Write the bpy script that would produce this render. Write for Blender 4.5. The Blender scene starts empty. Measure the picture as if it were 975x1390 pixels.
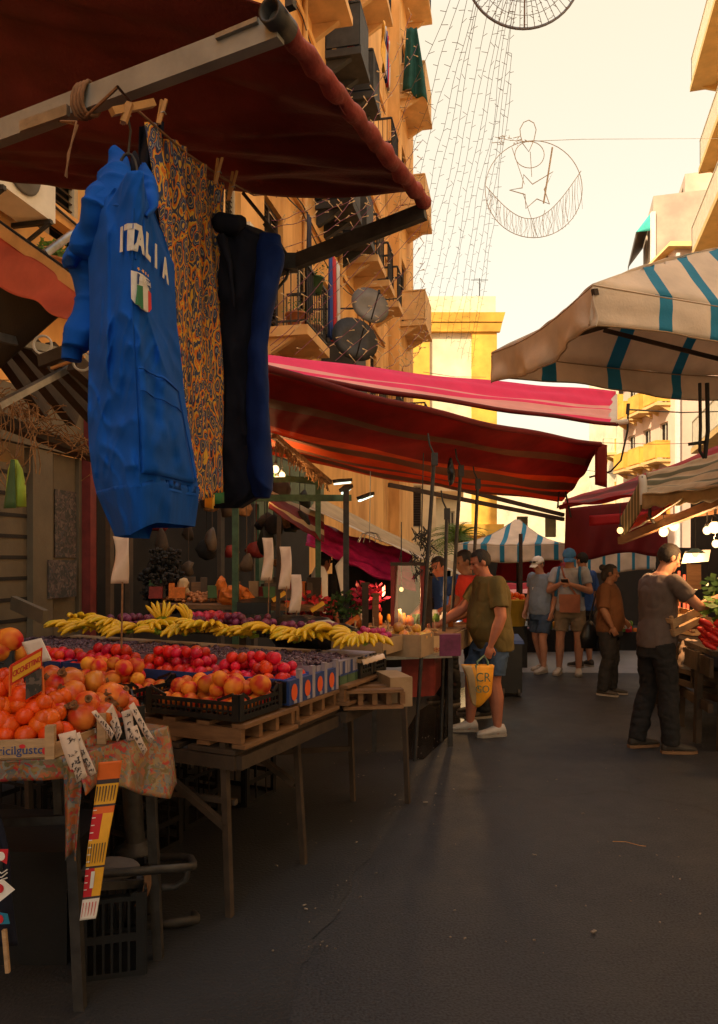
import bpy, bmesh, math, random
from mathutils import Vector, Matrix, noise
rnd = random.Random(7)
SC = bpy.context.scene
COL = SC.collection
V = Vector
F, CX, CY, EYE = 1000.0, 487.5, 760.0, 1.6

def P(px, py, Y):
    """a point of the place: photo column and row, and the distance it stands at"""
    return V(((px-CX)/F*Y, Y, EYE-(py-CY)/F*Y))
def G(px, py):
    return P(px, py, EYE*F/(py-CY))
def lerp(a, b, t): return a+(b-a)*t
def interp(tab, x):
    if x <= tab[0][0]: return tab[0][1]
    for (a, va), (b, vb) in zip(tab, tab[1:]):
        if x <= b: return va+(vb-va)*(x-a)/(b-a)
    return tab[-1][1]

# ------------------------------------------------------------------ mesh builder
class MB:
    def __init__(s): s.v=[]; s.f=[]; s.m=[]; s.s=[]
    def add(s, vs, fs, m=0, smooth=False):
        o=len(s.v); s.v += [V(p) for p in vs]
        for f in fs:
            s.f.append([o+i for i in f]); s.m.append(m); s.s.append(smooth)
        return s
    def box(s, c, size, R=None, m=0):
        c=V(c); hx,hy,hz=[k/2 for k in size]
        vs=[V((x,y,z)) for x in (-hx,hx) for y in (-hy,hy) for z in (-hz,hz)]
        if R is not None: vs=[R@p for p in vs]
        return s.add([c+p for p in vs], [(0,1,3,2),(4,6,7,5),(0,4,5,1),(2,3,7,6),(0,2,6,4),(1,5,7,3)], m)
    def hexa(s, b, t, m=0):
        """bottom quad b and top quad t, same order, counter-clockwise from above"""
        return s.add(list(b)+list(t), [(3,2,1,0),(4,5,6,7),(0,1,5,4),(1,2,6,5),(2,3,7,6),(3,0,4,7)], m)
    def bar(s, a, b, w, h, m=0, up=(0,0,1)):
        a=V(a); b=V(b); d=(b-a).normalized(); up=V(up)
        x=d.cross(up)
        if x.length<1e-4: x=d.cross(V((1,0,0)))
        x.normalize(); y=x.cross(d).normalized()
        x*=w/2; y*=h/2
        return s.hexa([a-x-y,a+x-y,b+x-y,b-x-y],[a-x+y,a+x+y,b+x+y,b-x+y],m)
    def tube(s, pts, r, n=8, m=0, closed=False, smooth=True):
        pts=[V(p) for p in pts]; k=len(pts)
        rs=r if isinstance(r,(list,tuple)) else [r]*k
        vs=[]; nx=None
        for i,p in enumerate(pts):
            a=pts[i-1] if (i>0 or closed) else p
            b=pts[(i+1)%k] if (i<k-1 or closed) else p
            d=(b-a)
            if d.length<1e-9: d=V((0,0,1))
            d.normalize()
            if nx is None:
                nx=d.cross(V((0,0,1)))
                if nx.length<1e-3: nx=d.cross(V((1,0,0)))
            nx=(nx-d*nx.dot(d))
            if nx.length<1e-6: nx=d.orthogonal()
            nx.normalize(); ny=d.cross(nx)
            for j in range(n):
                a_=2*math.pi*j/n
                vs.append(p+(nx*math.cos(a_)+ny*math.sin(a_))*rs[i])
        fs=[]
        for i in range(k if closed else k-1):
            for j in range(n):
                q=(i+1)%k
                fs.append((i*n+j,i*n+(j+1)%n,q*n+(j+1)%n,q*n+j))
        s.add(vs,fs,m,smooth)
        if not closed:
            s.add(vs[:n],[tuple(reversed(range(n)))],m); s.add(vs[-n:],[tuple(range(n))],m)
        return s
    def lathe(s, prof, c, n=16, m=0, R=None, smooth=True):
        c=V(c); vs=[]
        for r,z in prof:
            for j in range(n):
                a=2*math.pi*j/n; p=V((r*math.cos(a),r*math.sin(a),z))
                vs.append(c+(R@p if R is not None else p))
        fs=[]
        for i in range(len(prof)-1):
            for j in range(n):
                fs.append((i*n+j,i*n+(j+1)%n,(i+1)*n+(j+1)%n,(i+1)*n+j))
        fs.append(tuple(reversed(range(n)))); k=(len(prof)-1)*n; fs.append(tuple(range(k,k+n)))
        return s.add(vs,fs,m,smooth)
    def ell(s, c, r, n=12, k=8, m=0, R=None, smooth=True):
        if not isinstance(r,(tuple,list)): r=(r,r,r)
        c=V(c); vs=[V((0,0,-r[2]))]
        for i in range(1,k):
            t=-math.pi/2+math.pi*i/k
            for j in range(n):
                a=2*math.pi*j/n
                vs.append(V((r[0]*math.cos(t)*math.cos(a),r[1]*math.cos(t)*math.sin(a),r[2]*math.sin(t))))
        vs.append(V((0,0,r[2])))
        fs=[(0,1+(j+1)%n,1+j) for j in range(n)]
        for i in range(k-2):
            for j in range(n):
                a=1+i*n; b=a+n
                fs.append((a+j,a+(j+1)%n,b+(j+1)%n,b+j))
        top=len(vs)-1; a=1+(k-2)*n
        fs+=[(a+j,a+(j+1)%n,top) for j in range(n)]
        if R is not None: vs=[R@p for p in vs]
        return s.add([c+p for p in vs],fs,m,smooth)
    def sheet(s, fn, nu, nv, th=.002, m=0, smooth=True):
        """cloth: fn(u,v) for u,v in 0..1, given a real thickness; m may be a function of (u,v)"""
        g=[[V(fn(i/nu,j/nv)) for j in range(nv+1)] for i in range(nu+1)]
        nrm=[[None]*(nv+1) for _ in range(nu+1)]
        for i in range(nu+1):
            for j in range(nv+1):
                a=g[min(i+1,nu)][j]-g[max(i-1,0)][j]; b=g[i][min(j+1,nv)]-g[i][max(j-1,0)]
                q=a.cross(b); nrm[i][j]=q.normalized() if q.length>1e-9 else V((0,0,1))
        for sg in (1,-1):
            vs=[g[i][j]+nrm[i][j]*sg*th/2 for i in range(nu+1) for j in range(nv+1)]
            o=len(s.v); s.v+=vs
            for i in range(nu):
                for j in range(nv):
                    q=[o+i*(nv+1)+j,o+(i+1)*(nv+1)+j,o+(i+1)*(nv+1)+j+1,o+i*(nv+1)+j+1]
                    s.f.append(q if sg>0 else q[::-1]); s.s.append(smooth)
                    s.m.append(m((i+.5)/nu,(j+.5)/nv) if callable(m) else m)
        n1=(nu+1)*(nv+1); o2=len(s.v)-n1; o1=o2-n1
        ring=[(i,0) for i in range(nu)]+[(nu,j) for j in range(nv)]+[(i,nv) for i in range(nu,0,-1)]+[(0,j) for j in range(nv,0,-1)]
        for (a,b),(c,d) in zip(ring,ring[1:]+ring[:1]):
            i1=a*(nv+1)+b; i2=c*(nv+1)+d
            s.f.append([o1+i1,o2+i1,o2+i2,o1+i2]); s.s.append(False)
            s.m.append(m(a/nu*.999+.0005,b/nv*.999+.0005) if callable(m) else m)
        return s
    def loft(s, rings, n=20, m=0, smooth=True):
        """rings: (centre, x half vector, y half vector)"""
        vs=[]
        for c,x,y in rings:
            for j in range(n):
                a=2*math.pi*j/n; vs.append(V(c)+V(x)*math.cos(a)+V(y)*math.sin(a))
        fs=[]
        for i in range(len(rings)-1):
            for j in range(n): fs.append((i*n+j,i*n+(j+1)%n,(i+1)*n+(j+1)%n,(i+1)*n+j))
        k=(len(rings)-1)*n
        fs.append(tuple(reversed(range(n)))); fs.append(tuple(range(k,k+n)))
        return s.add(vs,fs,m,smooth)
    def cap(s, a, b, ra, rb, n=12, m=0):
        a=V(a); b=V(b); d=b-a
        L=d.length
        if L<1e-6: return s.ell(a,ra,n,8,m)
        R=d.to_track_quat('Z','Y').to_matrix()
        prof=[]
        for i in range(5): t=math.pi/2*(i/4-1)*.98; prof.append((ra*math.cos(t),ra*math.sin(t)))
        for i in range(5): t=math.pi/2*(i/4)*.98; prof.append((rb*math.cos(t),L+rb*math.sin(t)))
        return s.lathe(prof,a,n,m,R)
    def text(s, txt, size, M, th=.002, m=0, fn=None, bold=0):
        """raised lettering; M maps (x right, y up, z out); fn bends it on to a surface"""
        cu=bpy.data.curves.new('lettering','FONT'); cu.body=txt; cu.size=size; cu.align_x='CENTER'; cu.align_y='CENTER'; cu.resolution_u=3; cu.offset=bold*size
        ob=bpy.data.objects.new('lettering',cu); me=evaluated(ob)
        bm=bmesh.new(); bm.from_mesh(me)
        bmesh.ops.triangulate(bm, faces=bm.faces[:])
        if fn: bmesh.ops.subdivide_edges(bm, edges=[e for e in bm.edges if e.calc_length()>size*.3], cuts=2); bmesh.ops.triangulate(bm, faces=bm.faces[:])
        pts=[p.co.copy() for p in bm.verts]; bm.verts.index_update(); fs=[[p.index for p in f.verts] for f in bm.faces]
        out=[(fn(p.x,p.y,th) if fn else M@V((p.x,p.y,th))) for p in pts]
        low=[(fn(p.x,p.y,0) if fn else M@V((p.x,p.y,0))) for p in pts]
        s.add(out,fs,m)
        es=[[a.index for a in e.verts] for e in bm.edges if len(e.link_faces)==1]
        n=len(pts); s.add(out+low,[(a,b,b+n,a+n) for a,b in es],m)
        bm.free(); bpy.data.meshes.remove(me); bpy.data.objects.remove(ob); bpy.data.curves.remove(cu)
        return s
    def build(s, name, mats, parent=None, origin=None):
        if not isinstance(mats,(list,tuple)): mats=[mats]
        if parent is not None: o=WL[parent.name]
        elif origin is not None: o=V(origin)
        else:
            lo=[min(p[i] for p in s.v) for i in range(3)]; hi=[max(p[i] for p in s.v) for i in range(3)]
            o=V(((lo[0]+hi[0])/2,(lo[1]+hi[1])/2,lo[2]))
        me=bpy.data.meshes.new(name)
        me.from_pydata([p-o for p in s.v],[],s.f)
        for k in mats: me.materials.append(k)
        me.polygons.foreach_set('material_index',s.m); me.polygons.foreach_set('use_smooth',s.s)
        me.update()
        ob=bpy.data.objects.new(name,me); COL.objects.link(ob)
        if parent is not None: ob.parent=parent; WL[ob.name]=o
        else: ob.location=o; WL[ob.name]=o
        return ob
WL={}
TMP=bpy.data.scenes.new('workbench')          # evaluates single objects away from the big scene
def evaluated(ob):
    TMP.collection.objects.link(ob); dg=TMP.view_layers[0].depsgraph; dg.update()
    me=bpy.data.meshes.new_from_object(ob.evaluated_get(dg)); TMP.collection.objects.unlink(ob); return me
def thing(name,label,cat,loc,group=None):
    o=bpy.data.objects.new(name,None); COL.objects.link(o); o.location=V(loc); o.empty_display_size=.1
    WL[o.name]=V(loc); return tag(o,label,cat,group)
def tag(o,label,cat,group=None,kind=None):
    if label: o['label']=label
    if cat: o['category']=cat
    if group: o['group']=group
    if kind: o['kind']=kind
    return o
def copy_tree(o,parent=None):
    c=o.copy(); COL.objects.link(c)
    if parent is not None: c.parent=parent
    for ch in list(o.children): copy_tree(ch,c)
    return c
def Rz(a): return Matrix.Rotation(a,3,'Z')
def remeshed(mb,name,mat,parent,voxel=.008,smooth=4):
    ob=mb.build(name,mat,parent)
    r=ob.modifiers.new('r','REMESH'); r.mode='VOXEL'; r.voxel_size=voxel; r.use_smooth_shade=True
    q=ob.modifiers.new('s','SMOOTH'); q.factor=.5; q.iterations=smooth
    par=ob.parent; ob.parent=None; me=evaluated(ob); ob.parent=par
    ob.modifiers.clear(); old=ob.data; ob.data=me; me.name=name; bpy.data.meshes.remove(old)
    if not me.materials: me.materials.append(mat)
    for p in me.polygons: p.use_smooth=True
    return ob

# ------------------------------------------------------------------ materials
def nt(name):
    m=bpy.data.materials.new(name); m.use_nodes=True; t=m.node_tree
    for n in list(t.nodes): t.nodes.remove(n)
    return m,t
def node(t,typ,**kw):
    n=t.nodes.new(typ)
    for k,v in kw.items():
        if k.startswith('i_'): n.inputs[k[2:].replace('_',' ')].default_value=v
        else: setattr(n,k,v)
    return n
def c4(c): return (c[0],c[1],c[2],1)
def ramp(t,stops,interp_='LINEAR'):
    r=node(t,'ShaderNodeValToRGB'); r.color_ramp.interpolation=interp_
    e=r.color_ramp.elements
    while len(e)<len(stops): e.new(.5)
    for k,(p,c) in zip(e,stops): k.position=p; k.color=c4(c)
    return r
def M(name,col,rough=.6,var=.25,scale=6,bump=.15,bscale=60,metal=0,spec=.4,trans=0,rand=.0,col2=None,detail=5,stretch=None,bdist=.01,coat=0,lo=.3,hi=.7):
    m,t=nt(name); L=t.links
    tc=node(t,'ShaderNodeTexCoord'); src=tc.outputs['Object']
    if stretch:
        mp=node(t,'ShaderNodeMapping'); mp.inputs['Scale'].default_value=stretch; L.new(src,mp.inputs['Vector']); src=mp.outputs['Vector']
    nz=node(t,'ShaderNodeTexNoise'); nz.inputs['Scale'].default_value=scale; nz.inputs['Detail'].default_value=detail; nz.inputs['Roughness'].default_value=.6
    L.new(src,nz.inputs['Vector'])
    d=[k*(1-var) for k in col] if col2 is None else col2
    l=[min(1,k*(1+var*.8)) for k in col] if col2 is None else col
    rp=ramp(t,[(lo,d),(hi,l)]); L.new(nz.outputs['Fac'],rp.inputs['Fac']); colo=rp.outputs['Color']
    if rand:
        oi=node(t,'ShaderNodeObjectInfo'); hs=node(t,'ShaderNodeHueSaturation')
        mr=node(t,'ShaderNodeMapRange'); mr.inputs['To Min'].default_value=1-rand; mr.inputs['To Max'].default_value=1+rand
        L.new(oi.outputs['Random'],mr.inputs['Value']); L.new(mr.outputs[0],hs.inputs['Value'])
        m2=node(t,'ShaderNodeMapRange'); m2.inputs['To Min'].default_value=.5-rand*.06; m2.inputs['To Max'].default_value=.5+rand*.06
        ml=node(t,'ShaderNodeMath',operation='FRACT'); ml2=node(t,'ShaderNodeMath',operation='MULTIPLY'); ml2.inputs[1].default_value=7.31
        L.new(oi.outputs['Random'],ml2.inputs[0]); L.new(ml2.outputs[0],ml.inputs[0]); L.new(ml.outputs[0],m2.inputs['Value']); L.new(m2.outputs[0],hs.inputs['Hue'])
        L.new(colo,hs.inputs['Color']); colo=hs.outputs['Color']
    b=node(t,'ShaderNodeBsdfPrincipled'); L.new(colo,b.inputs['Base Color'])
    b.inputs['Roughness'].default_value=rough; b.inputs['Metallic'].default_value=metal; b.inputs['Specular IOR Level'].default_value=spec
    if coat: b.inputs['Coat Weight'].default_value=coat
    if bump:
        n2=node(t,'ShaderNodeTexNoise'); n2.inputs['Scale'].default_value=bscale; n2.inputs['Detail'].default_value=4; L.new(src,n2.inputs['Vector'])
        bp=node(t,'ShaderNodeBump'); bp.inputs['Strength'].default_value=bump; bp.inputs['Distance'].default_value=bdist
        L.new(n2.outputs['Fac'],bp.inputs['Height']); L.new(bp.outputs['Normal'],b.inputs['Normal'])
    out=node(t,'ShaderNodeOutputMaterial'); sh=b.outputs[0]
    if trans:
        tr=node(t,'ShaderNodeBsdfTranslucent'); L.new(colo,tr.inputs['Color']); mx=node(t,'ShaderNodeMixShader'); mx.inputs['Fac'].default_value=trans
        L.new(sh,mx.inputs[1]); L.new(tr.outputs[0],mx.inputs[2]); sh=mx.outputs[0]
    L.new(sh,out.inputs['Surface'])
    return m
def emis(name,col,st):
    m,t=nt(name); e=node(t,'ShaderNodeEmission'); e.inputs['Color'].default_value=c4(col); e.inputs['Strength'].default_value=st
    o=node(t,'ShaderNodeOutputMaterial'); t.links.new(e.outputs[0],o.inputs['Surface']); return m
def glass(name,tint=(.9,.95,.95),alpha=.25):
    m,t=nt(name); L=t.links
    g=node(t,'ShaderNodeBsdfGlossy'); g.inputs['Roughness'].default_value=.05; tr=node(t,'ShaderNodeBsdfTransparent'); tr.inputs['Color'].default_value=c4(tint)
    mx=node(t,'ShaderNodeMixShader'); mx.inputs['Fac'].default_value=alpha; L.new(tr.outputs[0],mx.inputs[1]); L.new(g.outputs[0],mx.inputs[2])
    o=node(t,'ShaderNodeOutputMaterial'); L.new(mx.outputs[0],o.inputs['Surface']); return m
def pattern_mat(name,stops,scale,stretch=(1,1,1),rough=.7,kind='voronoi',distort=1.5,trans=0):
    m,t=nt(name); L=t.links
    tc=node(t,'ShaderNodeTexCoord'); mp=node(t,'ShaderNodeMapping'); mp.inputs['Scale'].default_value=stretch; L.new(tc.outputs['Object'],mp.inputs['Vector'])
    nz=node(t,'ShaderNodeTexNoise'); nz.inputs['Scale'].default_value=scale*.35; nz.inputs['Detail'].default_value=3; L.new(mp.outputs[0],nz.inputs['Vector'])
    ad=node(t,'ShaderNodeVectorMath',operation='MULTIPLY_ADD'); ad.inputs[1].default_value=(distort/scale,)*3
    L.new(nz.outputs['Color'],ad.inputs[0]); L.new(mp.outputs[0],ad.inputs[2])
    vo=node(t,'ShaderNodeTexVoronoi'); vo.inputs['Scale'].default_value=scale; L.new(ad.outputs[0],vo.inputs['Vector'])
    if kind=='rings':
        ml=node(t,'ShaderNodeMath',operation='MULTIPLY'); ml.inputs[1].default_value=1.5; L.new(vo.outputs['Distance'],ml.inputs[0])
        sp=node(t,'ShaderNodeSeparateColor'); L.new(vo.outputs['Color'],sp.inputs[0]); a2=node(t,'ShaderNodeMath',operation='MULTIPLY_ADD'); a2.inputs[1].default_value=.55
        L.new(sp.outputs[0],a2.inputs[0]); L.new(ml.outputs[0],a2.inputs[2]); fr=node(t,'ShaderNodeMath',operation='FRACT'); L.new(a2.outputs[0],fr.inputs[0]); fac=fr.outputs[0]
    else:
        sp=node(t,'ShaderNodeSeparateColor'); L.new(vo.outputs['Color'],sp.inputs[0]); fac=sp.outputs[0]
    rp=ramp(t,stops,'CONSTANT' if kind!='soft' else 'LINEAR'); L.new(fac,rp.inputs['Fac'])
    b=node(t,'ShaderNodeBsdfPrincipled'); b.inputs['Roughness'].default_value=rough; L.new(rp.outputs[0],b.inputs['Base Color'])
    o=node(t,'ShaderNodeOutputMaterial'); L.new(b.outputs[0],o.inputs['Surface']); return m

MT=dict(
 asphalt=None,
 orange_wall=M('orange_wall',(.90,.50,.17),.9,.18,1.3,.3,30,col2=(.58,.28,.085),stretch=(1,1,.3),lo=.32,hi=.60,bdist=.006),
 cream_wall=M('cream_wall',(.80,.65,.43),.9,.25,.7,.2,30),
 yellow_wall=M('yellow_wall',(.80,.42,.065),.9,.28,.9,.2,30),
 pink_wall=M('pink_wall',(.74,.50,.36),.9,.2,.35,.2,30),
 patch_wall=M('patch_wall',(.72,.49,.34),.9,.2,.26,.2,30,col2=(.36,.27,.20)),
 slab=M('slab',(.72,.43,.18),.9,.2,2,.2,30),
 slab_yellow=M('slab_yellow',(.72,.46,.17),.9,.15,2,.1,30),
 iron=M('iron',(.035,.032,.03),.6,.3,10,.1),
 dark_panel=M('dark_panel',(.05,.048,.045),.75,.3,4,.15),
 shutter=M('shutter',(.07,.05,.045),.6,.3,8,.1),
 shutter_brown=M('shutter_brown',(.09,.06,.04),.6,.3,8,.1),
 frame_cream=M('frame_cream',(.55,.48,.36),.7,.15,6,.1),
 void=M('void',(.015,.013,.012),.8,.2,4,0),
 greenmetal=M('greenmetal',(.05,.10,.05),.55,.4,14,.2),
 steel=M('steel',(.30,.29,.27),.42,.3,14,.1,metal=.85),
 darksteel=M('darksteel',(.055,.050,.047),.55,.4,14,.15,metal=.5),
 alu=M('alu',(.30,.30,.28),.5,.2,9,.08,metal=.5),
 maroon=M('maroon',(.17,.020,.018),.75,.35,3,.25,90,trans=.22,stretch=(1,1,1)),
 maroon_edge=M('maroon_edge',(.30,.040,.032),.7,.3,14,.4,60),
 salmon=M('salmon',(.74,.15,.09),.6,.2,4,.1,trans=.15),
 wood_orange=M('wood_orange',(.70,.38,.14),.55,.2,8,.1),
 pink=M('pink',(.98,.48,.45),.7,.1,3,.1,trans=.35),
 pinkdark=M('pinkdark',(.98,.05,.20),.7,.1,3,.1,trans=.35),
 red=M('red',(.32,.016,.013),.75,.45,1.6,.15,trans=.55),
 redorange=M('redorange',(.66,.11,.02),.75,.35,1.6,.15,trans=.6),
 brown_stripe=M('brown_stripe',(.20,.07,.035),.75,.2,3,.15,trans=.35),
 darkred=M('darkred',(.17,.010,.014),.7,.25,3,.2,trans=.3),
 canvas=M('canvas',(.82,.69,.56),.8,.22,2.6,.2,80,trans=.32),
 canvas_blue=M('canvas_blue',(.03,.26,.44),.8,.1,5,.2,80,trans=.3),
 canvas_navy=M('canvas_navy',(.07,.17,.24),.8,.1,5,.2,80,trans=.2),
 awn_beige=M('awn_beige',(.48,.36,.20),.8,.2,5,.2,trans=.2),
 awn_green=M('awn_green',(.13,.12,.05),.8,.2,5,.2,trans=.2),
 wood=M('wood',(.20,.10,.045),.75,.35,5,.3,40,stretch=(1,1,6)),
 wood_pale=M('wood_pale',(.44,.28,.15),.75,.3,5,.3,40,stretch=(1,1,6)),
 wood_dark=M('wood_dark',(.055,.036,.024),.8,.4,6,.3,40),
 black_plastic=M('black_plastic',(.010,.010,.011),.42,.3,9,.08),
 blue_card=M('blue_card',(.02,.05,.19),.6,.15,9,.05),
 bright_blue=M('bright_blue',(.02,.08,.42),.5,.15,9,.05),
 lav_card=M('lav_card',(.30,.26,.31),.6,.2,9,.05),
 brown_card=M('brown_card',(.34,.22,.12),.8,.2,9,.1),
 orange_print=M('orange_print',(.72,.10,.02),.6,.1,9,0),
 white_print=M('white_print',(.75,.72,.68),.6,.1,9,0),
 paper=M('paper',(.72,.56,.46),.85,.10,12,.1),
 paper_white=M('paper_white',(.76,.70,.64),.85,.08,12,.1),
 ink=M('ink',(.05,.04,.045),.7,.2,9,0),
 hoodie=M('hoodie',(.004,.085,.46),.9,.12,9,.25,260,spec=.2,bdist=.002),
 hoodie_rib=M('hoodie_rib',(.004,.075,.40),.9,.12,9,.3,300,spec=.2,stretch=(8,8,.3),bdist=.002),
 navy=M('navy',(.012,.013,.024),.9,.2,9,.2,200,spec=.2,bdist=.002),
 bluepart=M('bluepart',(.006,.022,.12),.9,.15,9,.2,200,spec=.2,bdist=.002),
 print_white=M('print_white',(.66,.62,.57),.8,.12,40,.1,100),
 flag_green=M('flag_green',(.03,.16,.06),.7,.1,9,0), flag_red=M('flag_red',(.55,.02,.03),.7,.1,9,0),
 rope=M('rope',(.24,.12,.06),.9,.3,30,.3), peg=M('peg',(.44,.22,.07),.7,.25,20,.2),
 hay=M('hay',(.30,.15,.06),.9,.5,25,.6,60),
 peach=M('peach',(.74,.26,.025),.55,.2,12,.12,200,rand=.22,col2=(.50,.014,.008),detail=2,bdist=.001,spec=.3,lo=.40,hi=.60),
 orange=M('orange',(.80,.11,.005),.32,.12,9,.25,220,rand=.12,bdist=.002,col2=(.60,.06,.003)),
 pome=M('pome',(.78,.27,.035),.36,.15,9,.08,90,rand=.2,col2=(.52,.035,.010),detail=3,lo=.38,hi=.66),
 calyx=M('calyx',(.20,.085,.03),.8,.3,30,.2),
 nect=M('nect',(.76,.016,.018),.34,.25,12,.05,90,rand=.25,col2=(.40,.006,.010),spec=.35),
 plum=M('plum',(.16,.025,.07),.45,.35,14,.05,90,rand=.4),
 redapple=M('redapple',(.50,.03,.05),.4,.3,12,.05,90,rand=.3),
 apple_mix=M('apple_mix',(.62,.40,.06),.4,.3,14,.05,90,rand=.25,col2=(.5,.10,.03)),
 magenta_fruit=M('magenta_fruit',(.50,.02,.12),.45,.3,14,.05,90,rand=.2),
 berry=M('berry',(.055,.026,.045),.32,.5,40,.05,90),
 berry_light=M('berry_light',(.16,.095,.12),.4,.5,40,.05,90),
 banana_tip=M('banana_tip',(.22,.32,.03),.6,.3,20,.1),
 nut=M('nut',(.46,.24,.09),.7,.4,30,.2,60), nut_stuff=M('nut_stuff',(.40,.15,.05),.7,.5,40,.3,60),
 leaf=M('leaf',(.05,.11,.03),.6,.5,20,.1,trans=.25), leaf_bright=M('leaf_bright',(.12,.24,.04),.6,.5,20,.1,trans=.3),
 dark_leaf=M('dark_leaf',(.018,.022,.014),.6,.5,20,.1), palm=M('palm',(.16,.24,.03),.6,.4,9,.1,trans=.4),
 bark=M('bark',(.14,.10,.07),.9,.4,12,.5,30), squash=M('squash',(.45,.40,.32),.5,.2,9,.05), blackbag=M('blackbag',(.012,.012,.013),.35,.3,9,.5,25),
 orange_bag=M('orange_bag',(.75,.20,.03),.55,.3,18,.4,60,trans=.2), orange_lit=M('orange_lit',(.72,.17,.03),.7,.2,5,.1,trans=.4),
 cream_cloth=M('cream_cloth',(.52,.33,.16),.8,.15,5,.2), redpost=M('redpost',(.22,.022,.016),.6,.3,10,.1),
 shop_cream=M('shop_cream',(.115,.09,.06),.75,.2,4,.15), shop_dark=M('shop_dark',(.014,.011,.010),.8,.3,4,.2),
 poster=pattern_mat('poster',[(0,(.03,.03,.03)),(.4,(.07,.05,.05)),(.7,(.12,.09,.08)),(.9,(.05,.05,.06))],45,distort=5),
 red_paint=M('red_paint',(.15,.02,.018),.6,.3,8,.15),
 green_bag=M('green_bag',(.32,.46,.05),.6,.2,9,.1), darkgreen_bag=M('darkgreen_bag',(.06,.12,.04),.6,.2,9,.1),
 white_box=M('white_box',(.72,.68,.60),.5,.1,6,.05), fan_grille=M('fan_grille',(.12,.11,.10),.6,.2,9,.05),
 terracotta=M('terracotta',(.42,.16,.07),.8,.2,9,.1),
 teal=M('teal',(.07,.55,.46),.7,.15,4,.1,trans=.2), green_cloth=M('green_cloth',(.02,.10,.08),.8,.3,3,.2,trans=.3),
 skin=M('skin',(.48,.24,.15),.6,.12,12,.05,90,col2=(.40,.18,.11)), skin_dark=M('skin_dark',(.20,.09,.05),.6,.15,12,.05), skin_red=M('skin_red',(.42,.15,.085),.6,.12,12,.05),
 hair=M('hair',(.018,.013,.011),.7,.4,60,.5,120), hair_grey=M('hair_grey',(.07,.055,.045),.7,.4,60,.5,120), eye=M('eye',(.02,.015,.012),.3,.1,9,0),
 tee_grey=M('tee_grey',(.115,.085,.075),.9,.12,7,.2,150), tee_lightgrey=M('tee_lightgrey',(.36,.37,.42),.9,.08,7,.2,150), tee_blue=M('tee_blue',(.20,.25,.33),.9,.1,7,.2,150),
 tee_green=M('tee_green',(.115,.080,.022),.9,.15,7,.2,150), tee_red=M('tee_red',(.42,.03,.02),.9,.12,7,.2,150), top_orange=M('top_orange',(.105,.040,.014),.9,.15,7,.2,150), tee_navy=M('tee_navy',(.02,.06,.22),.9,.1,7,.1),
 trouser=M('trouser',(.016,.015,.016),.9,.25,7,.3,60), khaki=M('khaki',(.20,.15,.10),.9,.15,9,.2,90), denim=M('denim',(.045,.075,.135),.9,.2,12,.2,150),
 sneaker=M('sneaker',(.45,.40,.36),.7,.15,15,.1), sneaker_dark=M('sneaker_dark',(.05,.042,.036),.7,.3,15,.1), sole=M('sole',(.28,.24,.20),.7,.2,15,.1), sole_tan=M('sole_tan',(.22,.12,.06),.7,.2,15,.1),
 cap_blue=M('cap_blue',(.06,.22,.55),.85,.12,9,.1), cap_white=M('cap_white',(.78,.74,.68),.8,.08,9,.1), leather=M('leather',(.30,.10,.05),.6,.2,9,.1), strap_blue=M('strap_blue',(.02,.13,.28),.8,.2,9,.1),
 yellow_bag=M('yellow_bag',(.80,.33,.02),.55,.2,9,.15), bag_band=M('bag_band',(.10,.16,.09),.6,.2,9,.1), bag_cream=M('bag_cream',(.50,.33,.16),.6,.2,9,.1),
 sign_yellow=M('sign_yellow',(.80,.40,.03),.55,.12,15,.02), sign_red=M('sign_red',(.62,.035,.012),.55,.1,15,.02), sign_orange=M('sign_orange',(.70,.14,.02),.55,.1,15,.02),
 tablecloth=pattern_mat('tablecloth',[(0,(.34,.06,.02)),(.16,(.26,.13,.05)),(.3,(.12,.12,.11)),(.42,(.38,.09,.02)),(.54,(.09,.085,.035)),(.64,(.26,.17,.05)),(.76,(.20,.19,.17)),(.86,(.05,.10,.13)),(.93,(.34,.02,.02))],46,distort=9,rough=.4,kind='soft'),
 paisley=pattern_mat('paisley',[(0,(.70,.17,.015)),(.14,(.72,.42,.05)),(.30,(.03,.05,.14)),(.46,(.05,.06,.08)),(.58,(.66,.40,.07)),(.66,(.04,.06,.16)),(.80,(.26,.27,.28)),(.86,(.03,.04,.09))],58,stretch=(1,1,.34),kind='rings',distort=2.6,rough=.85),
 splatter=pattern_mat('splatter',[(0,(.014,.014,.015)),(.62,(.50,.48,.46)),(.70,(.014,.014,.015))],60,kind='rings',distort=4),
 red_fruit=M('red_fruit',(.55,.02,.015),.35,.3,12,.05), scrap=M('scrap',(.22,.18,.14),.8,.6,40,0),
 wire=M('wire',(.17,.115,.085),.7,.2,9,0), purple_wire=M('purple_wire',(.16,.03,.06),.7,.2,9,0), led=M('led',(.70,.50,.26),.5,.1,9,0), ring_paint=M('ring_paint',(.16,.16,.19),.5,.2,9,0), ring_pale=M('ring_pale',(.58,.47,.34),.6,.2,9,0),
 bulb=emis('bulb',(1,.66,.30),2.6), bulb_small=emis('bulb_small',(1,.55,.20),2.2), tube_lamp=emis('tube_lamp',(.80,1,.82),1.8),
 glass=glass('glass'), dish=M('dish',(.20,.18,.16),.6,.2,4,.1), laundry_red=M('laundry_red',(.5,.03,.04),.9,.1,9,.1), laundry_blue=M('laundry_blue',(.03,.07,.30),.9,.1,9,.1), laundry_dark=M('laundry_dark',(.03,.03,.05),.9,.1,9,.1), laundry_white=M('laundry_white',(.6,.57,.55),.9,.1,9,.1),
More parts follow.
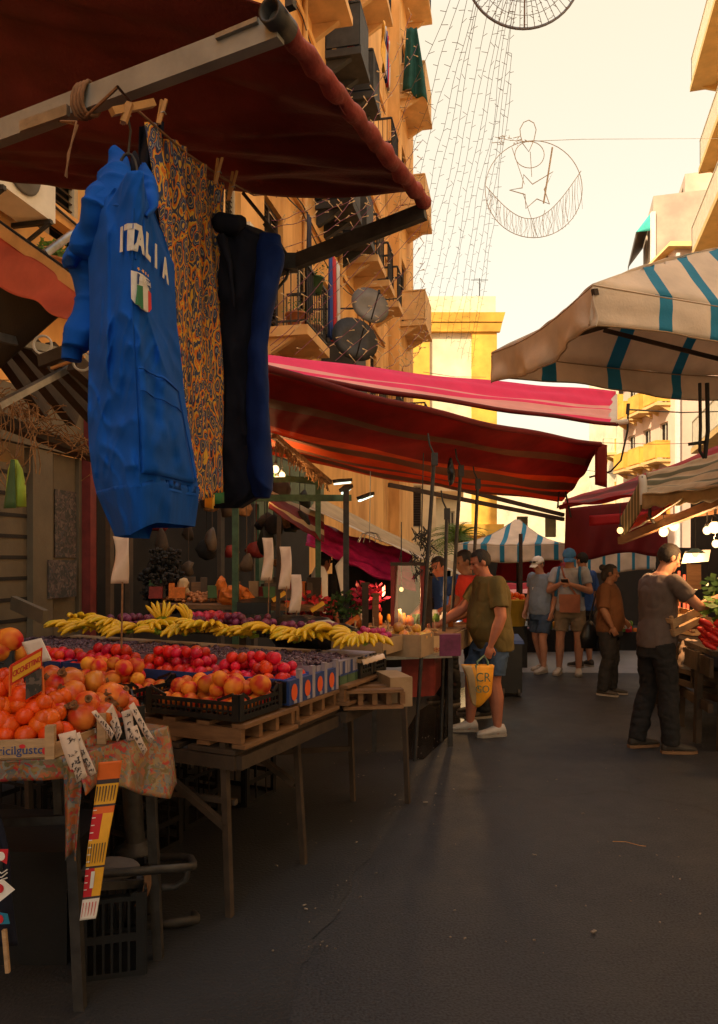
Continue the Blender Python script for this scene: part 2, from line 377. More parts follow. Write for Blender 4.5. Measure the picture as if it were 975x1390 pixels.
 tarp_red=M('tarp_red',(.45,.012,.02),.65,.2,4,.2,trans=.35), tarp_orange=M('tarp_orange',(.70,.13,.03),.65,.2,4,.2,trans=.45), white_strip=M('white_strip',(.8,.74,.62),.6,.1,4,.05,trans=.3),
 bucket=M('bucket',(.70,.42,.04),.5,.1,9,.05), silver=M('silver',(.4,.4,.4),.3,.2,9,.05,metal=.8), stone=M('stone',(.20,.19,.19),.8,.3,3,.3,40), grey_fabric=M('grey_fabric',(.14,.12,.11),.9,.2,9,.2),
)
def banana_mat():
    m,t=nt('banana'); L=t.links
    tc=node(t,'ShaderNodeTexCoord'); nz=node(t,'ShaderNodeTexNoise'); nz.inputs['Scale'].default_value=9; nz.inputs['Detail'].default_value=4; L.new(tc.outputs['Object'],nz.inputs['Vector'])
    rp=ramp(t,[(.25,(.52,.28,.008)),(.55,(.70,.42,.008)),(.8,(.48,.42,.012))]); L.new(nz.outputs['Fac'],rp.inputs['Fac'])
    b=node(t,'ShaderNodeBsdfPrincipled'); b.inputs['Roughness'].default_value=.45; L.new(rp.outputs[0],b.inputs['Base Color'])
    o=node(t,'ShaderNodeOutputMaterial'); L.new(b.outputs[0],o.inputs['Surface']); return m
MT['banana']=banana_mat()
def asphalt_mat():
    m,t=nt('asphalt'); L=t.links
    tc=node(t,'ShaderNodeTexCoord')
    big=node(t,'ShaderNodeTexNoise'); big.inputs['Scale'].default_value=.9; big.inputs['Detail'].default_value=9; big.inputs['Roughness'].default_value=.74; L.new(tc.outputs['Object'],big.inputs['Vector'])
    fine=node(t,'ShaderNodeTexNoise'); fine.inputs['Scale'].default_value=95; fine.inputs['Detail'].default_value=6; L.new(tc.outputs['Object'],fine.inputs['Vector'])
    r1=ramp(t,[(.30,(.021,.023,.028)),(.5,(.034,.036,.042)),(.72,(.046,.048,.055))]); L.new(big.outputs['Fac'],r1.inputs['Fac'])
    r2=ramp(t,[(.3,(.28,.28,.28)),(.55,(.95,.95,.95)),(.66,(1.1,1.1,1.1)),(.74,(1.9,1.85,1.75))]); L.new(fine.outputs['Fac'],r2.inputs['Fac'])
    mx=node(t,'ShaderNodeMix',data_type='RGBA',blend_type='MULTIPLY'); mx.inputs['Factor'].default_value=1
    L.new(r1.outputs[0],mx.inputs['A']); L.new(r2.outputs[0],mx.inputs['B'])
    vo=node(t,'ShaderNodeTexVoronoi',feature='DISTANCE_TO_EDGE'); vo.inputs['Scale'].default_value=.33
    wn=node(t,'ShaderNodeTexNoise'); wn.inputs['Scale'].default_value=2.5; wn.inputs['Detail'].default_value=5; L.new(tc.outputs['Object'],wn.inputs['Vector'])
    ad=node(t,'ShaderNodeVectorMath',operation='MULTIPLY_ADD'); ad.inputs[1].default_value=(.6,.6,.6); L.new(wn.outputs['Color'],ad.inputs[0]); L.new(tc.outputs['Object'],ad.inputs[2]); L.new(ad.outputs[0],vo.inputs['Vector'])
    rc=ramp(t,[(0,(.45,.45,.45)),(.006,(1,1,1))]); L.new(vo.outputs['Distance'],rc.inputs['Fac'])
    m3=node(t,'ShaderNodeMix',data_type='RGBA',blend_type='MULTIPLY'); m3.inputs['Factor'].default_value=.8; L.new(mx.outputs['Result'],m3.inputs['A']); L.new(rc.outputs[0],m3.inputs['B'])
    b=node(t,'ShaderNodeBsdfPrincipled'); L.new(m3.outputs['Result'],b.inputs['Base Color']); b.inputs['Specular IOR Level'].default_value=.35
    rr=ramp(t,[(.35,(.48,.48,.48)),(.65,(.80,.80,.80))]); L.new(big.outputs['Fac'],rr.inputs['Fac']); L.new(rr.outputs[0],b.inputs['Roughness'])
    bp=node(t,'ShaderNodeBump'); bp.inputs['Strength'].default_value=.5; bp.inputs['Distance'].default_value=.006; L.new(fine.outputs['Fac'],bp.inputs['Height']); L.new(bp.outputs[0],b.inputs['Normal'])
    o=node(t,'ShaderNodeOutputMaterial'); L.new(b.outputs[0],o.inputs['Surface']); return m
MT['asphalt']=asphalt_mat()
MT['wet']=M('wet',(.020,.018,.018),.09,.4,2.2,.15,14,spec=.9,bdist=.004)
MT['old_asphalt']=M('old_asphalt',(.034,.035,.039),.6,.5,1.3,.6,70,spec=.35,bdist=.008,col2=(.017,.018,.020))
MT['sun_tint_road']=M('sun_tint_road',(.20,.19,.19),.6,.2,1.2,.4,60,spec=.4)
# ------------------------------------------------------------------ camera, sky, sun
cam=bpy.data.cameras.new('camera'); camo=bpy.data.objects.new('camera',cam); COL.objects.link(camo)
camo.location=(0,0,EYE); camo.rotation_euler=(math.pi/2,0,0); cam.sensor_width=36; cam.sensor_fit='AUTO'
cam.lens=F/1390*36; cam.shift_y=(CY-695)/1390; cam.clip_end=1000; cam.clip_start=.05
SC.camera=camo
SUN_DIR=V((.52,.55,-.62)).normalized()          # the way the sunlight travels
az=math.atan2(-SUN_DIR.x,-SUN_DIR.y); el=math.asin(-SUN_DIR.z)
su=bpy.data.lights.new('sun','SUN'); su.energy=5.0; su.angle=math.radians(.6); su.color=(1,.84,.60)
suo=bpy.data.objects.new('sun',su); COL.objects.link(suo); suo.rotation_euler=SUN_DIR.to_track_quat('-Z','Y').to_euler(); suo.location=(-20,-10,40)
w=bpy.data.worlds.new('World'); SC.world=w; w.use_nodes=True; t=w.node_tree
for n in list(t.nodes): t.nodes.remove(n)
sky=node(t,'ShaderNodeTexSky',sky_type='NISHITA'); sky.sun_disc=False; sky.sun_elevation=el; sky.sun_rotation=az; sky.air_density=1.6; sky.dust_density=4
bg=node(t,'ShaderNodeBackground'); bg.inputs['Strength'].default_value=.06; t.links.new(sky.outputs[0],bg.inputs['Color'])
# a bright veil of warm summer haze over the blue, thinner towards the zenith
tc=node(t,'ShaderNodeTexCoord'); sx=node(t,'ShaderNodeSeparateXYZ'); t.links.new(tc.outputs['Generated'],sx.inputs[0])
nz=node(t,'ShaderNodeTexNoise'); nz.inputs['Scale'].default_value=1.6; nz.inputs['Detail'].default_value=4; t.links.new(tc.outputs['Generated'],nz.inputs['Vector'])
na=node(t,'ShaderNodeMath',operation='MULTIPLY_ADD'); na.inputs[1].default_value=.12; na.inputs[2].default_value=-.06; t.links.new(nz.outputs['Fac'],na.inputs[0])
nb=node(t,'ShaderNodeMath',operation='ADD'); t.links.new(sx.outputs['Z'],nb.inputs[0]); t.links.new(na.outputs[0],nb.inputs[1])
hr=ramp(t,[(0,(1.0,.78,.48)),(.25,(1.0,.85,.58)),(.60,(1.0,.81,.49)),(.76,(1.0,.97,.95)),(.9,(.98,.98,1.0))]); t.links.new(nb.outputs[0],hr.inputs['Fac'])
sr=ramp(t,[(.60,(.90,.90,.90)),(.74,(1.15,1.15,1.15))]); t.links.new(sx.outputs['Z'],sr.inputs['Fac'])
sm=node(t,'ShaderNodeMath',operation='MULTIPLY'); sm.inputs[1].default_value=.79; t.links.new(sr.outputs[0],sm.inputs[0])
bg2=node(t,'ShaderNodeBackground'); t.links.new(hr.outputs[0],bg2.inputs['Color']); t.links.new(sm.outputs[0],bg2.inputs['Strength'])
ads=node(t,'ShaderNodeAddShader'); t.links.new(bg.outputs[0],ads.inputs[0]); t.links.new(bg2.outputs[0],ads.inputs[1])
wo=node(t,'ShaderNodeOutputWorld'); t.links.new(ads.outputs[0],wo.inputs['Surface'])
SC.view_settings.view_transform='Standard'; SC.view_settings.look='None'; SC.view_settings.gamma=1; SC.view_settings.exposure=.40; SC.view_settings.use_curve_mapping=False
SC.render.engine='CYCLES'; SC.cycles.use_denoising=True; SC.cycles.max_bounces=8; SC.cycles.transparent_max_bounces=8; SC.cycles.sample_clamp_indirect=6

# ------------------------------------------------------------------ ground
def structure(mb,name,mat): return tag(mb.build(name,mat),None,None,kind='structure')
g=MB(); R_=260
g.add([(-R_,-R_,0),(R_,-R_,0),(R_,R_,0),(-R_,R_,0)],[(0,1,2,3)]); structure(g,'road',MT['asphalt'])
def ground_patch(name,pts,z,mat):
    b=MB(); b.add([V((p.x,p.y,z)) for p in pts],[tuple(range(len(pts)))]); return structure(b,name,mat)
# the older, darker surface along the left-hand stalls, with a ragged seam
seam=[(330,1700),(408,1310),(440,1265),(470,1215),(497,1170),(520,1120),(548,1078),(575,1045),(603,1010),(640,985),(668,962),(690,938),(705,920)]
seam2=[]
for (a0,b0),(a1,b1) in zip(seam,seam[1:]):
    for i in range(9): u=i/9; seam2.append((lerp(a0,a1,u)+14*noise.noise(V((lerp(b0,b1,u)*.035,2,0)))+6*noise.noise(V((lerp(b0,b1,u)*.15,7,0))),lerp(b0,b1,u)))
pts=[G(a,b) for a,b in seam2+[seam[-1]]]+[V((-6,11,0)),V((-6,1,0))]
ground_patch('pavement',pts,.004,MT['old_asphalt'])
pts=[G(*q) for q in [(548,1032),(575,1032),(603,1006),(622,985),(640,972),(660,958),(676,940),(640,930),(600,945),(566,968),(548,1000)]]
ground_patch('wet_pavement',pts,.008,MT['wet'])
a=G(640,908); ground_patch('cross_street',[V((-1,10.6,0)),V((14,9.9,0)),V((14,12.6,0)),V((-1,13.2,0))],.004,MT['sun_tint_road'])  # pale sheet stands in for sunlit ground at the cross street
sc=MB()
for i in range(120):
    px=rnd.uniform(330,960); py=1000+300*rnd.random()**1.3
    if rnd.random()<.45: px=rnd.gauss(interp([(970,600),(1100,520),(1300,430)],py),28)
    p=G(px,py); s=rnd.uniform(.0025,.007)*(2.0 if rnd.random()<.05 else 1); a=rnd.uniform(0,3.14)
    sc.box(p+V((0,0,.012)),(s*rnd.uniform(1,3),s,.004),Rz(a))
tag(sc.build('litter_scraps',MT['scrap']),None,None,kind='stuff')
st=MB(); p0=G(832,1145); st.tube([p0+V((0,0,.012)),p0+V((.07,-.01,.014)),p0+V((.13,-.06,.012)),p0+V((.16,-.07,.012))],.002,5); tag(st.build('straw',MT['peg']),'thin curved straw lying on the open asphalt','straw')

# ------------------------------------------------------------------ buildings
UP=V((0,0,1))
def facade(mb,o,d,n,L,H,holes,deep=.16,m=0):
    """a wall from o along d, L long and H high, looking along n, with real openings (t0,t1,z0,z1)"""
    ts=sorted(set([0,L]+[k for h in holes for k in h[:2]])); zs=sorted(set([0,H]+[k for h in holes for k in h[2:]]))
    pt=lambda t,z,q=0: o+d*t+UP*z-n*q
    for t0,t1 in zip(ts,ts[1:]):
        for z0,z1 in zip(zs,zs[1:]):
            c=((t0+t1)/2,(z0+z1)/2)
            if any(h[0]<c[0]<h[1] and h[2]<c[1]<h[3] for h in holes): continue
            mb.add([pt(t0,z0),pt(t1,z0),pt(t1,z1),pt(t0,z1)],[(0,1,2,3)],m)
    for t0,t1,z0,z1 in holes:
        for (a,b),(c,e) in (((t0,z0),(t1,z0)),((t1,z0),(t1,z1)),((t1,z1),(t0,z1)),((t0,z1),(t0,z0))):
            mb.add([pt(a,b),pt(c,e),pt(c,e,deep),pt(a,b,deep)],[(0,1,2,3)],m)
def shutter_window(o,d,n,h,parent,mat,mat_f,slats=True,name='window',deep=.12):
    t0,t1,z0,z1=h; c=lambda t,z,q: o+d*t+UP*z-n*q
    f=MB(); e=.06
    for a,b in (((t0,z0),(t1,z0)),((t0,z1),(t1,z1))): f.bar(c(a[0],a[1]+(e/2 if a[1]==z0 else -e/2),deep),c(b[0],b[1]+(e/2 if a[1]==z0 else -e/2),deep),.07,e)
    for tt in (t0+e/2,t1-e/2,(t0+t1)/2): f.bar(c(tt,z0+e,deep),c(tt,z1-e,deep),.062,e*.98,up=n)
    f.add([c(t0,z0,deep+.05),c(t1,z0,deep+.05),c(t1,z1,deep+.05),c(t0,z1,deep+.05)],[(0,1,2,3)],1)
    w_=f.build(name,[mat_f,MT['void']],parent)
    s=MB(); k=int((z1-z0)/.075)
    for i in range(k):
        z=z0+e+(i+.5)*(z1-z0-2*e)/k
        for a,b in ((t0+e,(t0+t1)/2-e/2),((t0+t1)/2+e/2,t1-e)):
            s.bar(c(a,z,deep+.012),c(b,z,deep+.012),.045,.012,up=(n+UP*1.4).normalized())
    s.build('shutter',mat,w_)
    return w_
def balcony(o,d,n,t0,t1,z,proj,parent,mat_s,mat_r,style='bars',th=.16):
    """slab, bracket and railing; z is the underside"""
    c=lambda t,q,zz: o+d*t+n*q+UP*zz
    s=MB(); s.hexa([c(t0,0,z),c(t0,proj,z),c(t1,proj,z),c(t1,0,z)][::-1],[c(t0,0,z+th),c(t0,proj,z+th),c(t1,proj,z+th),c(t1,0,z+th)][::-1])
    for q in (t0+.15,t1-.15): s.hexa([c(q-.06,0,z-.3),c(q-.06,.06,z-.3),c(q+.06,.06,z-.3),c(q+.06,0,z-.3)][::-1],[c(q-.06,0,z-.003),c(q-.06,proj*.7,z-.003),c(q+.06,proj*.7,z-.003),c(q+.06,0,z-.003)][::-1])
    b=s.build('balcony',mat_s,parent)
    r=MB(); zb=z+th; q=.05
    path=[(t0+q,.02),(t0+q,proj-q),(t1-q,proj-q),(t1-q,.02)]
    for (a,pa),(e,pe) in zip(path,path[1:]):
        A=c(a,pa,0); B=c(e,pe,0); k=max(2,int((B-A).length/.11))
        r.bar(A+UP*(zb+1.0),B+UP*(zb+1.0),.045,.045); r.bar(A+UP*(zb+.08),B+UP*(zb+.08),.03,.03)
        if style=='bars':
            for i in range(k+1): p=A.lerp(B,i/k); r.bar(p+UP*(zb-.01),p+UP*(zb+.98),.018,.018)
        else:
            r.hexa([A+UP*(zb+.09),A+n*.02+d*.015+UP*(zb+.09),B+n*.02+d*.015+UP*(zb+.09),B+UP*(zb+.09)],[A+UP*(zb+.97),A+n*.02+d*.015+UP*(zb+.97),B+n*.02+d*.015+UP*(zb+.97),B+UP*(zb+.97)])
    r.build('railing',mat_r,b)
    return b
def body(mb,o,d,n,L,H,deep,m=0):
    q=lambda t,k,z: o+d*t-n*k+UP*z
    mb.add([q(0,0,0),q(0,0,H),q(0,deep,H),q(0,deep,0)],[(0,1,2,3)],m); mb.add([q(L,0,0),q(L,deep,0),q(L,deep,H),q(L,0,H)],[(0,1,2,3)],m)
    mb.add([q(0,0,H),q(L,0,H),q(L,deep,H),q(0,deep,H)],[(0,1,2,3)],m); mb.add([q(0,deep,0),q(0,deep,H),q(L,deep,H),q(L,deep,0)],[(0,1,2,3)],m)

# the tall orange house on the left: its wall runs away from the camera, shop fronts below
D1=V((.2055,.9787,0)); N1=V((.9787,-.2055,0)); O1=V((-4.1,0,0))+D1*(-12)
tY=lambda Y: (Y/.9787)+12.0     # run along the wall for a distance Y from the camera
house=thing('apartment_building','tall orange plaster apartment house with stacked iron balconies above the left stalls','building',O1)
rows=[(16.2,'a'),(12.5,'b'),(8.84,'c'),(5.2,'d')]
holes=[]; bal=[]
def Lb(Y0,Y1,z,style,mat_s='slab',mat_r='iron',proj=.8): bal.append((tY(Y0),tY(Y1),z,style,mat_s,mat_r,proj))
Lb(13.7,15.2,12.5,'bars'); Lb(16.0,17.0,12.5,'panel','dark_panel','dark_panel'); Lb(17.5,18.4,12.5,'panel','dark_panel','dark_panel'); Lb(20.2,21.4,12.5,'bars')
Lb(15.2,16.1,8.84,'panel','dark_panel','dark_panel'); Lb(16.7,17.6,8.84,'panel','dark_panel','dark_panel'); Lb(18.0,19.1,8.84,'bars'); Lb(19.6,20.5,8.84,'bars'); Lb(21.2,22.1,8.84,'bars')
Lb(11.9,13.3,5.2,'bars'); Lb(15.6,16.7,5.2,'panel','dark_panel','dark_panel'); Lb(18.4,19.5,5.2,'bars'); Lb(21.0,22.1,5.2,'bars')
Lb(18.9,20.2,16.1,'bars'); Lb(15.3,16.5,16.1,'bars')
done=[]
for t0,t1,z,*_ in bal:
    m_=(t0+t1)/2; h=(m_-.5,m_+.5,z+.17,z+2.45); holes.append(h)
for Y in (-6,-3,0,2.6,6.6,9.0,10.6,14.4,17.2,20.8):
    for z in (5.37,9.0,12.7):
        if not any(abs((h[0]+h[1])/2-tY(Y))<1.1 and abs(h[2]-z)<1 for h in holes): holes.append((tY(Y)-.48,tY(Y)+.48,z-(.9 if Y==6.6 else 0)+(.45 if Y!=6.6 else 0),z+2.1-(.5 if Y==6.6 else 0)))
wl=MB(); L1=tY(23.2); H1=21; facade(wl,O1,D1,N1,L1,H1,holes); body(wl,O1,D1,N1,L1,H1,9)
for z in (4.6,8.3,12.0,15.7):     # string courses
    a=O1+UP*z; wl.hexa([a+N1*-.05,a+D1*L1+N1*-.05,a+D1*L1+N1*.07,a+N1*.07],[a+N1*-.05+UP*.14,a+D1*L1+N1*-.05+UP*.14,a+D1*L1+N1*.07+UP*.14,a+N1*.07+UP*.14])
wl.build('wall',MT['orange_wall'],house)
for h in holes: shutter_window(O1,D1,N1,h,house,MT['shutter' if rnd.random()<.7 else 'shutter_brown'],MT['frame_cream' if rnd.random()<.4 else 'shutter'],name='window')
for t0,t1,z,stl,ms,mr,pj in bal: balcony(O1,D1,N1,t0,t1,z,pj,house,MT[ms],MT[mr],stl)
pp=MB()
for Y in (10.2,14.3,17.2,19.3): b=O1+D1*tY(Y)+N1*.06; pp.tube([b+UP*4.8,b+UP*20],.05,8)
pp.build('drainpipe',MT['slab'],house)
for zc_,sg in ((4.9,.25),(8.2,.3),(8.35,.18),(11.9,.3),(15.5,.25)):
    cb=MB(); a=O1+D1*tY(5)+N1*.09+UP*zc_; e=O1+D1*tY(23)+N1*.09+UP*zc_; cb.tube([a.lerp(e,i/24)-UP*sg*abs(math.sin(i*math.pi/6)) for i in range(25)],.012,5); cb.build('wall_cable',MT['iron'],house)
# the next house along, standing further out
D2=D1; N2=N1; O2=O1+D1*(tY(24.2))+N1*.35
house2=thing('apartment_building','narrow orange house with deep balconies in a column against the bright sky','building',O2)
h2=[(.5,1.6,z+.17,z+2.4) for z in (5.6,9.3,13.1,16.8,20.5)]
wl=MB(); facade(wl,O2,D2,N2,3.4,23.5,h2); body(wl,O2,D2,N2,3.4,23.5,7); wl.build('wall',MT['orange_wall'],house2)
for h in h2: shutter_window(O2,D2,N2,h,house2,MT['shutter'],MT['shutter'])
for z in (5.6,9.3,13.1,16.8,20.5): balcony(O2,D2,N2,.15,2.1,z,.85,house2,MT['slab'],MT['slab'] if z in(9.3,13.1,16.8) else MT['iron'],'panel' if z in (9.3,13.1,16.8) else 'bars')
house3=thing('apartment_building','orange house wedged between the iron balconies and the deep balcony column','building',O1+D1*tY(23.3))
wl=MB(); o=O1+D1*tY(23.25); hh=[(.2,.75,z,z+2.1) for z in (5.6,9.2,12.9,16.6)]; facade(wl,o,D1,N1,.92,20.2,hh); body(wl,o,D1,N1,.92,20.2,8); wl.build('wall',MT['orange_wall'],house3)
for h in hh: shutter_window(o,D1,N1,h,house3,MT['shutter'],MT['shutter'])

# things on the balconies
def wp(Y,q,z): return O1+D1*tY(Y)+N1*q+UP*z
def cloth_on(name,label,cat,Y0,Y1,q,ztop,zbot,mat,group=None,wob=.03,out=0):
    b=MB(); a=wp(Y0,q,0); e=wp(Y1,q,0)
    def fn(u,v): p=a.lerp(e,u); return p+UP*lerp(ztop,zbot,v)+N1*(wob*math.sin(u*17+v*2)*(.3+v)+out*v)
    b.sheet(fn,14,6,.012); return tag(b.build(name,mat),label,cat,group)
b=MB(); b.sheet(lambda u,v: P(lerp(lerp(552,547,v),lerp(566,581,v),u),lerp(38,lerp(120,138,u),v),24.05)+V((0,.10*math.sin(u*11+v*2)*(.3+v),0)),18,14,.015); tag(b.build('hanging_cloth',MT['green_cloth']),'dark green cloth draped down the end of a high balcony','cloth')
for Y,m_,l_ in ((12.2,'laundry_dark','black shirt drying beside the potted plants balcony'),(13.62,'laundry_blue','blue cloth drying between two dark balconies'),(13.9,'laundry_red','long red cloth drying beside the blue one'),(14.2,'laundry_white','white cloth drying between the red one and the satellite dish')):
    cloth_on('laundry',l_,'laundry',Y,Y+.26,.7,7.3,5.7,MT[m_],'laundry hung out on the orange house')
for Y,m_,l_ in ((16.15,'laundry_red','red towel hanging over the railing of the topmost dark balcony'),(16.45,'laundry_red','narrow red cloth beside the red towel on the dark balcony'),(16.8,'laundry_dark','dark cloth hanging at the end of the topmost dark balcony')):
    cloth_on('laundry',l_,'laundry',Y,Y+.18,.5,13.9,12.75,MT[m_],'laundry hung out on the orange house')
b=MB(); c0=wp(18.1,.95,13.0)
for k,mm in enumerate((0,1,2,3,1)):
    p=c0+D1*(.17*k-.3)
    b.sheet(lambda u,v,p=p:p+D1*(u*.15)+UP*(1.5-1.25*v*(.85+.15*math.sin(u*3)))+N1*(.05*math.sin(v*7+u*4)),4,8,.01,mm)
tag(b.build('laundry',[MT['sign_yellow'],MT['laundry_white'],MT['laundry_blue'],MT['laundry_red']]),'bundle of yellow, white and blue washing hung out high beside the green cloth','laundry','laundry hung out on the orange house')
def dish(Y,q,z,r,label,mat):
    o=wp(Y,q,z); n=(N1*.55-D1*.8+UP*.28).normalized(); R=n.to_track_quat('Z','Y').to_matrix()
    t_=thing('satellite_dish',label,'dish',o,'satellite dishes on the orange house')
    b=MB(); b.lathe([(.005,-.10),(r*.5,-.07),(r,0),(r*1.02,.005),(r*.5,-.06),(.006,-.09)],o,24,0,R); b.build('reflector',mat,t_)
    b=MB(); b.bar(o-n*.05-UP*r,o+n*.45,.02,.02); b.box(o+n*.45,(.05,.05,.07)); b.bar(o-n*.1,o-N1*q,.03,.03); b.build('arm',MT['iron'],t_)
dish(15.0,1.2,6.7,.40,'large pale satellite dish below the dark balconies',MT['dish'])
dish(13.6,1.2,5.6,.44,'grey mesh satellite dish beside the balcony with potted plants',MT['iron'])
dish(14.6,1.0,9.3,.58,'dark satellite dish seen above the long grey awning strut',MT['iron'])
def ac(Y,z,label,w=.8,q=.2):
    o=wp(Y,q,z); t_=thing('air_conditioner',label,'air conditioner',o,'air conditioners on the orange house')
    b=MB(); b.hexa([o-D1*w/2-N1*.14,o-D1*w/2+N1*.14,o+D1*w/2+N1*.14,o+D1*w/2-N1*.14],[o-D1*w/2-N1*.14+UP*.52,o-D1*w/2+N1*.14+UP*.52,o+D1*w/2+N1*.14+UP*.52,o+D1*w/2-N1*.14+UP*.52]); b.build('casing',MT['white_box'],t_)
    c=o+UP*.26+N1*.142+D1*.06*-1; R=N1.to_track_quat('Z','Y').to_matrix(); b=MB(); b.lathe([(.21,0),(.215,.012),(.20,.02),(.06,.02),(.055,.03),(.01,.032)],c,24,0,R); f_=b.build('fan_grille',MT['fan_grille'],t_)
    b=MB(); b.lathe([(.05,.032),(.045,.042),(.005,.044)],c,12,0,R); b.build('fan_hub',MT['white_box'],f_)
    for s in (-.28,.28):
        b=MB(); b.bar(o+D1*s-N1*.2-UP*.02,o+D1*s+N1*.16-UP*.02,.035,.035); b.bar(o+D1*s-N1*.2-UP*.25,o+D1*s+N1*.14-UP*.03,.025,.025); b.build('bracket',MT['iron'],t_)
ac(5.75,4.35,'white air conditioner with dark round fan at the left edge above the red awning',.72)
ac(11.4,8.9,'small air conditioner high on the wall beneath a beige balcony')
ac(13.0,14.3,'air conditioner high beside the black balcony',.7)
ac(10.9,5.9,'air conditioner half hidden behind the long awning strut',.7)
def pot(p,r,h,label,leafy,mat='terracotta',lm='leaf_bright',n=60,group='potted plants on the balconies'):
    t_=thing('potted_plant',label,'plant',p,group); b=MB(); b.lathe([(r*.7,0),(r,h),(r*1.08,h),(r*1.08,h*.88),(r*.9,h*.9)],p,14); b.build('pot',MT[mat],t_)
    b=MB(); leaves(b,p+UP*(h+leafy*.35),(leafy,leafy,leafy*.55),n,.05); b.build('foliage',MT[lm],t_)
def leaves(b,c,r,n,s,m=0):
    for _ in range(n):
        while True:
            q=V((rnd.uniform(-1,1),rnd.uniform(-1,1),rnd.uniform(-1,1)))
            if q.length<1: break
        p=c+V((q.x*r[0],q.y*r[1],q.z*r[2])); d=V((rnd.gauss(0,1),rnd.gauss(0,1),rnd.gauss(0,.7)+.3)).normalized(); x=d.orthogonal().normalized()*s*.35*rnd.uniform(.7,1.3); L_=s*rnd.uniform(.6,1.4)
        b.add([p,p+d*L_*.5+x,p+d*L_,p+d*L_*.5-x],[(0,1,2,3)],m)
pot(wp(6.28,.2,3.98),.1,.16,'terracotta pot of bright green leaves on the sill under the shuttered window',.17,n=170)
pot(wp(12.3,.5,5.37),.18,.3,'terracotta pot among the plants of the low balcony',.25)
pot(wp(12.6,.72,6.1),.16,.26,'dark green pot hung on the railing of the low balcony',.3,'darkgreen_bag','leaf')
pot(wp(13.0,.6,5.37),.15,.3,'small pot at the far end of the low balcony',.22)
b=MB(); o=wp(6.28,0,3.9); b.hexa([o-D1*.5,o-D1*.5+N1*.34,o+D1*.9+N1*.34,o+D1*.9],[o-D1*.5+UP*.07,o-D1*.5+N1*.34+UP*.07,o+D1*.9+N1*.34+UP*.07,o+D1*.9+UP*.07]); b.build('window_ledge',MT['slab'],house)
b=MB()
for k in range(9): p=wp(6.6,.3,0)+D1*.1*k; b.bar(p+UP*3.95,p+UP*4.35,.012,.012)
b.bar(wp(6.6,.3,4.36),wp(7.5,.3,4.36),.025,.025); b.build('sill_railing',MT['iron'],house)

# the yellow house across the end of the street, facing the camera
def front_house(name,label,px0,px1,Y,ztop,mat,depth=8,holes=(),trim=None):
    x0=P(px0,0,Y).x; x1=P(px1,0,Y).x; o=V((x0,Y,0)); d=V((1,0,0)); n=V((0,-1,0)); t_=thing(name,label,'building',o)
    wl=MB(); facade(wl,o,d,n,x1-x0,ztop,list(holes)); body(wl,o,d,n,x1-x0,ztop,depth); wl.build('wall',mat,t_)
    return t_,o,d,n,x1-x0
Y=42; yz=lambda py,Y_=Y: EYE+(CY-py)/F*Y_
hw=[(5.0-1.9,5.0-.6,yz(520),yz(470)),(3.1,4.4,yz(690),yz(640))]
t_,o,d,n,L=front_house('yellow_building','yellow and cream house with pilasters and cornice closing the end of the street',430,673,Y,yz(402),MT['cream_wall'],8,hw)
for h in hw: shutter_window(o,d,n,h,t_,MT['shutter'],MT['frame_cream'])
tr=MB(); xs=lambda px: P(px,0,Y).x
for px0,px1 in ((560,583),(640,674)): tr.hexa([V((xs(px0),Y-.18,0)),V((xs(px1),Y-.18,0)),V((xs(px1),Y-.001,0)),V((xs(px0),Y-.001,0))],[V((xs(px0),Y-.18,yz(440))),V((xs(px1),Y-.18,yz(440))),V((xs(px1),Y-.001,yz(440))),V((xs(px0),Y-.001,yz(440)))])
for py0,py1,q in ((440,428,.45),(452,441,.3),(727,712,.4)):
    tr.hexa([V((xs(430),Y-q,yz(py0))),V((xs(673)+q*.7,Y-q,yz(py0))),V((xs(673)+q*.7,Y-.0015,yz(py0))),V((xs(430),Y-.0015,yz(py0)))],[V((xs(430),Y-q-.1,yz(py1))),V((xs(673)+q,Y-q-.1,yz(py1))),V((xs(673)+q,Y-.0015,yz(py1))),V((xs(430),Y-.0015,yz(py1)))])
tr.build('pilaster_and_cornice',MT['yellow_wall'],t_)
b=MB(); q=V((xs(655),Y+1,yz(402))); b.tube([q,q+UP*1.4],.03,6); b.bar(q+UP*1.3-V((.5,0,0)),q+UP*1.3+V((.5,0,0)),.03,.03); b.build('aerial',MT['iron'],t_)
# low pale houses at the foot of the tall ones
for px0,px1,Yh,py,lab in ((470,592,31,600,'low cream house with a flat ledge behind the beige awning'),(590,622,34,650,'narrow pale house stepped down beside the palm tree')):
    x0=P(px0,0,Yh).x; hz=yz(py,Yh); L_=P(px1,0,Yh).x-x0
    hh=[(L_*.55,L_*.85,hz*.45,hz*.72)]
    tt,o,d,n,L=front_house('low_house',lab,px0,px1,Yh,hz,MT['cream_wall'],5,hh)
    for h in hh: shutter_window(o,d,n,h,tt,MT['shutter'],MT['frame_cream'])
    lg=MB(); lg.hexa([o+V((-.1,-.35,hz-.9)),o+V((L+.2,-.35,hz-.9)),o+V((L+.2,-.002,hz-.9)),o+V((-.1,-.002,hz-.9))],[o+V((-.1,-.35,hz-.6)),o+V((L+.2,-.35,hz-.6)),o+V((L+.2,-.002,hz-.6)),o+V((-.1,-.002,hz-.6))]); lg.build('ledge',MT['slab'],tt)

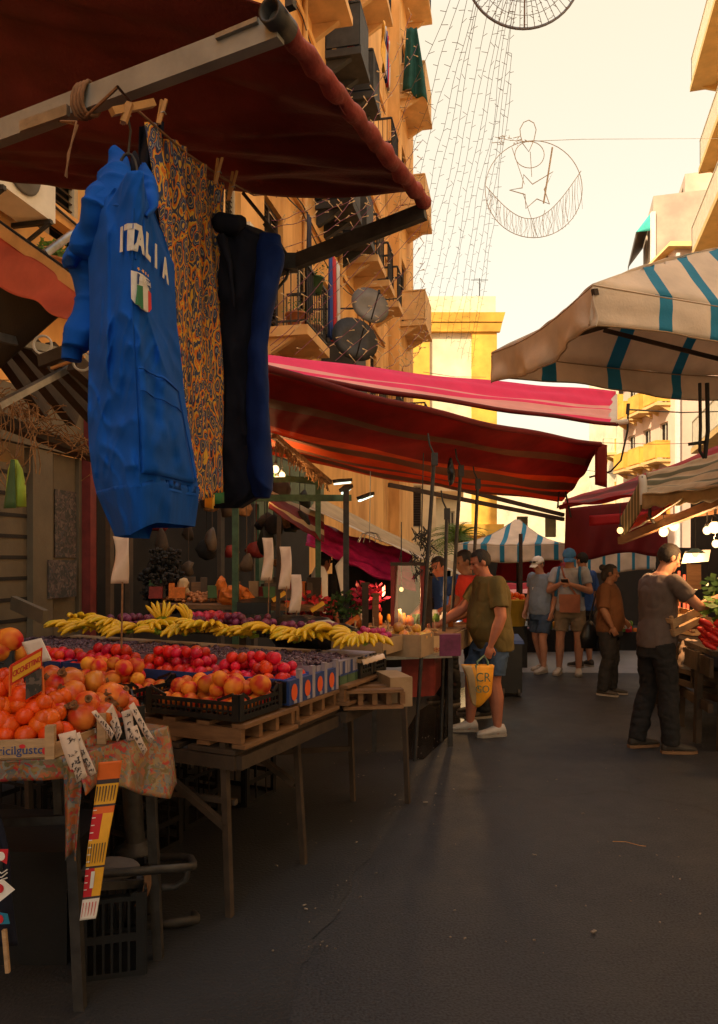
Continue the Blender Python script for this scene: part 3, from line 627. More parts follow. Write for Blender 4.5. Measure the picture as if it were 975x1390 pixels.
# right-hand side: the balcony house nearest, the stained party wall, the yellow fronts far down
D3=V((.262,.965,0)); N3=V((-.965,.262,0))
def side_house(name,label,pxc,Yc,L,H,mat,depth,wins,bals,matr='slab_yellow',rail='cream_wall',style='bars',D3=D3,N3=N3):
    """wall whose near corner shows at column pxc, distance Yc, running away along D3 and looking left"""
    o=V((P(pxc,0,Yc).x,Yc,0)); t_=thing(name,label,'building',o); wl=MB(); facade(wl,o,D3,N3,L,H,wins); body(wl,o,D3,N3,L,H,depth); wl.build('wall',mat,t_)
    for h in wins: shutter_window(o,D3,N3,h,t_,MT['shutter_brown'],MT['frame_cream'])
    for (t0,t1,z,pj) in bals: balcony(o,D3,N3,t0,t1,z,pj,t_,MT[matr],MT[rail],style)
    return t_,o
zz=[4.0+3.45*k for k in range(0,7)]
Y1=21.0; o1x=P(941,0,27.6).x+1.25
# near balcony house (its far end shows at the right edge)
TR0=40.0; o=V((o1x,27.6,0))-D3*TR0; tR=thing('balcony_building','cream house at the right edge with long white railed balconies and golden undersides','building',o)
wins=[(t,t+1.0,z+.17,z+2.4) for z in (5.4,8.75,12.95,16.1,19.4) for t in (TR0-7,TR0-4.6,TR0-1.8)]
wl=MB(); facade(wl,o,D3,N3,TR0+.1,24,wins); body(wl,o,D3,N3,TR0+.1,24,9); wl.build('wall',MT['cream_wall'],tR)
for h in wins: shutter_window(o,D3,N3,h,tR,MT['shutter_brown'],MT['frame_cream'])
for z,t1 in ((5.6,8.1),(8.75,8.0),(12.95,8.2),(16.1,8.0),(19.4,8.3)):
    balcony(o,D3,N3,TR0-7.2,TR0-8.2+t1,z,1.25 if z!=16.1 else 1.0,tR,MT['slab_yellow'],MT['frame_cream'],'bars',.2)
pot_o=o+D3*(TR0-.2)+N3*.9+UP*13.2
pot(pot_o+D3*.0,.15,.3,'red flowering pot at the end of the white railed balcony',.3,'terracotta','red_fruit',n=80)
tS,oS=side_house('stained_building','pinkish house with a patchy stained party wall behind the white balconies',887,56,7,yz(266,56),MT['patch_wall'],12,[(t,t+1.3,z,z+2.4) for t in (.8,3.6) for z in (12,15.6,19.2,22.8,26)],[])
b=MB(); e=oS+N3*.02; 
b.bar(e+UP*.1+V((-.03,-.06,0)),e+UP*28+V((-.03,-.06,0)),.3,.3); b.build('corner_pipe',MT['white_box'],tS)
b=MB(); zt=yz(286,56); zb=yz(312,56)
a0=oS+D3*.05+N3*.05; a1=oS+D3*6.9+N3*.05
b.sheet(lambda u,v: a0.lerp(a1,u)+N3*(1.15*v)+UP*lerp(zt,zb,v),6,4,.03); b.sheet(lambda u,v: a0-D3*.02+N3*(1.15*v*u)+UP*(lerp(zt,zb,v) if u>.5 else lerp(zt,zb,v)),6,6,.02)
b.sheet(lambda u,v: a0-D3*.03+N3*1.15*u+UP*lerp(lerp(zt,zb,u),zb-.02,v),6,4,.02); b.build('awning',MT['teal'],tS)
b=MB(); b.sheet(lambda u,v: a0.lerp(a1,u)+N3*(1.12*v)+UP*(lerp(zt,zb,v)-.06),6,4,.02); b.sheet(lambda u,v: a0.lerp(a1,u)+N3*1.18+UP*(zb-.45*v),30,3,.02); b.build('shade_sheet_and_fringe',MT['shutter_brown'],tS)  # brown sheet paints the shaded underside; second sheet is the hanging fringe
tT,oT=side_house('tall_building','stained tower block rising behind the party wall',930,64,8,yz(236,64),MT['patch_wall'],9,[(1,2.6,yz(262,64),yz(246,64)),(4.4,6,yz(262,64),yz(246,64))],[])
# yellow fronts under the striped umbrella
hs=[]; 
def grid_front(name,label,px0,px1,Y,py_top,mat,cols,rows,matb,rail,pj=.8,style='panel'):
    x0=P(px0,0,Y).x; L=P(px1,0,Y).x-x0; hz=yz(py_top,Y); holes=[]
    for c_ in cols:
        for z in rows:
            holes.append((L*c_-.5,L*c_+.5,z+.18,z+2.3))
    t_,o,d,n,L=front_house(name,label,px0,px1,Y,hz,mat,6,holes)
    for h in holes: shutter_window(o,d,n,h,t_,MT['shutter_brown'],MT['frame_cream'])
    for c_ in cols:
        for z in rows: balcony(o,d,n,L*c_-.85,L*c_+.85,z,pj,t_,MT[matb],MT[rail],style)
    return t_
r_=[yz(k,52) for k in (735,677,619,561,503)]
grid_front('yellow_house','sunlit yellow house front with boxed balconies seen under the striped umbrella',836,916,52,440,MT['cream_wall'],(.17,.52,.86),[k for k in r_],'slab_yellow','yellow_wall')
tF,oF=side_house('street_house','far cream house front running away at the end of the street on the right',838,50,26,yz(560,50),MT['cream_wall'],6,[(t,t+1.2,z,z+2.2) for t in (1,4,7,10,13,16,19,22) for z in (2,5.5,9)],[(t-.4,t+1.6,z-.17,.9) for t in (1,4,7,10,13,16,19,22) for z in (5.5,9)])
front_house('far_house','pale house far down the street above the striped market umbrella',676,800,78,yz(640,78),MT['cream_wall'],6,[(2+3*k,3.2+3*k,4,6.2) for k in range(3)])
zs_=[3.9,7.0,10.1,13.2,16.3]
tP,oP=side_house('pink_building','pink corner house with yellow balconies on its sunny side and a pale downpipe',916,40,7,yz(338,40),MT['pink_wall'],14,[(t,t+1.0,z+.18,z+2.3) for t in (.8,3.0,5.2) for z in zs_],[(t-.35,t+1.35,z,.85) for t in (.8,3.0,5.2) for z in zs_],'slab_yellow','yellow_wall','panel',V((-.04,.9992,0)),V((-.9992,-.04,0)))
b=MB(); b.bar(oP+V((.12,-.10,.1)),oP+V((.12,-.10,yz(345,40))),.2,.18); b.build('corner_pipe',MT['white_box'],tP)
b=MB(); zr_=yz(338,40); b.hexa([oP+V((-.5,-.4,zr_)),oP+V((14,-.4,zr_)),oP+V((14,7,zr_)),oP+V((-.5,7,zr_))],[oP+V((-.3,-.2,zr_+.35)),oP+V((14,-.2,zr_+.35)),oP+V((14,7,zr_+.35)),oP+V((-.3,7,zr_+.35))]); b.build('cornice',MT['slab_yellow'],tP)

# palm tree
def palm_tree(base,h,label,nf=26,fl=1.7):
    t_=thing('palm_tree',label,'tree',base); b=MB(); b.tube([base,base+V((.05,0,h*.5)),base+V((0,0,h))],[.17,.14,.15],10); b.build('trunk',MT['bark'],t_)
    b=MB(); top=base+UP*h
    for i in range(nf):
        a=i*2.399; e=rnd.uniform(-.35,1.3); d=V((math.cos(a)*math.cos(e),math.sin(a)*math.cos(e),math.sin(e))); L=fl*rnd.uniform(.8,1.15)
        prev=top; side=d.cross(UP).normalized(); pts=[]
        for k in range(9): u=k/8; pts.append(top+d*L*u+UP*(-1.0*u*u*L*.55))
        b.tube(pts,[.02*(1-.8*k/8) for k in range(9)],4)
        for k in range(1,9):
            for s in (-1,1):
                for j in (0,.5):
                    p=pts[k-1].lerp(pts[k],j); tip=p+side*s*(.42*(1-.5*abs(k/8-.45)))+d*.22-UP*.16; w_=(pts[k]-pts[k-1])*.22
                    b.add([p-w_*.3,p+w_*.7,tip],[(0,1,2)])
    b.build('crown',MT['palm'],t_)
palm_tree(V((P(622,0,24).x,24,0)),yz(728,24),'green palm tree rising behind the leaning poles',34,1.35)
# ------------------------------------------------------------------ the near awning and what hangs from it
S_=V((.4235,.9059,0)); N_=V((-.9059,.4235,0)); LEG=V((-.579,3.30,0))
def ST(u,v,z): return LEG+S_*u+N_*v+UP*z
T1=P(381,32,1.75); T2=P(577,277,2.63); T2.z=T1.z
awn=thing('awning','large maroon awning with a rolled front tube over the hanging hoodie','awning',T1)
def near_awn(u,v):
    p=T1.lerp(T2,u)-(T2-T1)*(.0); k=v*3.3; rise=lerp(.52,.265,min(1,u*1.6))
    z=rise*k*(1-.06*v)
    sag=-.035*math.sin(math.pi*u)*(1-v*.5)-.03*math.sin(math.pi*min(1,v*1.2))
    wr=.016*math.sin(u*14+v*9+2*math.sin(v*7))*(1-u*.4)+.008*math.sin(u*33+v*19)+.02*noise.noise(V((u*7,v*5,2)))+.010*noise.noise(V((u*22,v*9,5)))
    return p+N_*k+UP*(z+sag+wr+.03)
b=MB(); b.sheet(near_awn,60,70,.004); b.build('fabric',MT['maroon'],awn)
d_=(T2-T1).normalized()
b=MB(); pts=[T1.lerp(T2,i/30)+UP*(.006*math.sin(i*2.1)) for i in range(31)]; b.tube(pts,[.025+.003*math.sin(i*1.7)+.002*math.sin(i*3.1) for i in range(31)],16); b.build('rolled_edge',MT['maroon_edge'],awn)
R=d_.to_track_quat('Z','Y').to_matrix()
b=MB(); b.lathe([(.030,.03),(.030,-.05),(.023,-.05),(.023,.02)],T1,20,0,R); b.bar(T1+d_*-.02+UP*.02+N_*-.03,T1+d_*-.02+UP*.02+N_*-.05,.02,.02); b.build('tube_end',MT['darksteel'],awn)
b=MB(); a0=T1+N_*.0-UP*.01; a1=T1+N_*2.6-UP*.06; b.bar(a0,a1,.032,.062); b.build('side_arm',MT['alu'],awn)
b=MB(); q=T1.lerp(T1+N_*2.6,.285)-UP*.055+d_*-.03; b.bar(q-N_*.09,q+N_*.09,.012,.03); b.build('arm_plate',MT['steel'],awn); b=MB(); b.bar(T1+N_*.05+d_*-.02+UP*.01,T1+N_*.17+d_*-.02+UP*.005,.012,.012); b.build('arm_plate',MT['steel'],awn)
b=MB(); a0=T2-UP*.03; b.bar(a0,a0+N_*1.9-UP*.32,.03,.055); q=a0+N_*.55-UP*.09; b.box(q,(.05,.05,.06)); b.build('front_strut',MT['darksteel'],awn)
b=MB(); q=a0+N_*.55-UP*.09; e=P(330,262,2.9); b.tube([q,q.lerp(e,.5)+UP*.02,e],.008,6); m_=q.lerp(e,.35)+UP*.01; b.bar(m_,m_.lerp(e,.28),.022,.022)
b.tube([q,q+V((-.02,0,-.06)),q+V((-.07,0,-.12)),q+V((-.09,0,-.22))],.006,6); b.build('strut_cable',MT['darksteel'],awn)

# rope, pegs and hangers
RP=T1+N_*.62-UP*.02
b=MB()
for k in range(4): 
    c=RP+N_*(.012*k-.02); pts=[c+V((0,0,0))+d_*.03*math.cos(a)*1.0+UP*.045*math.sin(a)+N_*.006*math.sin(a*2) for a in [i*math.pi/6 for i in range(12)]]; b.tube(pts,.0055,6,closed=True)
R0=P(160,118,1.72); L0=P(187,150,1.85); L1_=P(300,240,2.5); L2_=P(345,265,2.9); L3_=P(420,262,4.0)
b.tube([RP-UP*.045,R0,L0],.004,6); b.tube([L0,L0.lerp(L1_,.5)-UP*.012,L1_,L2_,L3_],.0035,6)
b.tube([RP+N_*.10-UP*.03,P(104,165,1.75),P(95,205,1.75),P(89,240,1.75)],.0025,5); b.tube([RP+N_*.10-UP*.03,P(106,170,1.76),P(92,210,1.76),P(91,242,1.76)],.002,5)
tag(b.build('rope',MT['rope']),'knotted brown rope tied round the grey awning arm and run back as a clothes line','rope')
b=MB(); b.bar(P(152,152,1.7),P(208,140,1.78),.018,.016); b.bar(P(168,166,1.72),P(177,140,1.72),.012,.014); tag(b.build('wooden_stick',MT['peg']),'short wooden batten tied into the clothes line above the blue hoodie','stick')
def peg(px0,py0,px1,py1,Y,label):
    t_=thing('clothes_peg',label,'peg',P((px0+px1)/2,(py0+py1)/2,Y),'wooden pegs on the clothes line'); a=P(px0,py0,Y); e=P(px1,py1,Y); w_=P(px0-6,py0+1,Y+.01)
    for q0 in (a,w_): 
        b=MB(); b.bar(q0,e+(q0-a)*.25,.006,.008); b.build('peg_half',MT['peg'],t_)
    b=MB(); c=a.lerp(e,.55); b.tube([c+V((-.006,0,0)),c+V((.006,-.006,0)),c+V((.008,.006,0))],.002,5); b.build('spring',MT['steel'],t_)
peg(178,140,167,168,1.74,'peg leaning left on the batten over the blue hoodie')
peg(226,135,216,168,1.88,'peg at the top left corner of the patterned scarf')
peg(302,214,293,250,2.42,'peg at the far corner of the patterned scarf')
peg(322,232,311,272,2.62,'peg holding the hanger of the dark hoodie')

def hanger(top,px_neck,label):
    b=MB(); b.tube([top,top-UP*.03+V((.006,0,0)),top-UP*.09],.0028,6); pts=[top-UP*.09+V((.022*math.cos(a),.0,-.045+.05*math.sin(a))) for a in [math.pi/2+i*math.pi/8 for i in range(16)]]
    b.tube(pts,.0035,6,closed=True); return tag(b.build('clothes_hanger',MT['darksteel']),label,'hanger')
hanger(P(174,160,1.76),0,'dark hanger in the neck of the blue hoodie')
b=MB(); q=P(311,268,2.64); b.tube([q,q-UP*.04,P(310,290,2.64),P(309,306,2.64)],.003,6); tag(b.build('clothes_hanger',MT['darksteel']),'thin wire hanger in the neck of the dark hoodie','hanger')

# blue hoodie: rings traced row by row, folded down its middle
LT=[(250,142),(262,128),(280,121),(310,119),(350,121),(400,122),(450,121),(500,120),(550,119),(600,121),(640,126),(668,132),(690,139),(728,152)]
RT=[(250,206),(262,212),(280,224),(310,237),(350,238),(400,240),(450,246),(500,250),(550,256),(600,263),(640,268),(668,271),(690,271),(728,268)]
YR,YL,YRt,YB=1.60,1.78,1.86,1.98
def hood_pt(s,py):
    """s -1..1 across the front (0 the fold), beyond that round the back"""
    l=interp(LT,py); r=interp(RT,py); top=min(1,max(0,(py-240)/60)); zrow=EYE-(py-CY)/F*1.66
    cx_=.5*(l+r); rd=185+5*math.sin(py*.012)
    key=[(-2.0,cx_-8,lerp(1.78,YB,top)),(-1.5,l+14,lerp(1.80,1.90,top)),(-1.0,l,lerp(1.72,YL,top)),(-.55,lerp(l,rd,.40),lerp(1.68,1.665,top)),(-.18,rd-13,1.625),(0,rd,1.607),(.12,rd+9,1.622),(.5,lerp(rd,r,.52),lerp(1.68,1.70,top)),(1.0,r,lerp(1.74,YRt,top)),(1.5,r-14,lerp(1.80,1.95,top)),(2.0,cx_-8,lerp(1.78,YB,top))]
    for a,c in zip(key,key[1:]):
        if s<=c[0]+1e-9:
            u=(s-a[0])/(c[0]-a[0]); u=max(0,min(1,u)); px=lerp(a[1],c[1],u); Y=lerp(a[2],c[2],u); break
    wv=.006*math.sin(s*5+py*.018)+.005*math.sin(s*11-py*.031+1.3)+.004*math.sin(py*.06+s*3)*max(0,math.sin(s*2.5))
    wv+=.020*noise.noise(V((s*2.2,py*.012,1.7)))+.012*noise.noise(V((s*5.5+py*.006,py*.008,4.2)))+.012*noise.noise(V((s*4-py*.02,py*.035,8.2)))
    r_=1-abs(noise.noise(V((s*2.6-py*.010,py*.017,3.3))));  wv-=.013*r_**7*min(1,max(0,(py-380)/60)); r2=1-abs(noise.noise(V((s*3.2+py*.014,py*.011,6.1)))); wv-=.010*r2**8
    wv*=1-.85*math.exp(-((py-372)/62)**2)*(1 if s>-.5 else .4)
    if py>640: wv*=.6
    Y+=wv*min(1,abs(s)*6+.35)
    return V(((px-CX)/F*Y,Y,zrow))
hood=thing('hoodie','bright blue hooded sweatshirt with white lettering and a tricolour shield hanging from the awning','hoodie',P(190,728,1.8))
def loop_mesh(fn,rows,ns,s0=-2,s1=2,end=True):
    b=MB(); vs=[fn(s0+(s1-s0)*j/ns,py) for py in rows for j in range(ns)]; fs=[]
    for i in range(len(rows)-1):
        for j in range(ns): fs.append((i*ns+j,(i+1)*ns+j,(i+1)*ns+(j+1)%ns,i*ns+(j+1)%ns))
    fs.append(tuple(range(ns))); b.add(vs,fs,0,True)
    k=(len(rows)-1)*ns; 
    if end: b.add(vs[k:],[tuple(range(ns))],0)
    return b
rows=[250+(664-250)*i/110 for i in range(111)]
b=loop_mesh(hood_pt,rows,160); o_=b.build('torso',MT['hoodie'],hood)
def rib_pt(s,py):
    k=1.0 if s<.1 else 1.0
    q=hood_pt(s,py); c=hood_pt(0,py); c.y=1.8; f_=lerp(1.0,.93,(py-662)/66)
    sh=-.035 if s>0 else 0.0
    q=c+(q-c)*f_; q.z+= .028*max(0,min(1,(s+.2)*2))*(1 if py>662 else 0); return q
b=loop_mesh(rib_pt,[660+66*i/10 for i in range(11)],88,end=False); b.build('hem_band',MT['hoodie_rib'],hood)
# pocket, raised a little on the right-hand half with its slanted mouth
b=MB()
def pk(u,v): s=lerp(.04,.86,u) ; py=lerp(508,646,v); s2=lerp(.04,lerp(.80,.93,v),u); q=hood_pt(s2,py); return q+V((.002,-.005,0))
b.sheet(pk,16,20,.006)
b.build('pocket',MT['hoodie'],hood)
b=MB(); pts=[hood_pt(lerp(.04,.82,i/16),510+1.0*i*.2)+V((.007,-.015,0)) for i in range(17)]; b.tube(pts,.0022,5); pts=[hood_pt(lerp(.04,.84,i/16),540+i*.3)+V((.007,-.014,0)) for i in range(17)]; b.tube(pts,.0015,5)
pts=[hood_pt(lerp(.82,.93,i/12),lerp(512,640,i/12))+V((.008,-.014,0)) for i in range(13)]; b.tube(pts,.002,5)
pts=[hood_pt(-.0,lerp(300,655,i/40))+V((0,-.004,0)) for i in range(41)]; b.tube(pts,.0016,5); b.build('seam',MT['hoodie_rib'],hood)
# sleeve hanging behind the left edge, and the one folded behind on the right
def sleeve_loft(rows,n=40):
    rs=[]
    for py,l,r,Y,th in rows:
        A_=P(l,py,Y+.02); B_=P(r,py,Y-.02); c=(A_+B_)/2; x=(B_-A_)/2; rs.append((c,x,V((0,th,0))))
    out=[]
    for (a_,b_) in zip(rs,rs[1:]):
        for i in range(9): u=i/9; out.append(tuple(p.lerp(q,u) for p,q in zip(a_,b_)))
    out.append(rs[-1]); b=MB(); b.loft(out,n)
    for i,p in enumerate(b.v): b.v[i]=p+V((.006*noise.noise(p*13),.024*noise.noise(V((p.x*14,p.y*14,p.z*9)))-.012*(1-abs(noise.noise(V((p.x*9,p.y*9,p.z*15)))))**6,0))
    return b
b=sleeve_loft([(204,161,167,1.85,.008),(212,153,172,1.84,.024),(226,143,178,1.81,.034),(242,135,183,1.77,.036),(258,129,187,1.735,.036),(272,128,190,1.70,.034),(284,138,191,1.68,.028),(296,166,191,1.655,.014)]); b.build('hood',MT['hoodie'],hood)
b=sleeve_loft([(222,193,200,1.86,.010),(236,190,208,1.83,.024),(250,189,214,1.79,.028),(264,189,217,1.76,.028),(278,189,213,1.71,.022),(294,189,200,1.66,.010)]); b.build('hood_side',MT['hoodie'],hood)
b=MB(); b.ell(P(184,238,1.845),(.012,.03,.06),14,10); b.build('hood_shade',MT['navy'],hood)  # navy filler paints the shade inside the hood opening
b=MB(); b.tube([P(187,262,1.70),P(184,290,1.63),P(183,330,1.615),P(184,352,1.612)],.003,6); b.tube([P(193,268,1.70),P(195,300,1.635),P(196,338,1.63)],.003,6); b.build('drawstring',MT['hoodie_rib'],hood)
b=sleeve_loft([(250,126,150,1.74,.012),(262,116,158,1.735,.034),(285,114,152,1.735,.040),(315,108,142,1.76,.040),(345,100,140,1.80,.040),(356,96,136,1.82,.03)]); b.build('sleeve',MT['hoodie'],hood)
b=sleeve_loft([(352,90,128,1.84,.030),(380,100,135,1.865,.034),(405,104,136,1.87,.036),(430,98,142,1.87,.042),(455,90,134,1.86,.042),(474,86,118,1.855,.036)]); b.build('sleeve',MT['hoodie'],hood)
b=sleeve_loft([(318,108,140,1.80,.02),(338,92,132,1.82,.03),(356,85,112,1.83,.03),(362,86,104,1.83,.012)]); b.build('sleeve_fold',MT['hoodie'],hood)
b=MB(); b.tube([P(99,470,1.855),P(97,489,1.855)],[.026,.024],16); b.build('cuff',MT['hoodie_rib'],hood)
# hood: two soft folds round the neck, peak at the back left
def arc_tab(s0,s1,py=345,n=40):
    tab=[]; L=0; pr=None
    for i in range(n+1):
        s=lerp(s0,s1,i/n); q=hood_pt(s,py)
        if pr is not None: L+=(q-pr).length
        tab.append((L,s)); pr=q
    return tab
def on_front(s0,s1,py0,slope,hscale=1.0,scl=1.0,off=.008):
    tab=arc_tab(s0,s1)
    def fn(x,y,z):
        s=interp(tab,max(0,x*scl)); py=py0-y*hscale*F/1.66+slope*(x*scl)
        e=.02; q=hood_pt(s,py); du=(hood_pt(min(2,s+e),py)-hood_pt(s-e,py)).normalized(); nn=du.cross(V((0,0,1))).normalized()
        if nn.y>0: nn=-nn
        return q+nn*(off+z)
    return fn
b=MB(); f1=on_front(-.32,1.0,337,40)
def put(txt,size,xoff,fn,wid=1.0): b.text(txt,size,None,.0015,0,lambda x,y,z:fn(x*wid+xoff,y,z),bold=.035)
AT=arc_tab(-.32,1.0)
def arcx(px): return min(AT,key=lambda k: abs(CX+F*hood_pt(k[1],345).x/hood_pt(k[1],345).y-px))[0]
for i,chh in enumerate('ITALIA'):
    xx=arcx([169.5,179.5,187,196.5,207,219.5][i])
    put(chh,.077,xx,f1,[.62,.62,.42,.66,.66,.70][i])
b.build('lettering',MT['print_white'],hood)
# shield: three colours with a pale border, small crest field on top
fe0=on_front(-.02,1.0,398,25)
fe=lambda x,y,z: fe0(x*.72+.004,y*.80,z)
b=MB()
def shield(x0,x1,ytop,m,off):
    n=10; vs=[];
    for i in range(n+1):
        x=lerp(x0,x1,i/n); q=(x-.034)/.034; yb=-.042-.024*math.sqrt(max(0,1-q*q)); vs+= [fe(x,ytop,off),fe(x,yb,off)]
    b.add(vs,[(2*i,2*i+1,2*i+3,2*i+2) for i in range(n)],m)
shield(-.002,.070,.034,3,.001)
for k,m in enumerate((0,1,2)): shield(.003+.0212*k,.003+.0212*(k+1),-.002,m,.0045)
b.add([fe(.004,.030,.004),fe(.066,.030,.004),fe(.066,.0,.004),fe(.004,.0,.004)],[(0,1,2,3)],4)
b.text('ITALIA',.016,None,.001,3,lambda x,y,z:fe(x+.034,y+.015,z+.006))
for k in range(4): 
    c=(.012+.015*k,.044); b.add([fe(c[0]+.006*math.cos(a)*(1 if i%2 else .45),c[1]+.006*math.sin(a)*(1 if i%2 else .45),.001) for i,a in enumerate([j*math.pi/5+.3 for j in range(10)])],[tuple(range(10))],5)
b.build('shield_badge',[MT['flag_green'],MT['print_white'],MT['flag_red'],MT['print_white'],MT['blue_card'],MT['sign_yellow']],hood)

# patterned scarf
sca=MB()
def scf(u,v):
    top=P(lerp(196,300,u),lerp(166,252,u),lerp(1.95,2.5,u)); pxb=lerp(252,297,u); bot=P(pxb,lerp(690,664,u),lerp(2.02,2.46,u))
    p=top.lerp(bot,v); k=.018*math.sin(u*21+v*3)*(1-.4*v)+.01*math.sin(u*47-v*6)+.014*math.sin(v*5+u*4)
    return p+V((k,-k*.3,0))
sca.sheet(scf,60,60,.003); sc_=thing('scarf','tall gold and navy paisley scarf pegged between the blue and the dark hoodie','scarf',P(285,680,2.2)); sca.build('cloth',MT['paisley'],sc_)
b=MB()
def fr(u,v): q=scf(lerp(.55,1,u),1.0); return q-UP*(v*.035)+V((.004*math.sin(u*60),0,0))
b.sheet(fr,20,2,.004,m=lambda u,v: 0 if u<.45 else 1); b.build('fringe',[MT['sign_yellow'],MT['flag_green']],sc_)
# dark shawl bunched behind the scarf's left corner
b=MB(); b.sheet(lambda u,v: P(lerp(190,222,u)-6*v,lerp(172,165,u)+lerp(0,150,v),2.05+.03*math.sin(u*9+v*4)),14,14,.004); tag(b.build('shawl',MT['navy']),'dark folded shawl bunched behind the top of the paisley scarf','shawl')
# dark hoodie
dk=thing('hoodie','black hooded sweatshirt with a dark blue sleeve hanging behind the paisley scarf','hoodie',P(330,690,2.6))
LD=[(296,300),(304,284),(312,276),(330,273),(400,272),(500,272),(600,272),(690,272)]; RD=[(296,312),(304,334),(312,356),(322,372),(340,386),(360,384),(400,376),(450,364),(500,362),(560,366),(620,370),(650,372),(668,366),(690,330)]
def dkp(s,py):
    l=interp(LD,py); r=interp(RD,py); a=s*math.pi/2; cx_=(l+r)/2; hw=(r-l)/2
    px=cx_+hw*math.sin(a) if abs(s)<=1 else cx_+hw*math.sin(a)
    Y=2.62-.15*math.cos(a)*min(1,hw/40); Y+=.026*noise.noise(V((s*3,py*.012,9)))+.022*noise.noise(V((s*6+py*.01,py*.02,2)))-.02*(1-abs(noise.noise(V((s*3-py*.01,py*.02,5)))))**7
    return P(px,py,Y)
b=loop_mesh(dkp,[296+394*i/50 for i in range(51)],56); b.build('torso',MT['navy'],dk)
b=sleeve_loft([(322,352,382,2.50,.03),(345,350,387,2.48,.045),(400,345,376,2.46,.05),(470,338,363,2.46,.05),(560,334,366,2.46,.052),(640,336,371,2.47,.055),(664,340,370,2.475,.05),(676,346,366,2.48,.03)]); b.build('sleeve',MT['bluepart'],dk)
b=MB(); b.tube([P(285,310,2.5),P(300,302,2.46),P(318,306,2.46),P(330,300,2.5)],[.02,.035,.035,.02],12); b.tube([P(300,320,2.44),P(312,360,2.42),P(318,420,2.42)],[.02,.012,.006],8); remeshed(b,'hood',MT['navy'],dk,.007,4)

# the second awning at the far left: salmon valance below an orange batten
aw2=thing('awning','salmon red awning with an orange front batten at the left edge behind the blue hoodie','awning',P(60,400,3.2))
A0=P(-150,200,3.9); A1=P(126,402,3.0)
A0=P(-30,290,3.5); A1=P(126,402,3.05)
b=MB(); b.bar(A0,A1,.035,.05); b.build('front_batten',MT['wood_orange'],aw2)
def a2(u,v):
    p=A0.lerp(A1,u); q=P(lerp(-30,96,u),lerp(372,436,u),lerp(3.4,2.95,u)); k=p.lerp(q,v)-UP*.02*(1-v); return k+V((.012*math.sin(u*9+v*3),.02*math.sin(u*7+v*5),.008*math.sin(u*13)))
b=MB(); b.sheet(a2,30,14,.004); b.build('valance',MT['salmon'],aw2)
b=MB(); 
def a3(u,v): return A0.lerp(A1,u)+UP*(.04+.02*v)+V((-1.4*v,1.3*v+.15*v,.55*v*.0))-UP*.25*v
b.sheet(a3,8,8,.01); b.build('top_sheet',MT['shop_dark'],aw2)
b=MB(); b.tube([P(60,345,3.3),P(95,320,3.5),P(140,300,3.7)],.02,8); b.build('top_rail',MT['steel'],aw2)
# beams and clips under it
b=MB(); fr_=thing('scaffold','dark rafters and pale rails under the roof edge left of the blue hoodie','frame',P(60,520,3.6))
b.bar(P(-40,448,3.5),P(130,490,3.9),.03,.04); b.build('rail',MT['steel'],fr_); b=MB(); b.bar(P(-20,560,3.4),P(150,470,4.2),.05,.03); b.build('rail',MT['steel'],fr_)
b=MB()
for k in range(5): b.bar(P(-40+35*k,420+18*k,3.8),P(60+40*k,560+10*k,4.5),.06,.09)
b.build('rafter',MT['wood_dark'],fr_)
b=MB(); b.bar(P(-60,548,3.6),P(160,632,4.3),.10,.05); b.build('edge_beam',MT['wood_dark'],fr_)
b=MB(); b.bar(P(70,500,3.6),P(115,484,3.5),.012,.012); b.build('brass_rod',MT['wood_orange'],fr_)
for k,(px,py,r) in enumerate(((58,468,.042),(112,490,.045))):
    b=MB(); c=P(px,py,3.45); b.tube([c+V((r*math.cos(a),.0,r*math.sin(a))) for a in [i*math.pi/10 for i in range(20)]],.006,6,closed=True); tag(b.build('cable_loop',MT['white_box']),['white loop of cable on the rail under the salmon awning','pale loop of cable just left of the blue hoodie sleeve'][k],'cable')
b=MB()
for k in range(170):
    u=rnd.random(); p=P(lerp(-20,140,u),lerp(528,622,u),lerp(3.5,4.1,u))+V((rnd.gauss(0,.03),rnd.gauss(0,.05),rnd.gauss(0,.03))); q=p+V((rnd.gauss(0,.07),rnd.gauss(0,.05),rnd.gauss(-.01,.04))); b.tube([p,p.lerp(q,.5)+V((0,0,rnd.uniform(-.03,.03))),q],.003,4)
for k in range(12):
    p=P(rnd.uniform(-5,50),545+rnd.uniform(0,15),3.45); pts=[p]; 
    for i in range(5): pts.append(pts[-1]+V((rnd.gauss(0,.03),rnd.gauss(0,.02),-rnd.uniform(.04,.09))))
    b.tube(pts,.0025,5)
tag(b.build('dried_vines',MT['hay']),'tangled brown dried vines along the edge beam left of the hoodie','vines')
t_=thing('hanging_bag','yellow green bag with a dark side hanging from a string at the left edge','bag',P(20,690,3.4))
b=MB(); b.hexa([P(5,686,3.42),P(37,684,3.36),P(36,682,3.44),P(8,683,3.5)],[P(15,624,3.4),P(24,622,3.38),P(25,622,3.42),P(17,623,3.45)]); 
b=MB(); b.loft([(P(21,688,3.42),V((.052,-.02,0)),V((.015,.035,0))),(P(22,660,3.42),V((.046,-.018,0)),V((.014,.03,0))),(P(21,638,3.42),V((.035,-.012,0)),V((.01,.02,0))),(P(20,624,3.42),V((.014,0,0)),V((0,.01,0)))],14); b.build('bag_body',MT['green_bag'],t_)
b=MB(); b.sheet(lambda u,v: P(lerp(lerp(15,5,v),lerp(20,22,v),u),lerp(624,690,v),3.372-.002*u),4,6,.004); b.build('side_panel',MT['darkgreen_bag'],t_)
b=MB(); b.tube([P(28,545,3.45),P(27,590,3.43),P(21,622,3.42)],.0025,5); b.tube([P(45,575,3.45),P(30,600,3.43),P(20,624,3.42)],.0025,5); b.build('string',MT['rope'],t_)

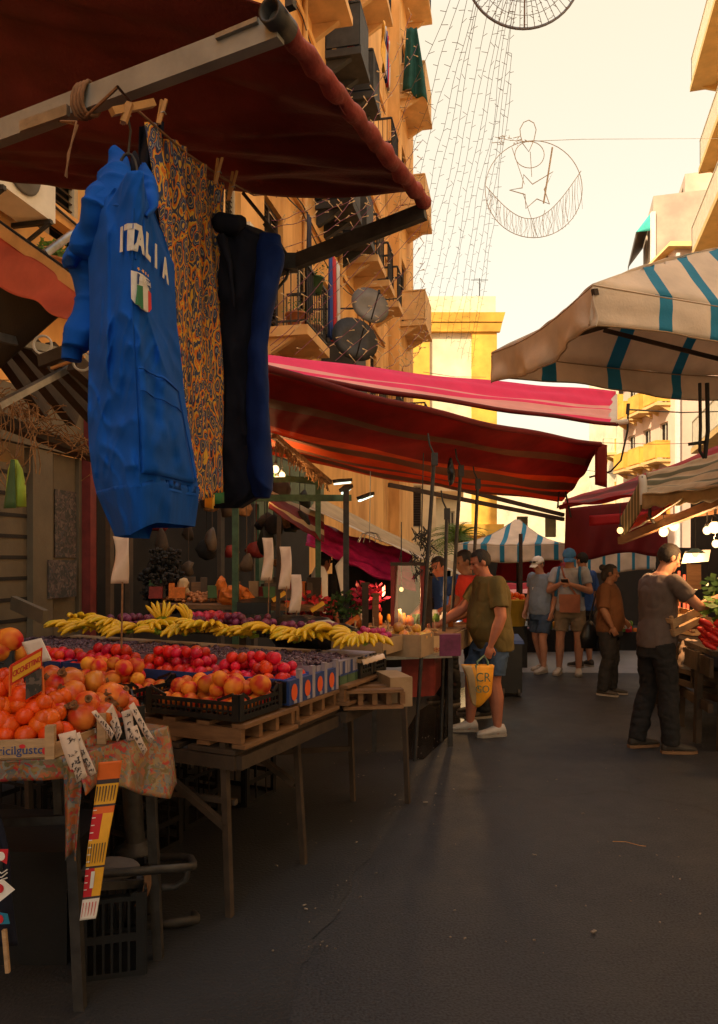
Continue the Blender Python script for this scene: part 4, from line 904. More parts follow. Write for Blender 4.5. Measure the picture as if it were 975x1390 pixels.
# shop front behind the fruit
shop=thing('shop_front','closed cream shop front with a slatted shutter, posters and a red post behind the fruit','shop front',wp(6.6,.1,0))
def W(px,q=.0):      # point of the house wall plane at a photo column, on the ground
    k=(px-CX)/F; Yv=(-4.1+.979*q)/(k-.21); return V((k*Yv,Yv,0))
def panel(mb,px0,px1,z0,z1,q,th,m=0):
    a=W(px0,q); e=W(px1,q); n_=N1*th; mb.hexa([a+UP*z0,a-n_+UP*z0,e-n_+UP*z0,e+UP*z0][::-1],[a+UP*z1,a-n_+UP*z1,e-n_+UP*z1,e+UP*z1][::-1],m)
b=MB(); panel(b,-80,44,0,2.35,.20,.05)
for k in range(14): panel(b,-80,44,.12+k*.165,.15+k*.165,.205,.012,1)
b.build('slatted_shutter',[MT['shop_cream'],MT['shop_dark']],shop)
b=MB(); panel(b,45,72,0,2.5,.26,.08); panel(b,72.5,107,0,2.5,.21,.05); panel(b,107.5,116,0,2.5,.25,.06); panel(b,-80,116,2.51,2.95,.27,.07); b.build('door_panel',MT['shop_cream'],shop)
b=MB(); panel(b,75,106,1.62,2.2,.222,.008); panel(b,66,104,1.28,1.6,.272,.008); b.build('poster',MT['poster'],shop)
b=MB(); panel(b,117,122,0,2.6,.27,.05); b.build('gap_strip',MT['shop_dark'],shop)
b=MB(); panel(b,123,131,0,3.0,.34,.09); b.build('post',MT['red_paint'],shop)
b=MB(); panel(b,132,420,0,3.4,.05,.03); b.build('interior_shade',MT['shop_dark'],shop)  # near-black flat panel paints the shade of the interior
for px in (150,176,300,345): b=MB(); panel(b,px,px+5,0,3.2,.3,.05); b.build('upright',MT['shutter_brown'],shop)
b=MB(); b.bar(P(18,818,5.5),P(62,838,5.2),.04,.10); tag(b.build('wooden_board',MT['shop_cream']),'pale board leaning on the shop front behind the banana row','board')
# ------------------------------------------------------------------ fruit and crates
def proto(mb,name,mats):
    o=mb.build(name,mats,origin=(0,0,0)); COL.objects.unlink(o); return o
def fruit_proto(name,mat,r,kind):
    b=MB()
    if kind=='peach':
        n,k=20,14; b.ell((0,0,0),r,n,k)
        for p in b.v:
            a=math.atan2(p.y,p.x); t=p.z/r; p*= 1-.055*math.exp(-(a*3.2)**2)*(1-abs(t))-.05*math.exp(-((1-t)*7)); p.z*=.95
    elif kind=='pome':
        b.lathe([(.004,-r*.9),(r*.5,-r*.84),(r*.9,-r*.4),(r,0),(r*.92,r*.42),(r*.6,r*.80),(r*.25,r*.95),(r*.20,r*1.12),(r*.30,r*1.32),(r*.16,r*1.28),(r*.10,r*1.05),(.002,r*1.02)],(0,0,0),18)
        for p in b.v:
            a=math.atan2(p.y,p.x); p.x*=1+.025*math.cos(5*a); p.y*=1+.025*math.cos(5*a)
        for i,f in enumerate(b.f):
            if all(b.v[j].z>r*.93 for j in f): b.m[i]=1
    else:
        b.ell((0,0,0),(r,r,r*(.93 if kind=='round' else 1.02)),14,9)
        if kind=='apple':
            for p in b.v: p.z-= .25*r*math.exp(-((p.x**2+p.y**2)/(r*.35)**2))*(1 if p.z>0 else 0)
    return proto(b,name,mat)
FR=dict(peach=(fruit_proto('peach',MT['peach'],.042,'peach'),.042,'peach'),orange=(fruit_proto('orange',MT['orange'],.0345,'round'),.0345,'orange'),
 pomegranate=(fruit_proto('pomegranate',[MT['pome'],MT['calyx']],.047,'pome'),.047,'pomegranate'),nectarine=(fruit_proto('nectarine',MT['nect'],.033,'round'),.033,'nectarine'),
 plum=(fruit_proto('plum',MT['plum'],.029,'round'),.029,'plum'),apple=(fruit_proto('apple',MT['redapple'],.036,'apple'),.036,'apple'),mixed=(fruit_proto('apple',MT['apple_mix'],.038,'apple'),.038,'apple'),
 pink=(fruit_proto('plum',MT['magenta_fruit'],.027,'round'),.027,'plum'))
def put_fruit(kind,p,label,group,sc=1.0):
    o=FR[kind][0].copy(); COL.objects.link(o); o.name=FR[kind][0].name.split('.')[0]; o.location=p; s=sc*rnd.uniform(.84,1.13); o.scale=(s,s*rnd.uniform(.95,1.05),s*rnd.uniform(.92,1.02))
    o.rotation_euler=(rnd.uniform(-1,1),rnd.uniform(-1,1),rnd.uniform(0,6.3)) if kind!='pomegranate' else (rnd.uniform(.6,1.7),rnd.uniform(-.5,.5),rnd.uniform(-1.2,2.6))
    return tag(o,label,FR[kind][2],group)
def heap(kind,o,du,dv,nu,nv,layers,label,group,base=0,skip=.0,shrink=.62):
    """fruit piled in layers; o the corner at the floor of the heap, du and dv the sides"""
    r=FR[kind][1]; cap=0
    for k in range(layers):
        m=k*.5*shrink*1.1; a=nu-(k); c=nv-(k)
        for i in range(max(1,a)):
            for j in range(max(1,c)):
                if rnd.random()<skip+(.25*k/ max(1,layers-1) if k else 0): continue
                u=(i+.5+k*.5+rnd.uniform(-.14,.14))/nu; v=(j+.5+k*.5+rnd.uniform(-.14,.14))/nv
                put_fruit(kind,o+du*u+dv*v+UP*(base+r*(1+1.42*k)+rnd.uniform(-.006,.006)),label,group)
def plastic_crate(name,label,o,du,dv,h,mat='black_plastic',group=None,corner=None,slots=True,win=True):
    """open crate, o the near corner on the ground of the crate, walls of bars with slots and raised corners"""
    t_=thing(name,label,'crate',o+du*.5+dv*.5,group); b=MB(); th=.008; ch=corner or h+.035
    U=du.normalized(); W_=dv.normalized()
    for a,e in ((o,o+du),(o+du,o+du+dv),(o+du+dv,o+dv),(o+dv,o)):
        d=(e-a).normalized(); L=(e-a).length
        for z0,z1 in ((0,.025),(h*.45,h*.55),(h-.018,h)): b.bar(a+d*.02+UP*(z0+z1)/2,e-d*.02+UP*(z0+z1)/2,th,z1-z0)
        n=max(3,int(L/.028)) if slots else 3
        for i in range(1,n): q=a+d*L*i/n; b.bar(q+UP*.02,q+UP*(h-.01),th*.8,.009,up=d)
        for q,s in ((a,1),(e,-1)):
            b.bar(q+d*s*.035+UP*ch/2+UP*0,q+d*s*.001+UP*ch/2,th*1.4,ch)
        b.bar(a+d*.03+UP*ch,a+d*L*.22+UP*(h+.003),th,.014); b.bar(e-d*.03+UP*ch,e-d*L*.22+UP*(h+.003),th,.014)
    b.hexa([o+U*.005+W_*.005,o+du-U*.005+W_*.005,o+du+dv-U*.005-W_*.005,o+dv+U*.005-W_*.005],[o+U*.005+W_*.005+UP*.008,o+du-U*.005+W_*.005+UP*.008,o+du+dv-U*.005-W_*.005+UP*.008,o+dv+U*.005-W_*.005+UP*.008])
    b.build('crate_body',MT[mat],t_); return t_
def tray(label,o,du,dv,h,mat,group=None,name='fruit_tray',marks=None,fill=None):
    t_=thing(name,label,'tray',o+du*.5+dv*.5,group); b=MB(); th=.006
    for a,e in ((o,o+du),(o+du,o+du+dv),(o+du+dv,o+dv),(o+dv,o)): d=(e-a).normalized(); b.bar(a+d*.004+UP*h/2,e-d*.004+UP*h/2,th,h)
    b.hexa([o,o+du,o+du+dv,o+dv],[p+UP*.006 for p in (o,o+du,o+du+dv,o+dv)]); b.build('tray_body',MT[mat],t_)
    return t_
def ground_zone(u): return .885+.075*min(1.6,max(0,u))
# --- table under the main stall
tb=thing('stall_table','long timber trestle table with splayed legs carrying the fruit crates','table',ST(.8,1.0,0))
for u,v,lean in ((0,0,0),(.62,-.02,.02),(1.66,.18,0),(0.05,1.3,0),(.9,1.3,0),(1.75,1.4,0),(1.78,-.16,0),(0.1,2.35,0)):
    b=MB(); b.bar(ST(u+lean,v,0),ST(u-lean,v+.03,.78),.030,.030,up=S_); b.build('leg',MT['wood_dark'],tb)
b=MB(); b.bar(ST(-.02,-.06,.70),ST(.93,-.06,.70),.035,.06); b.bar(ST(-.02,-.05,.70),ST(-.02,2.4,.70),.035,.06); b.bar(ST(.95,-.1,.72),ST(1.95,-.1,.72),.035,.06); b.bar(ST(.93,0,.71),ST(.93,2.4,.71),.035,.06); b.bar(ST(1.9,-.05,.71),ST(1.9,2.4,.71),.035,.06)
b.bar(ST(0,.02,.4),ST(0,.62,.74),.03,.03); b.bar(ST(0,1.28,.5),ST(0.05,.0,.5),.025,.025); b.bar(ST(.62,.02,.42),ST(.62,.6,.73),.03,.03); b.bar(ST(1.66,.2,.35),ST(.9,1.2,.35),.03,.03); b.build('brace',MT['wood_dark'],tb)
b=MB()
for k in range(8): v=-.05+k*.31; b.hexa([ST(-.03,v,.735),ST(1.95,v,.735),ST(1.95,v+.26,.735),ST(-.03,v+.26,.735)],[ST(-.03,v,.757),ST(1.95,v,.757),ST(1.95,v+.26,.757),ST(-.03,v+.26,.757)])
b.build('board',MT['wood_dark'],tb)
def pallet(o,du,dv,h,label,n=3,mat='wood'):
    t_=thing('wooden_pallet',label,'pallet',o,'empty wooden crates under the fruit'); U=du.normalized(); W_=dv.normalized(); L=du.length
    b=MB()
    for z in (.012,h-.012):
        for k in range(4): q=o+dv*(k/3)*.96+W_*.01; b.bar(q+UP*z,q+du+UP*z,.07,.018)
    b.build('slat',MT[mat],t_)
    b=MB()
    for i in range(n+1):
        q=o+du*(i/n)*.94+U*.02
        b.bar(q+UP*(h*.5),q+dv+UP*(h*.5),.03,h-.046)
    b.build('block',MT[mat],t_); return t_
pallet(ST(-.02,-.07,.760),S_*.47,N_*.6,.115,'worn wooden pallet crate under the black peach crate at the stall corner')
pallet(ST(.47,-.07,.770),S_*.44,N_*.6,.115,'wooden pallet crate under the orange printed blue boxes')
pallet(ST(.93,-.11,.785),S_*.52,N_*.6,.120,'wooden pallet crate with square openings under the near end of the bananas',3)
pallet(P(466,964,4.15),V((.34,.06,0)),V((-.1,.4,0)),.115,'wooden pallet crate turned to face the street under the banana end',4)
pallet(ST(-.02,.60,.760),S_*.47,N_*.6,.115,'wooden pallet crate hidden behind the first under the peaches')
# --- dark crates stored under the table
for k,(u,v) in enumerate(((.25,.75),(.75,.85),(1.25,.75),(.3,1.5),(.85,1.6),(1.4,1.5))):
    o=ST(u,v,.002); plastic_crate('plastic_crate',['empty black crate stored under the stall table nearest the corner','empty black crate under the table behind the second leg','empty black crate under the banana end of the table','black crate deep under the table on the left','black crate deep under the middle of the table','black crate deep under the far part of the table'][k],o,N_*.5,S_*.36,.30,group='black crates under the stall table',corner=.31,slots=False)
# --- black crates of peaches
gp='black plastic crates of peaches'
o=ST(-.03,-.07,.885); plastic_crate('plastic_crate','black plastic crate full of peaches at the near corner of the stall',o,N_*.52,S_*.36,.085,group=gp)
heap('peach',o+UP*.012+N_*.02+S_*.02,N_*.48,S_*.32,6,4,2,'peach in the black crate at the near corner of the stall','peaches in the corner crate')
for uu,vv,k in ((.10,.10,2.2),(.2,.16,2.2),(.22,.03,2.1),(.12,.26,2.15),(.20,.36,2.1),(.1,.17,2.9)): put_fruit('peach',o+N_*(vv)+S_*uu+UP*(.042*(1+k)),'peach in the black crate at the near corner of the stall','peaches in the corner crate',1.08)
o=ST(-.02,.58,.885); plastic_crate('plastic_crate','black plastic crate of peaches behind the corner crate and beside the pomegranates',o,N_*.52,S_*.36,.085,group=gp)
heap('peach',o+UP*.012+N_*.02+S_*.02,N_*.48,S_*.32,6,4,3,'peach in the second black crate left of the price card stick','peaches in the second crate')
o=ST(.38,-.07,.895); plastic_crate('plastic_crate','black plastic crate with printed side between peaches and blue boxes',o,N_*.56,S_*.20,.07,group=gp)
# --- red nectarines in blue trays
LB='bright red nectarine heaped in the blue trays behind the peaches'; GB='nectarines in the blue trays'
for k in range(5):
    o=ST(.385,-.05+.50*k,.935); tray(['blue cardboard tray of red nectarines nearest the street','blue cardboard tray of red nectarines behind the corner peaches','blue cardboard tray of nectarines right of the price card stick','blue cardboard tray of nectarines left of the price card stick','blue cardboard tray of nectarines farthest left by the shop'][k],o,N_*.48,S_*.28,.075,'bright_blue' if k==0 else 'blue_card','blue trays of nectarines')
    heap('nectarine',o+UP*(.018+.012*(k<2))+N_*.012+S_*.012,N_*.46,S_*.26,7,4,3 if k<3 else 2,LB,GB,skip=.02)
# --- blue boxes printed with oranges, ends to the street
for k in range(4):
    o=ST(.38+.135*k,-.085,.885); t_=thing('cardboard_box',['blue box with an orange printed on its end, nearest the peaches','blue box with an orange printed on its end, second from the peaches','blue box with an orange printed on its end, third from the peaches','blue box with an orange printed on its end, next to the green striped boxes'][k],'box',o,'blue printed fruit boxes')
    b=MB(); b.hexa([o,o+S_*.127,o+S_*.127+N_*.30,o+N_*.30],[p+UP*.12 for p in (o,o+S_*.127,o+S_*.127+N_*.3,o+N_*.3)]); b.build('box_body',MT['blue_card'],t_)
    fc=lambda x,z,q=.003: o+S_*x+UP*z-N_*q
    b=MB(); b.add([fc(.045+.03*math.cos(a),.06+.042*math.sin(a)) for a in [i*math.pi/10 for i in range(20)]],[tuple(range(20))]); b.build('orange_picture',MT['orange_print'],t_)
    b=MB(); b.add([fc(.04,.004),fc(.07,.004),fc(.07,.022),fc(.04,.022)],[(0,1,2,3)]); b.hexa([fc(.098,.0),fc(.126,.0),fc(.126,.0,-.02),fc(.098,.0,-.02)],[fc(.098,.165),fc(.126,.165),fc(.126,.165,-.02),fc(.098,.165,-.02)]); b.build('white_edge',MT['lav_card'],t_)
for k in range(5):
    o=ST(.925+.10*k,-.09,.90); t_=thing('cardboard_box',['pale box with a green band, first after the blue boxes','pale box with a green band, second after the blue boxes','pale box with a green band, middle of the five','pale box with a green band, fourth after the blue boxes','pale box with a green band, last before the bananas'][k],'box',o,'pale fruit boxes with green bands')
    b=MB(); q=(o,o+S_*.094,o+S_*.094+N_*.3,o+N_*.3); b.hexa(q,[p+UP*.055 for p in q]); b.build('lower_band',MT['greenmetal'],t_)
    b=MB(); b.hexa([p+UP*.0555 for p in q],[p+UP*.135 for p in q]); b.build('box_body',MT['lav_card'],t_)
    b=MB(); fc=lambda x,z,qq=.003: o+S_*x+UP*z-N_*qq; b.add([fc(.03,.06),fc(.06,.06),fc(.06,.13),fc(.03,.13)],[(0,1,2,3)]); b.add([fc(.0,.05),fc(.094,.05),fc(.094,.062),fc(.0,.062)],[(0,1,2,3)]); b.build('dark_print',MT['blue_card'],t_)
# --- blueberries and cherries in punnets
def berries(label,o,du,dv,n,mat,z=.0,name='berries'):
    b=MB(); L=du.length; W_=dv.length
    for i in range(n):
        u=rnd.random(); v=rnd.random(); r=rnd.uniform(.008,.012); hgt=.012+.020*noise.noise(V((u*L*14,v*W_*14,3.1)))
        b.ell(o+du*u+dv*v+UP*(r+hgt+z),r,6,4,0 if rnd.random()<.75 else 1)
    b.add([o+UP*.004,o+du+UP*.004,o+du+dv+UP*.004,o+dv+UP*.004],[(0,1,2,3)])
    return tag(b.build(name,[MT[mat],MT['berry_light']]),label,'berries',None,'stuff')
cl=['card tray of dark blueberries nearest the street','second card tray of dark blueberries from the street','card tray of blueberries behind the nectarines','card tray of dark berries left of the price card stick','card tray of dark berries by the shop front']
for k in range(5):
    o=ST(.70,-.06+.5*k,.985); tray(cl[k],o,N_*.48,S_*.46,.05,'lav_card','trays of dark berries')
    berries('small dark blueberries filling a card tray',o+UP*.03+N_*.012+S_*.012,N_*.456,S_*.436,950,'berry')
    for j in range(3):   # paper flaps standing between punnets
        b=MB(); q=o+N_*(.08+.15*j)+UP*.045; b.hexa([q,q+N_*.10,q+N_*.10+S_*.004,q+S_*.004],[p+UP*.022-S_*.012 for p in (q,q+N_*.10,q+N_*.10+S_*.004,q+S_*.004)]); tag(b.build('card_flap',MT['lav_card']),'small lavender card flap standing at the front of a berry tray','card','lavender card flaps among the berries')
# --- bananas
def banana(b,o,d,up,L,r,curve,m=0):
    side=d.cross(up); pts=[]; rr=[]
    for i in range(11):
        u=i/10; a=(u-.5)*curve; pts.append(o+d*L*(math.sin(a)/curve+.5 if True else u)+up*L*((math.cos(a)-math.cos(curve/2))/curve))
        rr.append(r*interp([(0,.28),(.08,.45),(.2,.88),(.5,1),(.8,.9),(.93,.5),(1,.25)],u))
    n0=len(b.f); b.tube(pts,rr,7,m)
    for i in range(n0,len(b.f)):
        c=sum((b.v[j] for j in b.f[i]),V())/len(b.f[i]); 
        if (c-pts[0]).length<L*.24: b.m[i]=1
def banana_bunch():
    t_=thing('banana_bunch','bunch','bananas',(0,0,0))
    for i in range(6):
        a=(i-2.5)*.26; d=V((math.sin(a),.98*math.cos(a),.0)); b=MB(); banana(b,V((math.sin(a)*.02,0,.035+.012*(i%2))),d,(UP+V((math.cos(a)*.25*(1 if i>2 else -1),0,0))).normalized(),.20,.0185,1.25); b.build('banana',[MT['banana'],MT['banana_tip']],t_)
    b=MB(); b.tube([V((0,-.03,.055)),V((0,.0,.045)),V((0,.03,.04))],[.012,.016,.018],7); b.build('stem',MT['banana_tip'],t_); return t_
pb=banana_bunch()
spots=[]
for k in range(11): spots.append((1.27+.05*math.sin(k*2.1),-.08+.22*k,1.06+.04*(k%2),rnd.uniform(-.9,.9)))
for k in range(26): spots.append((1.15+.26*rnd.random(),-.08+.098*k,1.05+.05*rnd.random(),rnd.uniform(-1.3,1.3)))
for i,(u,v,z,a) in enumerate(spots):
    o=pb if i==0 else copy_tree(pb); o.location=ST(u,v,z); base_=math.atan2(S_.y,S_.x)-math.pi/2
    o.rotation_euler=(rnd.uniform(-.15,.35),rnd.uniform(-.2,.2),base_+math.pi+a+(.9 if i==0 else 0)); s=rnd.uniform(.9,1.12)*(1.12 if i in (0,1) else .95); o.scale=(s,s,s)
    tag(o,'bunch of ripe yellow bananas with green stems in the row behind the dark berries','bananas','banana bunches in a row across the stall')
for i,(u,v,z) in enumerate(((1.46,1.62,1.13),(1.44,1.42,1.12))):
    o=copy_tree(pb); o.location=ST(u,v,z+.02); o.rotation_euler=(1.25,.2*i,.4+i); o.scale=(.8,.8,.8); tag(o,['greenish banana bunch standing upright at the back of the banana row','second upright banana bunch nearer the middle of the banana row'][i],'bananas','banana bunches in a row across the stall')
b=MB(); q=[ST(1.14,-.12,1.02),ST(1.44,-.12,1.02),ST(1.44,2.4,1.03),ST(1.14,2.4,1.03)]; b.hexa([p-UP*.02 for p in q],q); tag(b.build('banana_shelf',MT['brown_card']),'flat card shelf lying under the row of bananas','shelf')
b=MB(); b.sheet(lambda u,v: ST(lerp(1.14,1.46,u),-.125-.012*v,1.02-.03*v+.003*math.sin(u*30)),12,3,.004); tag(b.build('paper_liner',MT['paper']),'white paper liner edge hanging under the end bananas','paper')
for k,(u,v) in enumerate(((1.16,-.10),(1.36,-.10))):
    o=ST(u,v,.905); plastic_crate('plastic_crate',['dark green crate supporting the near end of the banana row','dark green crate supporting the far end of the banana row'][k],o,S_*.19,N_*.4,.09,'black_plastic','crates under the bananas')
# --- plums, apples and others behind
LP='dark purple plum in the long row behind the bananas'
for k in range(4):
    o=ST(1.50,.25+.52*k,1.075); tray(['dark tray of plums nearest the street behind the bananas','dark tray of plums second from the street behind the bananas','dark tray of plums behind the middle of the banana row','dark tray of plums at the far left behind the bananas'][k],o,N_*.5,S_*.34,.06,'black_plastic','trays of plums')
    heap('plum',o+UP*.01+N_*.02+S_*.02,N_*.46,S_*.30,7,5,2+(k==1),LP,'plums behind the bananas',skip=.08)
o=ST(1.9,1.35,1.06); tray('tray of red apples behind the plums left of the nut baskets',o,N_*.55,S_*.3,.06,'black_plastic'); heap('apple',o+UP*.01,N_*.55,S_*.3,7,4,2,'dark red apple in the tray behind the plums','red apples behind the plums')
o=ST(1.5,-.1,1.0); tray('brown card box of pink plums at the street end behind the bananas',o,N_*.36,S_*.34,.10,'brown_card'); heap('pink',o+UP*.03,N_*.34,S_*.32,5,5,3,'magenta plum in the box behind the last bananas','magenta plums at the street end')
o=ST(1.86,-.22,.95); tray('patterned card box of mixed apples at the end of the stall',o,N_*.30,S_*.26,.15,'brown_card'); heap('mixed',o+UP*.09,N_*.28,S_*.25,3,3,2,'yellow and red apple in the end box','mixed apples in the end box')
b=MB(); o=ST(2.13,-.26,.93); b.hexa([o,o+S_*.02+V((.14,.0,0)),o+V((.14,.04,0))+S_*.06,o+S_*.1],[p+UP*.15 for p in (o,o+S_*.02+V((.14,.0,0)),o+V((.14,.04,0))+S_*.06,o+S_*.1)]); tag(b.build('carton',MT['plum']),'dull magenta carton at the street end of the fruit stall','carton')
b=MB(); o=P(530,960,4.25); b.hexa([o,o+V((.13,.03,0)),o+V((.05,.3,0)),o+V((-.08,.27,0))],[p+UP*.17 for p in (o,o+V((.13,.03,0)),o+V((.05,.3,0)),o+V((-.08,.27,0)))]); tag(b.build('carton',MT['brown_card']),'plain brown carton under the mixed apples at the stall end','carton')
b=MB(); c=ST(1.85,.55,1.12); b.loft([(c+N_*.16,V((0,.01,0)),V((0,0,.01))),(c+N_*.1,V((.0,.03,0)),V((0,0,.03))),(c+N_*.03,V((.02,.045,0)),V((0,0,.045))),(c-N_*.08,V((.03,.065,0)),V((0,0,.062))),(c-N_*.15,V((.02,.04,0)),V((0,0,.04))),(c-N_*.18,V((.004,.01,0)),V((0,0,.01)))],14); tag(b.build('squash',MT['squash']),'pale long necked squash lying on the black bags behind the bananas','squash')
for k,(px,py,Y,r) in enumerate(((415,860,5.6,(.27,.22,.15)),(458,868,5.5,(.17,.16,.13)))):
    b=MB(); b.ell(P(px,py,Y),r,24,14)
    for p in b.v: p+=V((noise.noise(p*9),noise.noise(p*9+V((5,1,2))),noise.noise(p*8+V((1,7,3)))))*.035
    tag(b.build('garbage_bag',MT['blackbag']),['large crumpled black bag behind the purple plums','smaller crumpled black bag beside the pale squash'][k],'bag')
# dark bundle, orange net and trays on the rear shelf
rs=thing('rear_shelf','timber rear shelf with nut trays behind the fruit under the dark hoodie','shelf',P(330,840,7.0))
b=MB(); b.hexa([P(215,826,6.9),P(440,830,6.6),P(440,822,7.3),P(215,818,7.6)],[P(215,820,6.9),P(440,824,6.6),P(440,816,7.3),P(215,812,7.6)]); b.build('shelf_board',MT['wood'],rs)
for px in (225,330,430):
    b=MB(); q=P(px,826,6.9); b.bar(V((q.x,q.y,0)),q-UP*.003,.06,.06); b.build('leg',MT['wood_dark'],rs)
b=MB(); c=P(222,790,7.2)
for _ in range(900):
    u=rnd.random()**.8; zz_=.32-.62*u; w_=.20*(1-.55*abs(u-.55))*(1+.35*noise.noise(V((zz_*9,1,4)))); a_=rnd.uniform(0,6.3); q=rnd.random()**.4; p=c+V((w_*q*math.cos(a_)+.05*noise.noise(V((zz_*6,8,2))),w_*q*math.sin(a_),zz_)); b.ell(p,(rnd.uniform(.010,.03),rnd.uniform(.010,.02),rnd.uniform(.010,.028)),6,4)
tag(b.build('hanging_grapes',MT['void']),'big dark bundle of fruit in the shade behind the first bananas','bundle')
def mound(label,c,rx,ry,h,n,rr,mat,name,cat):
    b=MB()
    for _ in range(n):
        a=rnd.uniform(0,6.3); q=math.sqrt(rnd.random()); p=c+V((rx*q*math.cos(a),ry*q*math.sin(a),h*(1-q*q)+rnd.uniform(0,rr))); b.ell(p,(rr*rnd.uniform(.7,1.3),rr,rr*rnd.uniform(.7,1)),6,4,0,Rz(a))
    return tag(b.build(name,MT[mat]),label,cat,None,'stuff')
mound('heap of brownish nuts on the rear shelf',P(265,816,7.2),.38,.2,.07,260,.022,'nut_stuff','nuts','nuts')
mound('heap of walnuts on the second nut tray',P(545,862,6.5),.34,.25,.06,320,.017,'nut','nuts','nuts')
mound('heap of small dark seeds along the cream counter front',P(560,884,6.0),.40,.07,.02,220,.010,'nut_stuff','seeds','seeds')
def crumple(label,c,r,mat,name,cat,amp=.35):
    b=MB(); b.ell(c,r,36,24)
    for p in b.v: p+=V((noise.noise(p*7),noise.noise(p*7+V((3,9,1))),noise.noise(p*7+V((8,2,5)))))*amp*min(r)*1.6+V((noise.noise(p*23),noise.noise(p*23+V((3,9,1))),noise.noise(p*23+V((8,2,5)))))*amp*min(r)*1.0
    return tag(b.build(name,MT[mat]),label,cat)
crumple('bright orange net sack slumped on the rear shelf',P(322,812,6.85),(.14,.10,.12),'orange_bag','net_sack','sack')
crumple('second orange sack standing behind the first',P(300,800,7.1),(.05,.05,.13),'orange_bag','net_sack','sack')
crumple('yellowish paper bag standing left on the rear shelf',P(250,798,7.15),(.06,.05,.10),'bag_cream','paper_bag','bag')
b=MB(); b.hexa([P(322,834,6.5),P(368,834,6.5),P(368,826,6.9),P(322,826,6.9)],[P(322,818,6.5),P(368,818,6.5),P(368,811,6.9),P(322,811,6.9)]); tag(b.build('black_box',MT['black_plastic']),'black box on the rear shelf right of the orange sack','box')
for k,(px,py,r) in enumerate(((420,826,.16),(470,822,.14),(500,812,.12))):
    t_=thing('leafy_produce',['heap of dark red leafy produce behind the black bags','dark leafy produce beside the green column','red leafy bunch left of the glass case'][k],'vegetables',P(px,py,7.0),'leafy heaps behind the black bags'); b=MB(); leaves(b,P(px,py,7.0),(r*1.5,r,r),150,.07); b.build('foliage',MT['leaf' if k==1 else 'redapple'],t_)
for k,(px,py,cc) in enumerate(((395,820,'orange_bag'),(430,826,'sign_yellow'),(378,812,'sign_yellow'),(478,845,'orange_bag'))):
    b=MB(); c=P(px,py,6.4); b.bar(c-V((.05,0,.02)),c+V((.06,.02,.05)),.06,.035); tag(b.build('food_packet',MT[cc]),['orange packet by the hanging papers','small yellow packet by the black bag','yellow packet standing by the second post','orange packet near the walnuts'][k],'packet')

GH='things hanging in the dark back of the stall'
for k in range(26):
    px=rnd.uniform(196,425); py=rnd.uniform(655,775); Y=rnd.uniform(7.3,8.2); c=P(px,py,Y); b=MB(); h=rnd.uniform(.10,.30); w_=rnd.uniform(.05,.12)
    b.loft([(c+UP*h*.5,V((.012,0,0)),V((0,.012,0))),(c+UP*h*.3,V((w_*.7,0,0)),V((0,w_*.5,0))),(c-UP*h*.1,V((w_,0,0)),V((0,w_*.8,0))),(c-UP*h*.45,V((w_*.75,0,0)),V((0,w_*.6,0))),(c-UP*h*.5,V((w_*.3,0,0)),V((0,w_*.3,0)))],12)
    b.v=[p+V((noise.noise(p*11),noise.noise(p*11+V((4,4,4))),noise.noise(p*9)))*.035 for p in b.v]
    b.tube([c+UP*h*.45,c+UP*(h*.5+.5)],.004,4); tag(b.build('hanging_sack',MT[['shutter_brown','shop_dark','wood_dark','dark_leaf','hay','redpost'][k%6]]),'dim sack or net hanging from a cord in the dark back of the stall','sack',GH)
for k in range(34):
    px=rnd.uniform(200,430); Y=rnd.uniform(6.95,7.5); top=P(px,819,Y); b=MB(); w_=rnd.uniform(.05,.13); h=rnd.uniform(.05,.20); o=V((top.x,top.y,1.235)); b.hexa([o,o+V((w_,.02,0)),o+V((w_-.02,.12,0)),o+V((-.02,.10,0))],[p+UP*h+V((rnd.uniform(-.01,.01),0,0)) for p in (o,o+V((w_,.02,0)),o+V((w_-.02,.12,0)),o+V((-.02,.10,0)))]); tag(b.build('packet',MT[['shutter_brown','wood_dark','orange_bag','brown_card','redpost','darkgreen_bag','wood'][k%7]]),'small packet or box crowded on the rear shelf','packet','packets on the rear shelf')
# price card on a stick over the fruit, papers on the posts
def price_stick(px,py0,py1,py2,Y,w_,label,mat='paper',bend=.02):
    t_=thing('price_card',label,'card',P(px,py2,Y),'blank price cards on sticks'); b=MB(); b.tube([P(px+3,py1-40,Y+.012),P(px+1,py2,Y+.012)],.005,6); b.build('stick',MT['rope'],t_)
    b=MB(); b.sheet(lambda u,v: P(px+(u-.5)*w_+2*math.sin(v*4),lerp(py0,py1,v),Y)+V((0,bend*math.sin(u*3+v*5),0)),6,10,.002); b.build('card',MT[mat],t_)
price_stick(164,728,792,880,3.75,21,'tall tan paper card on a stick below the blue hoodie')
for k,(px,a,c,w_) in enumerate(((363,730,788,14),(387,742,800,15),(401,780,832,15))):
    price_stick(px,a,c,850,5.6,w_,['curling pale paper card on the left post behind the bananas','pale paper card clipped on the middle post, upper of two','pale paper card hanging below the middle one'][k],'paper')
b=MB(); b.bar(P(379,700,5.7),P(377,880,5.7),.03,.03); tag(b.build('thin_post',MT['wood_dark']),'thin dark post rising behind the paper cards','post')

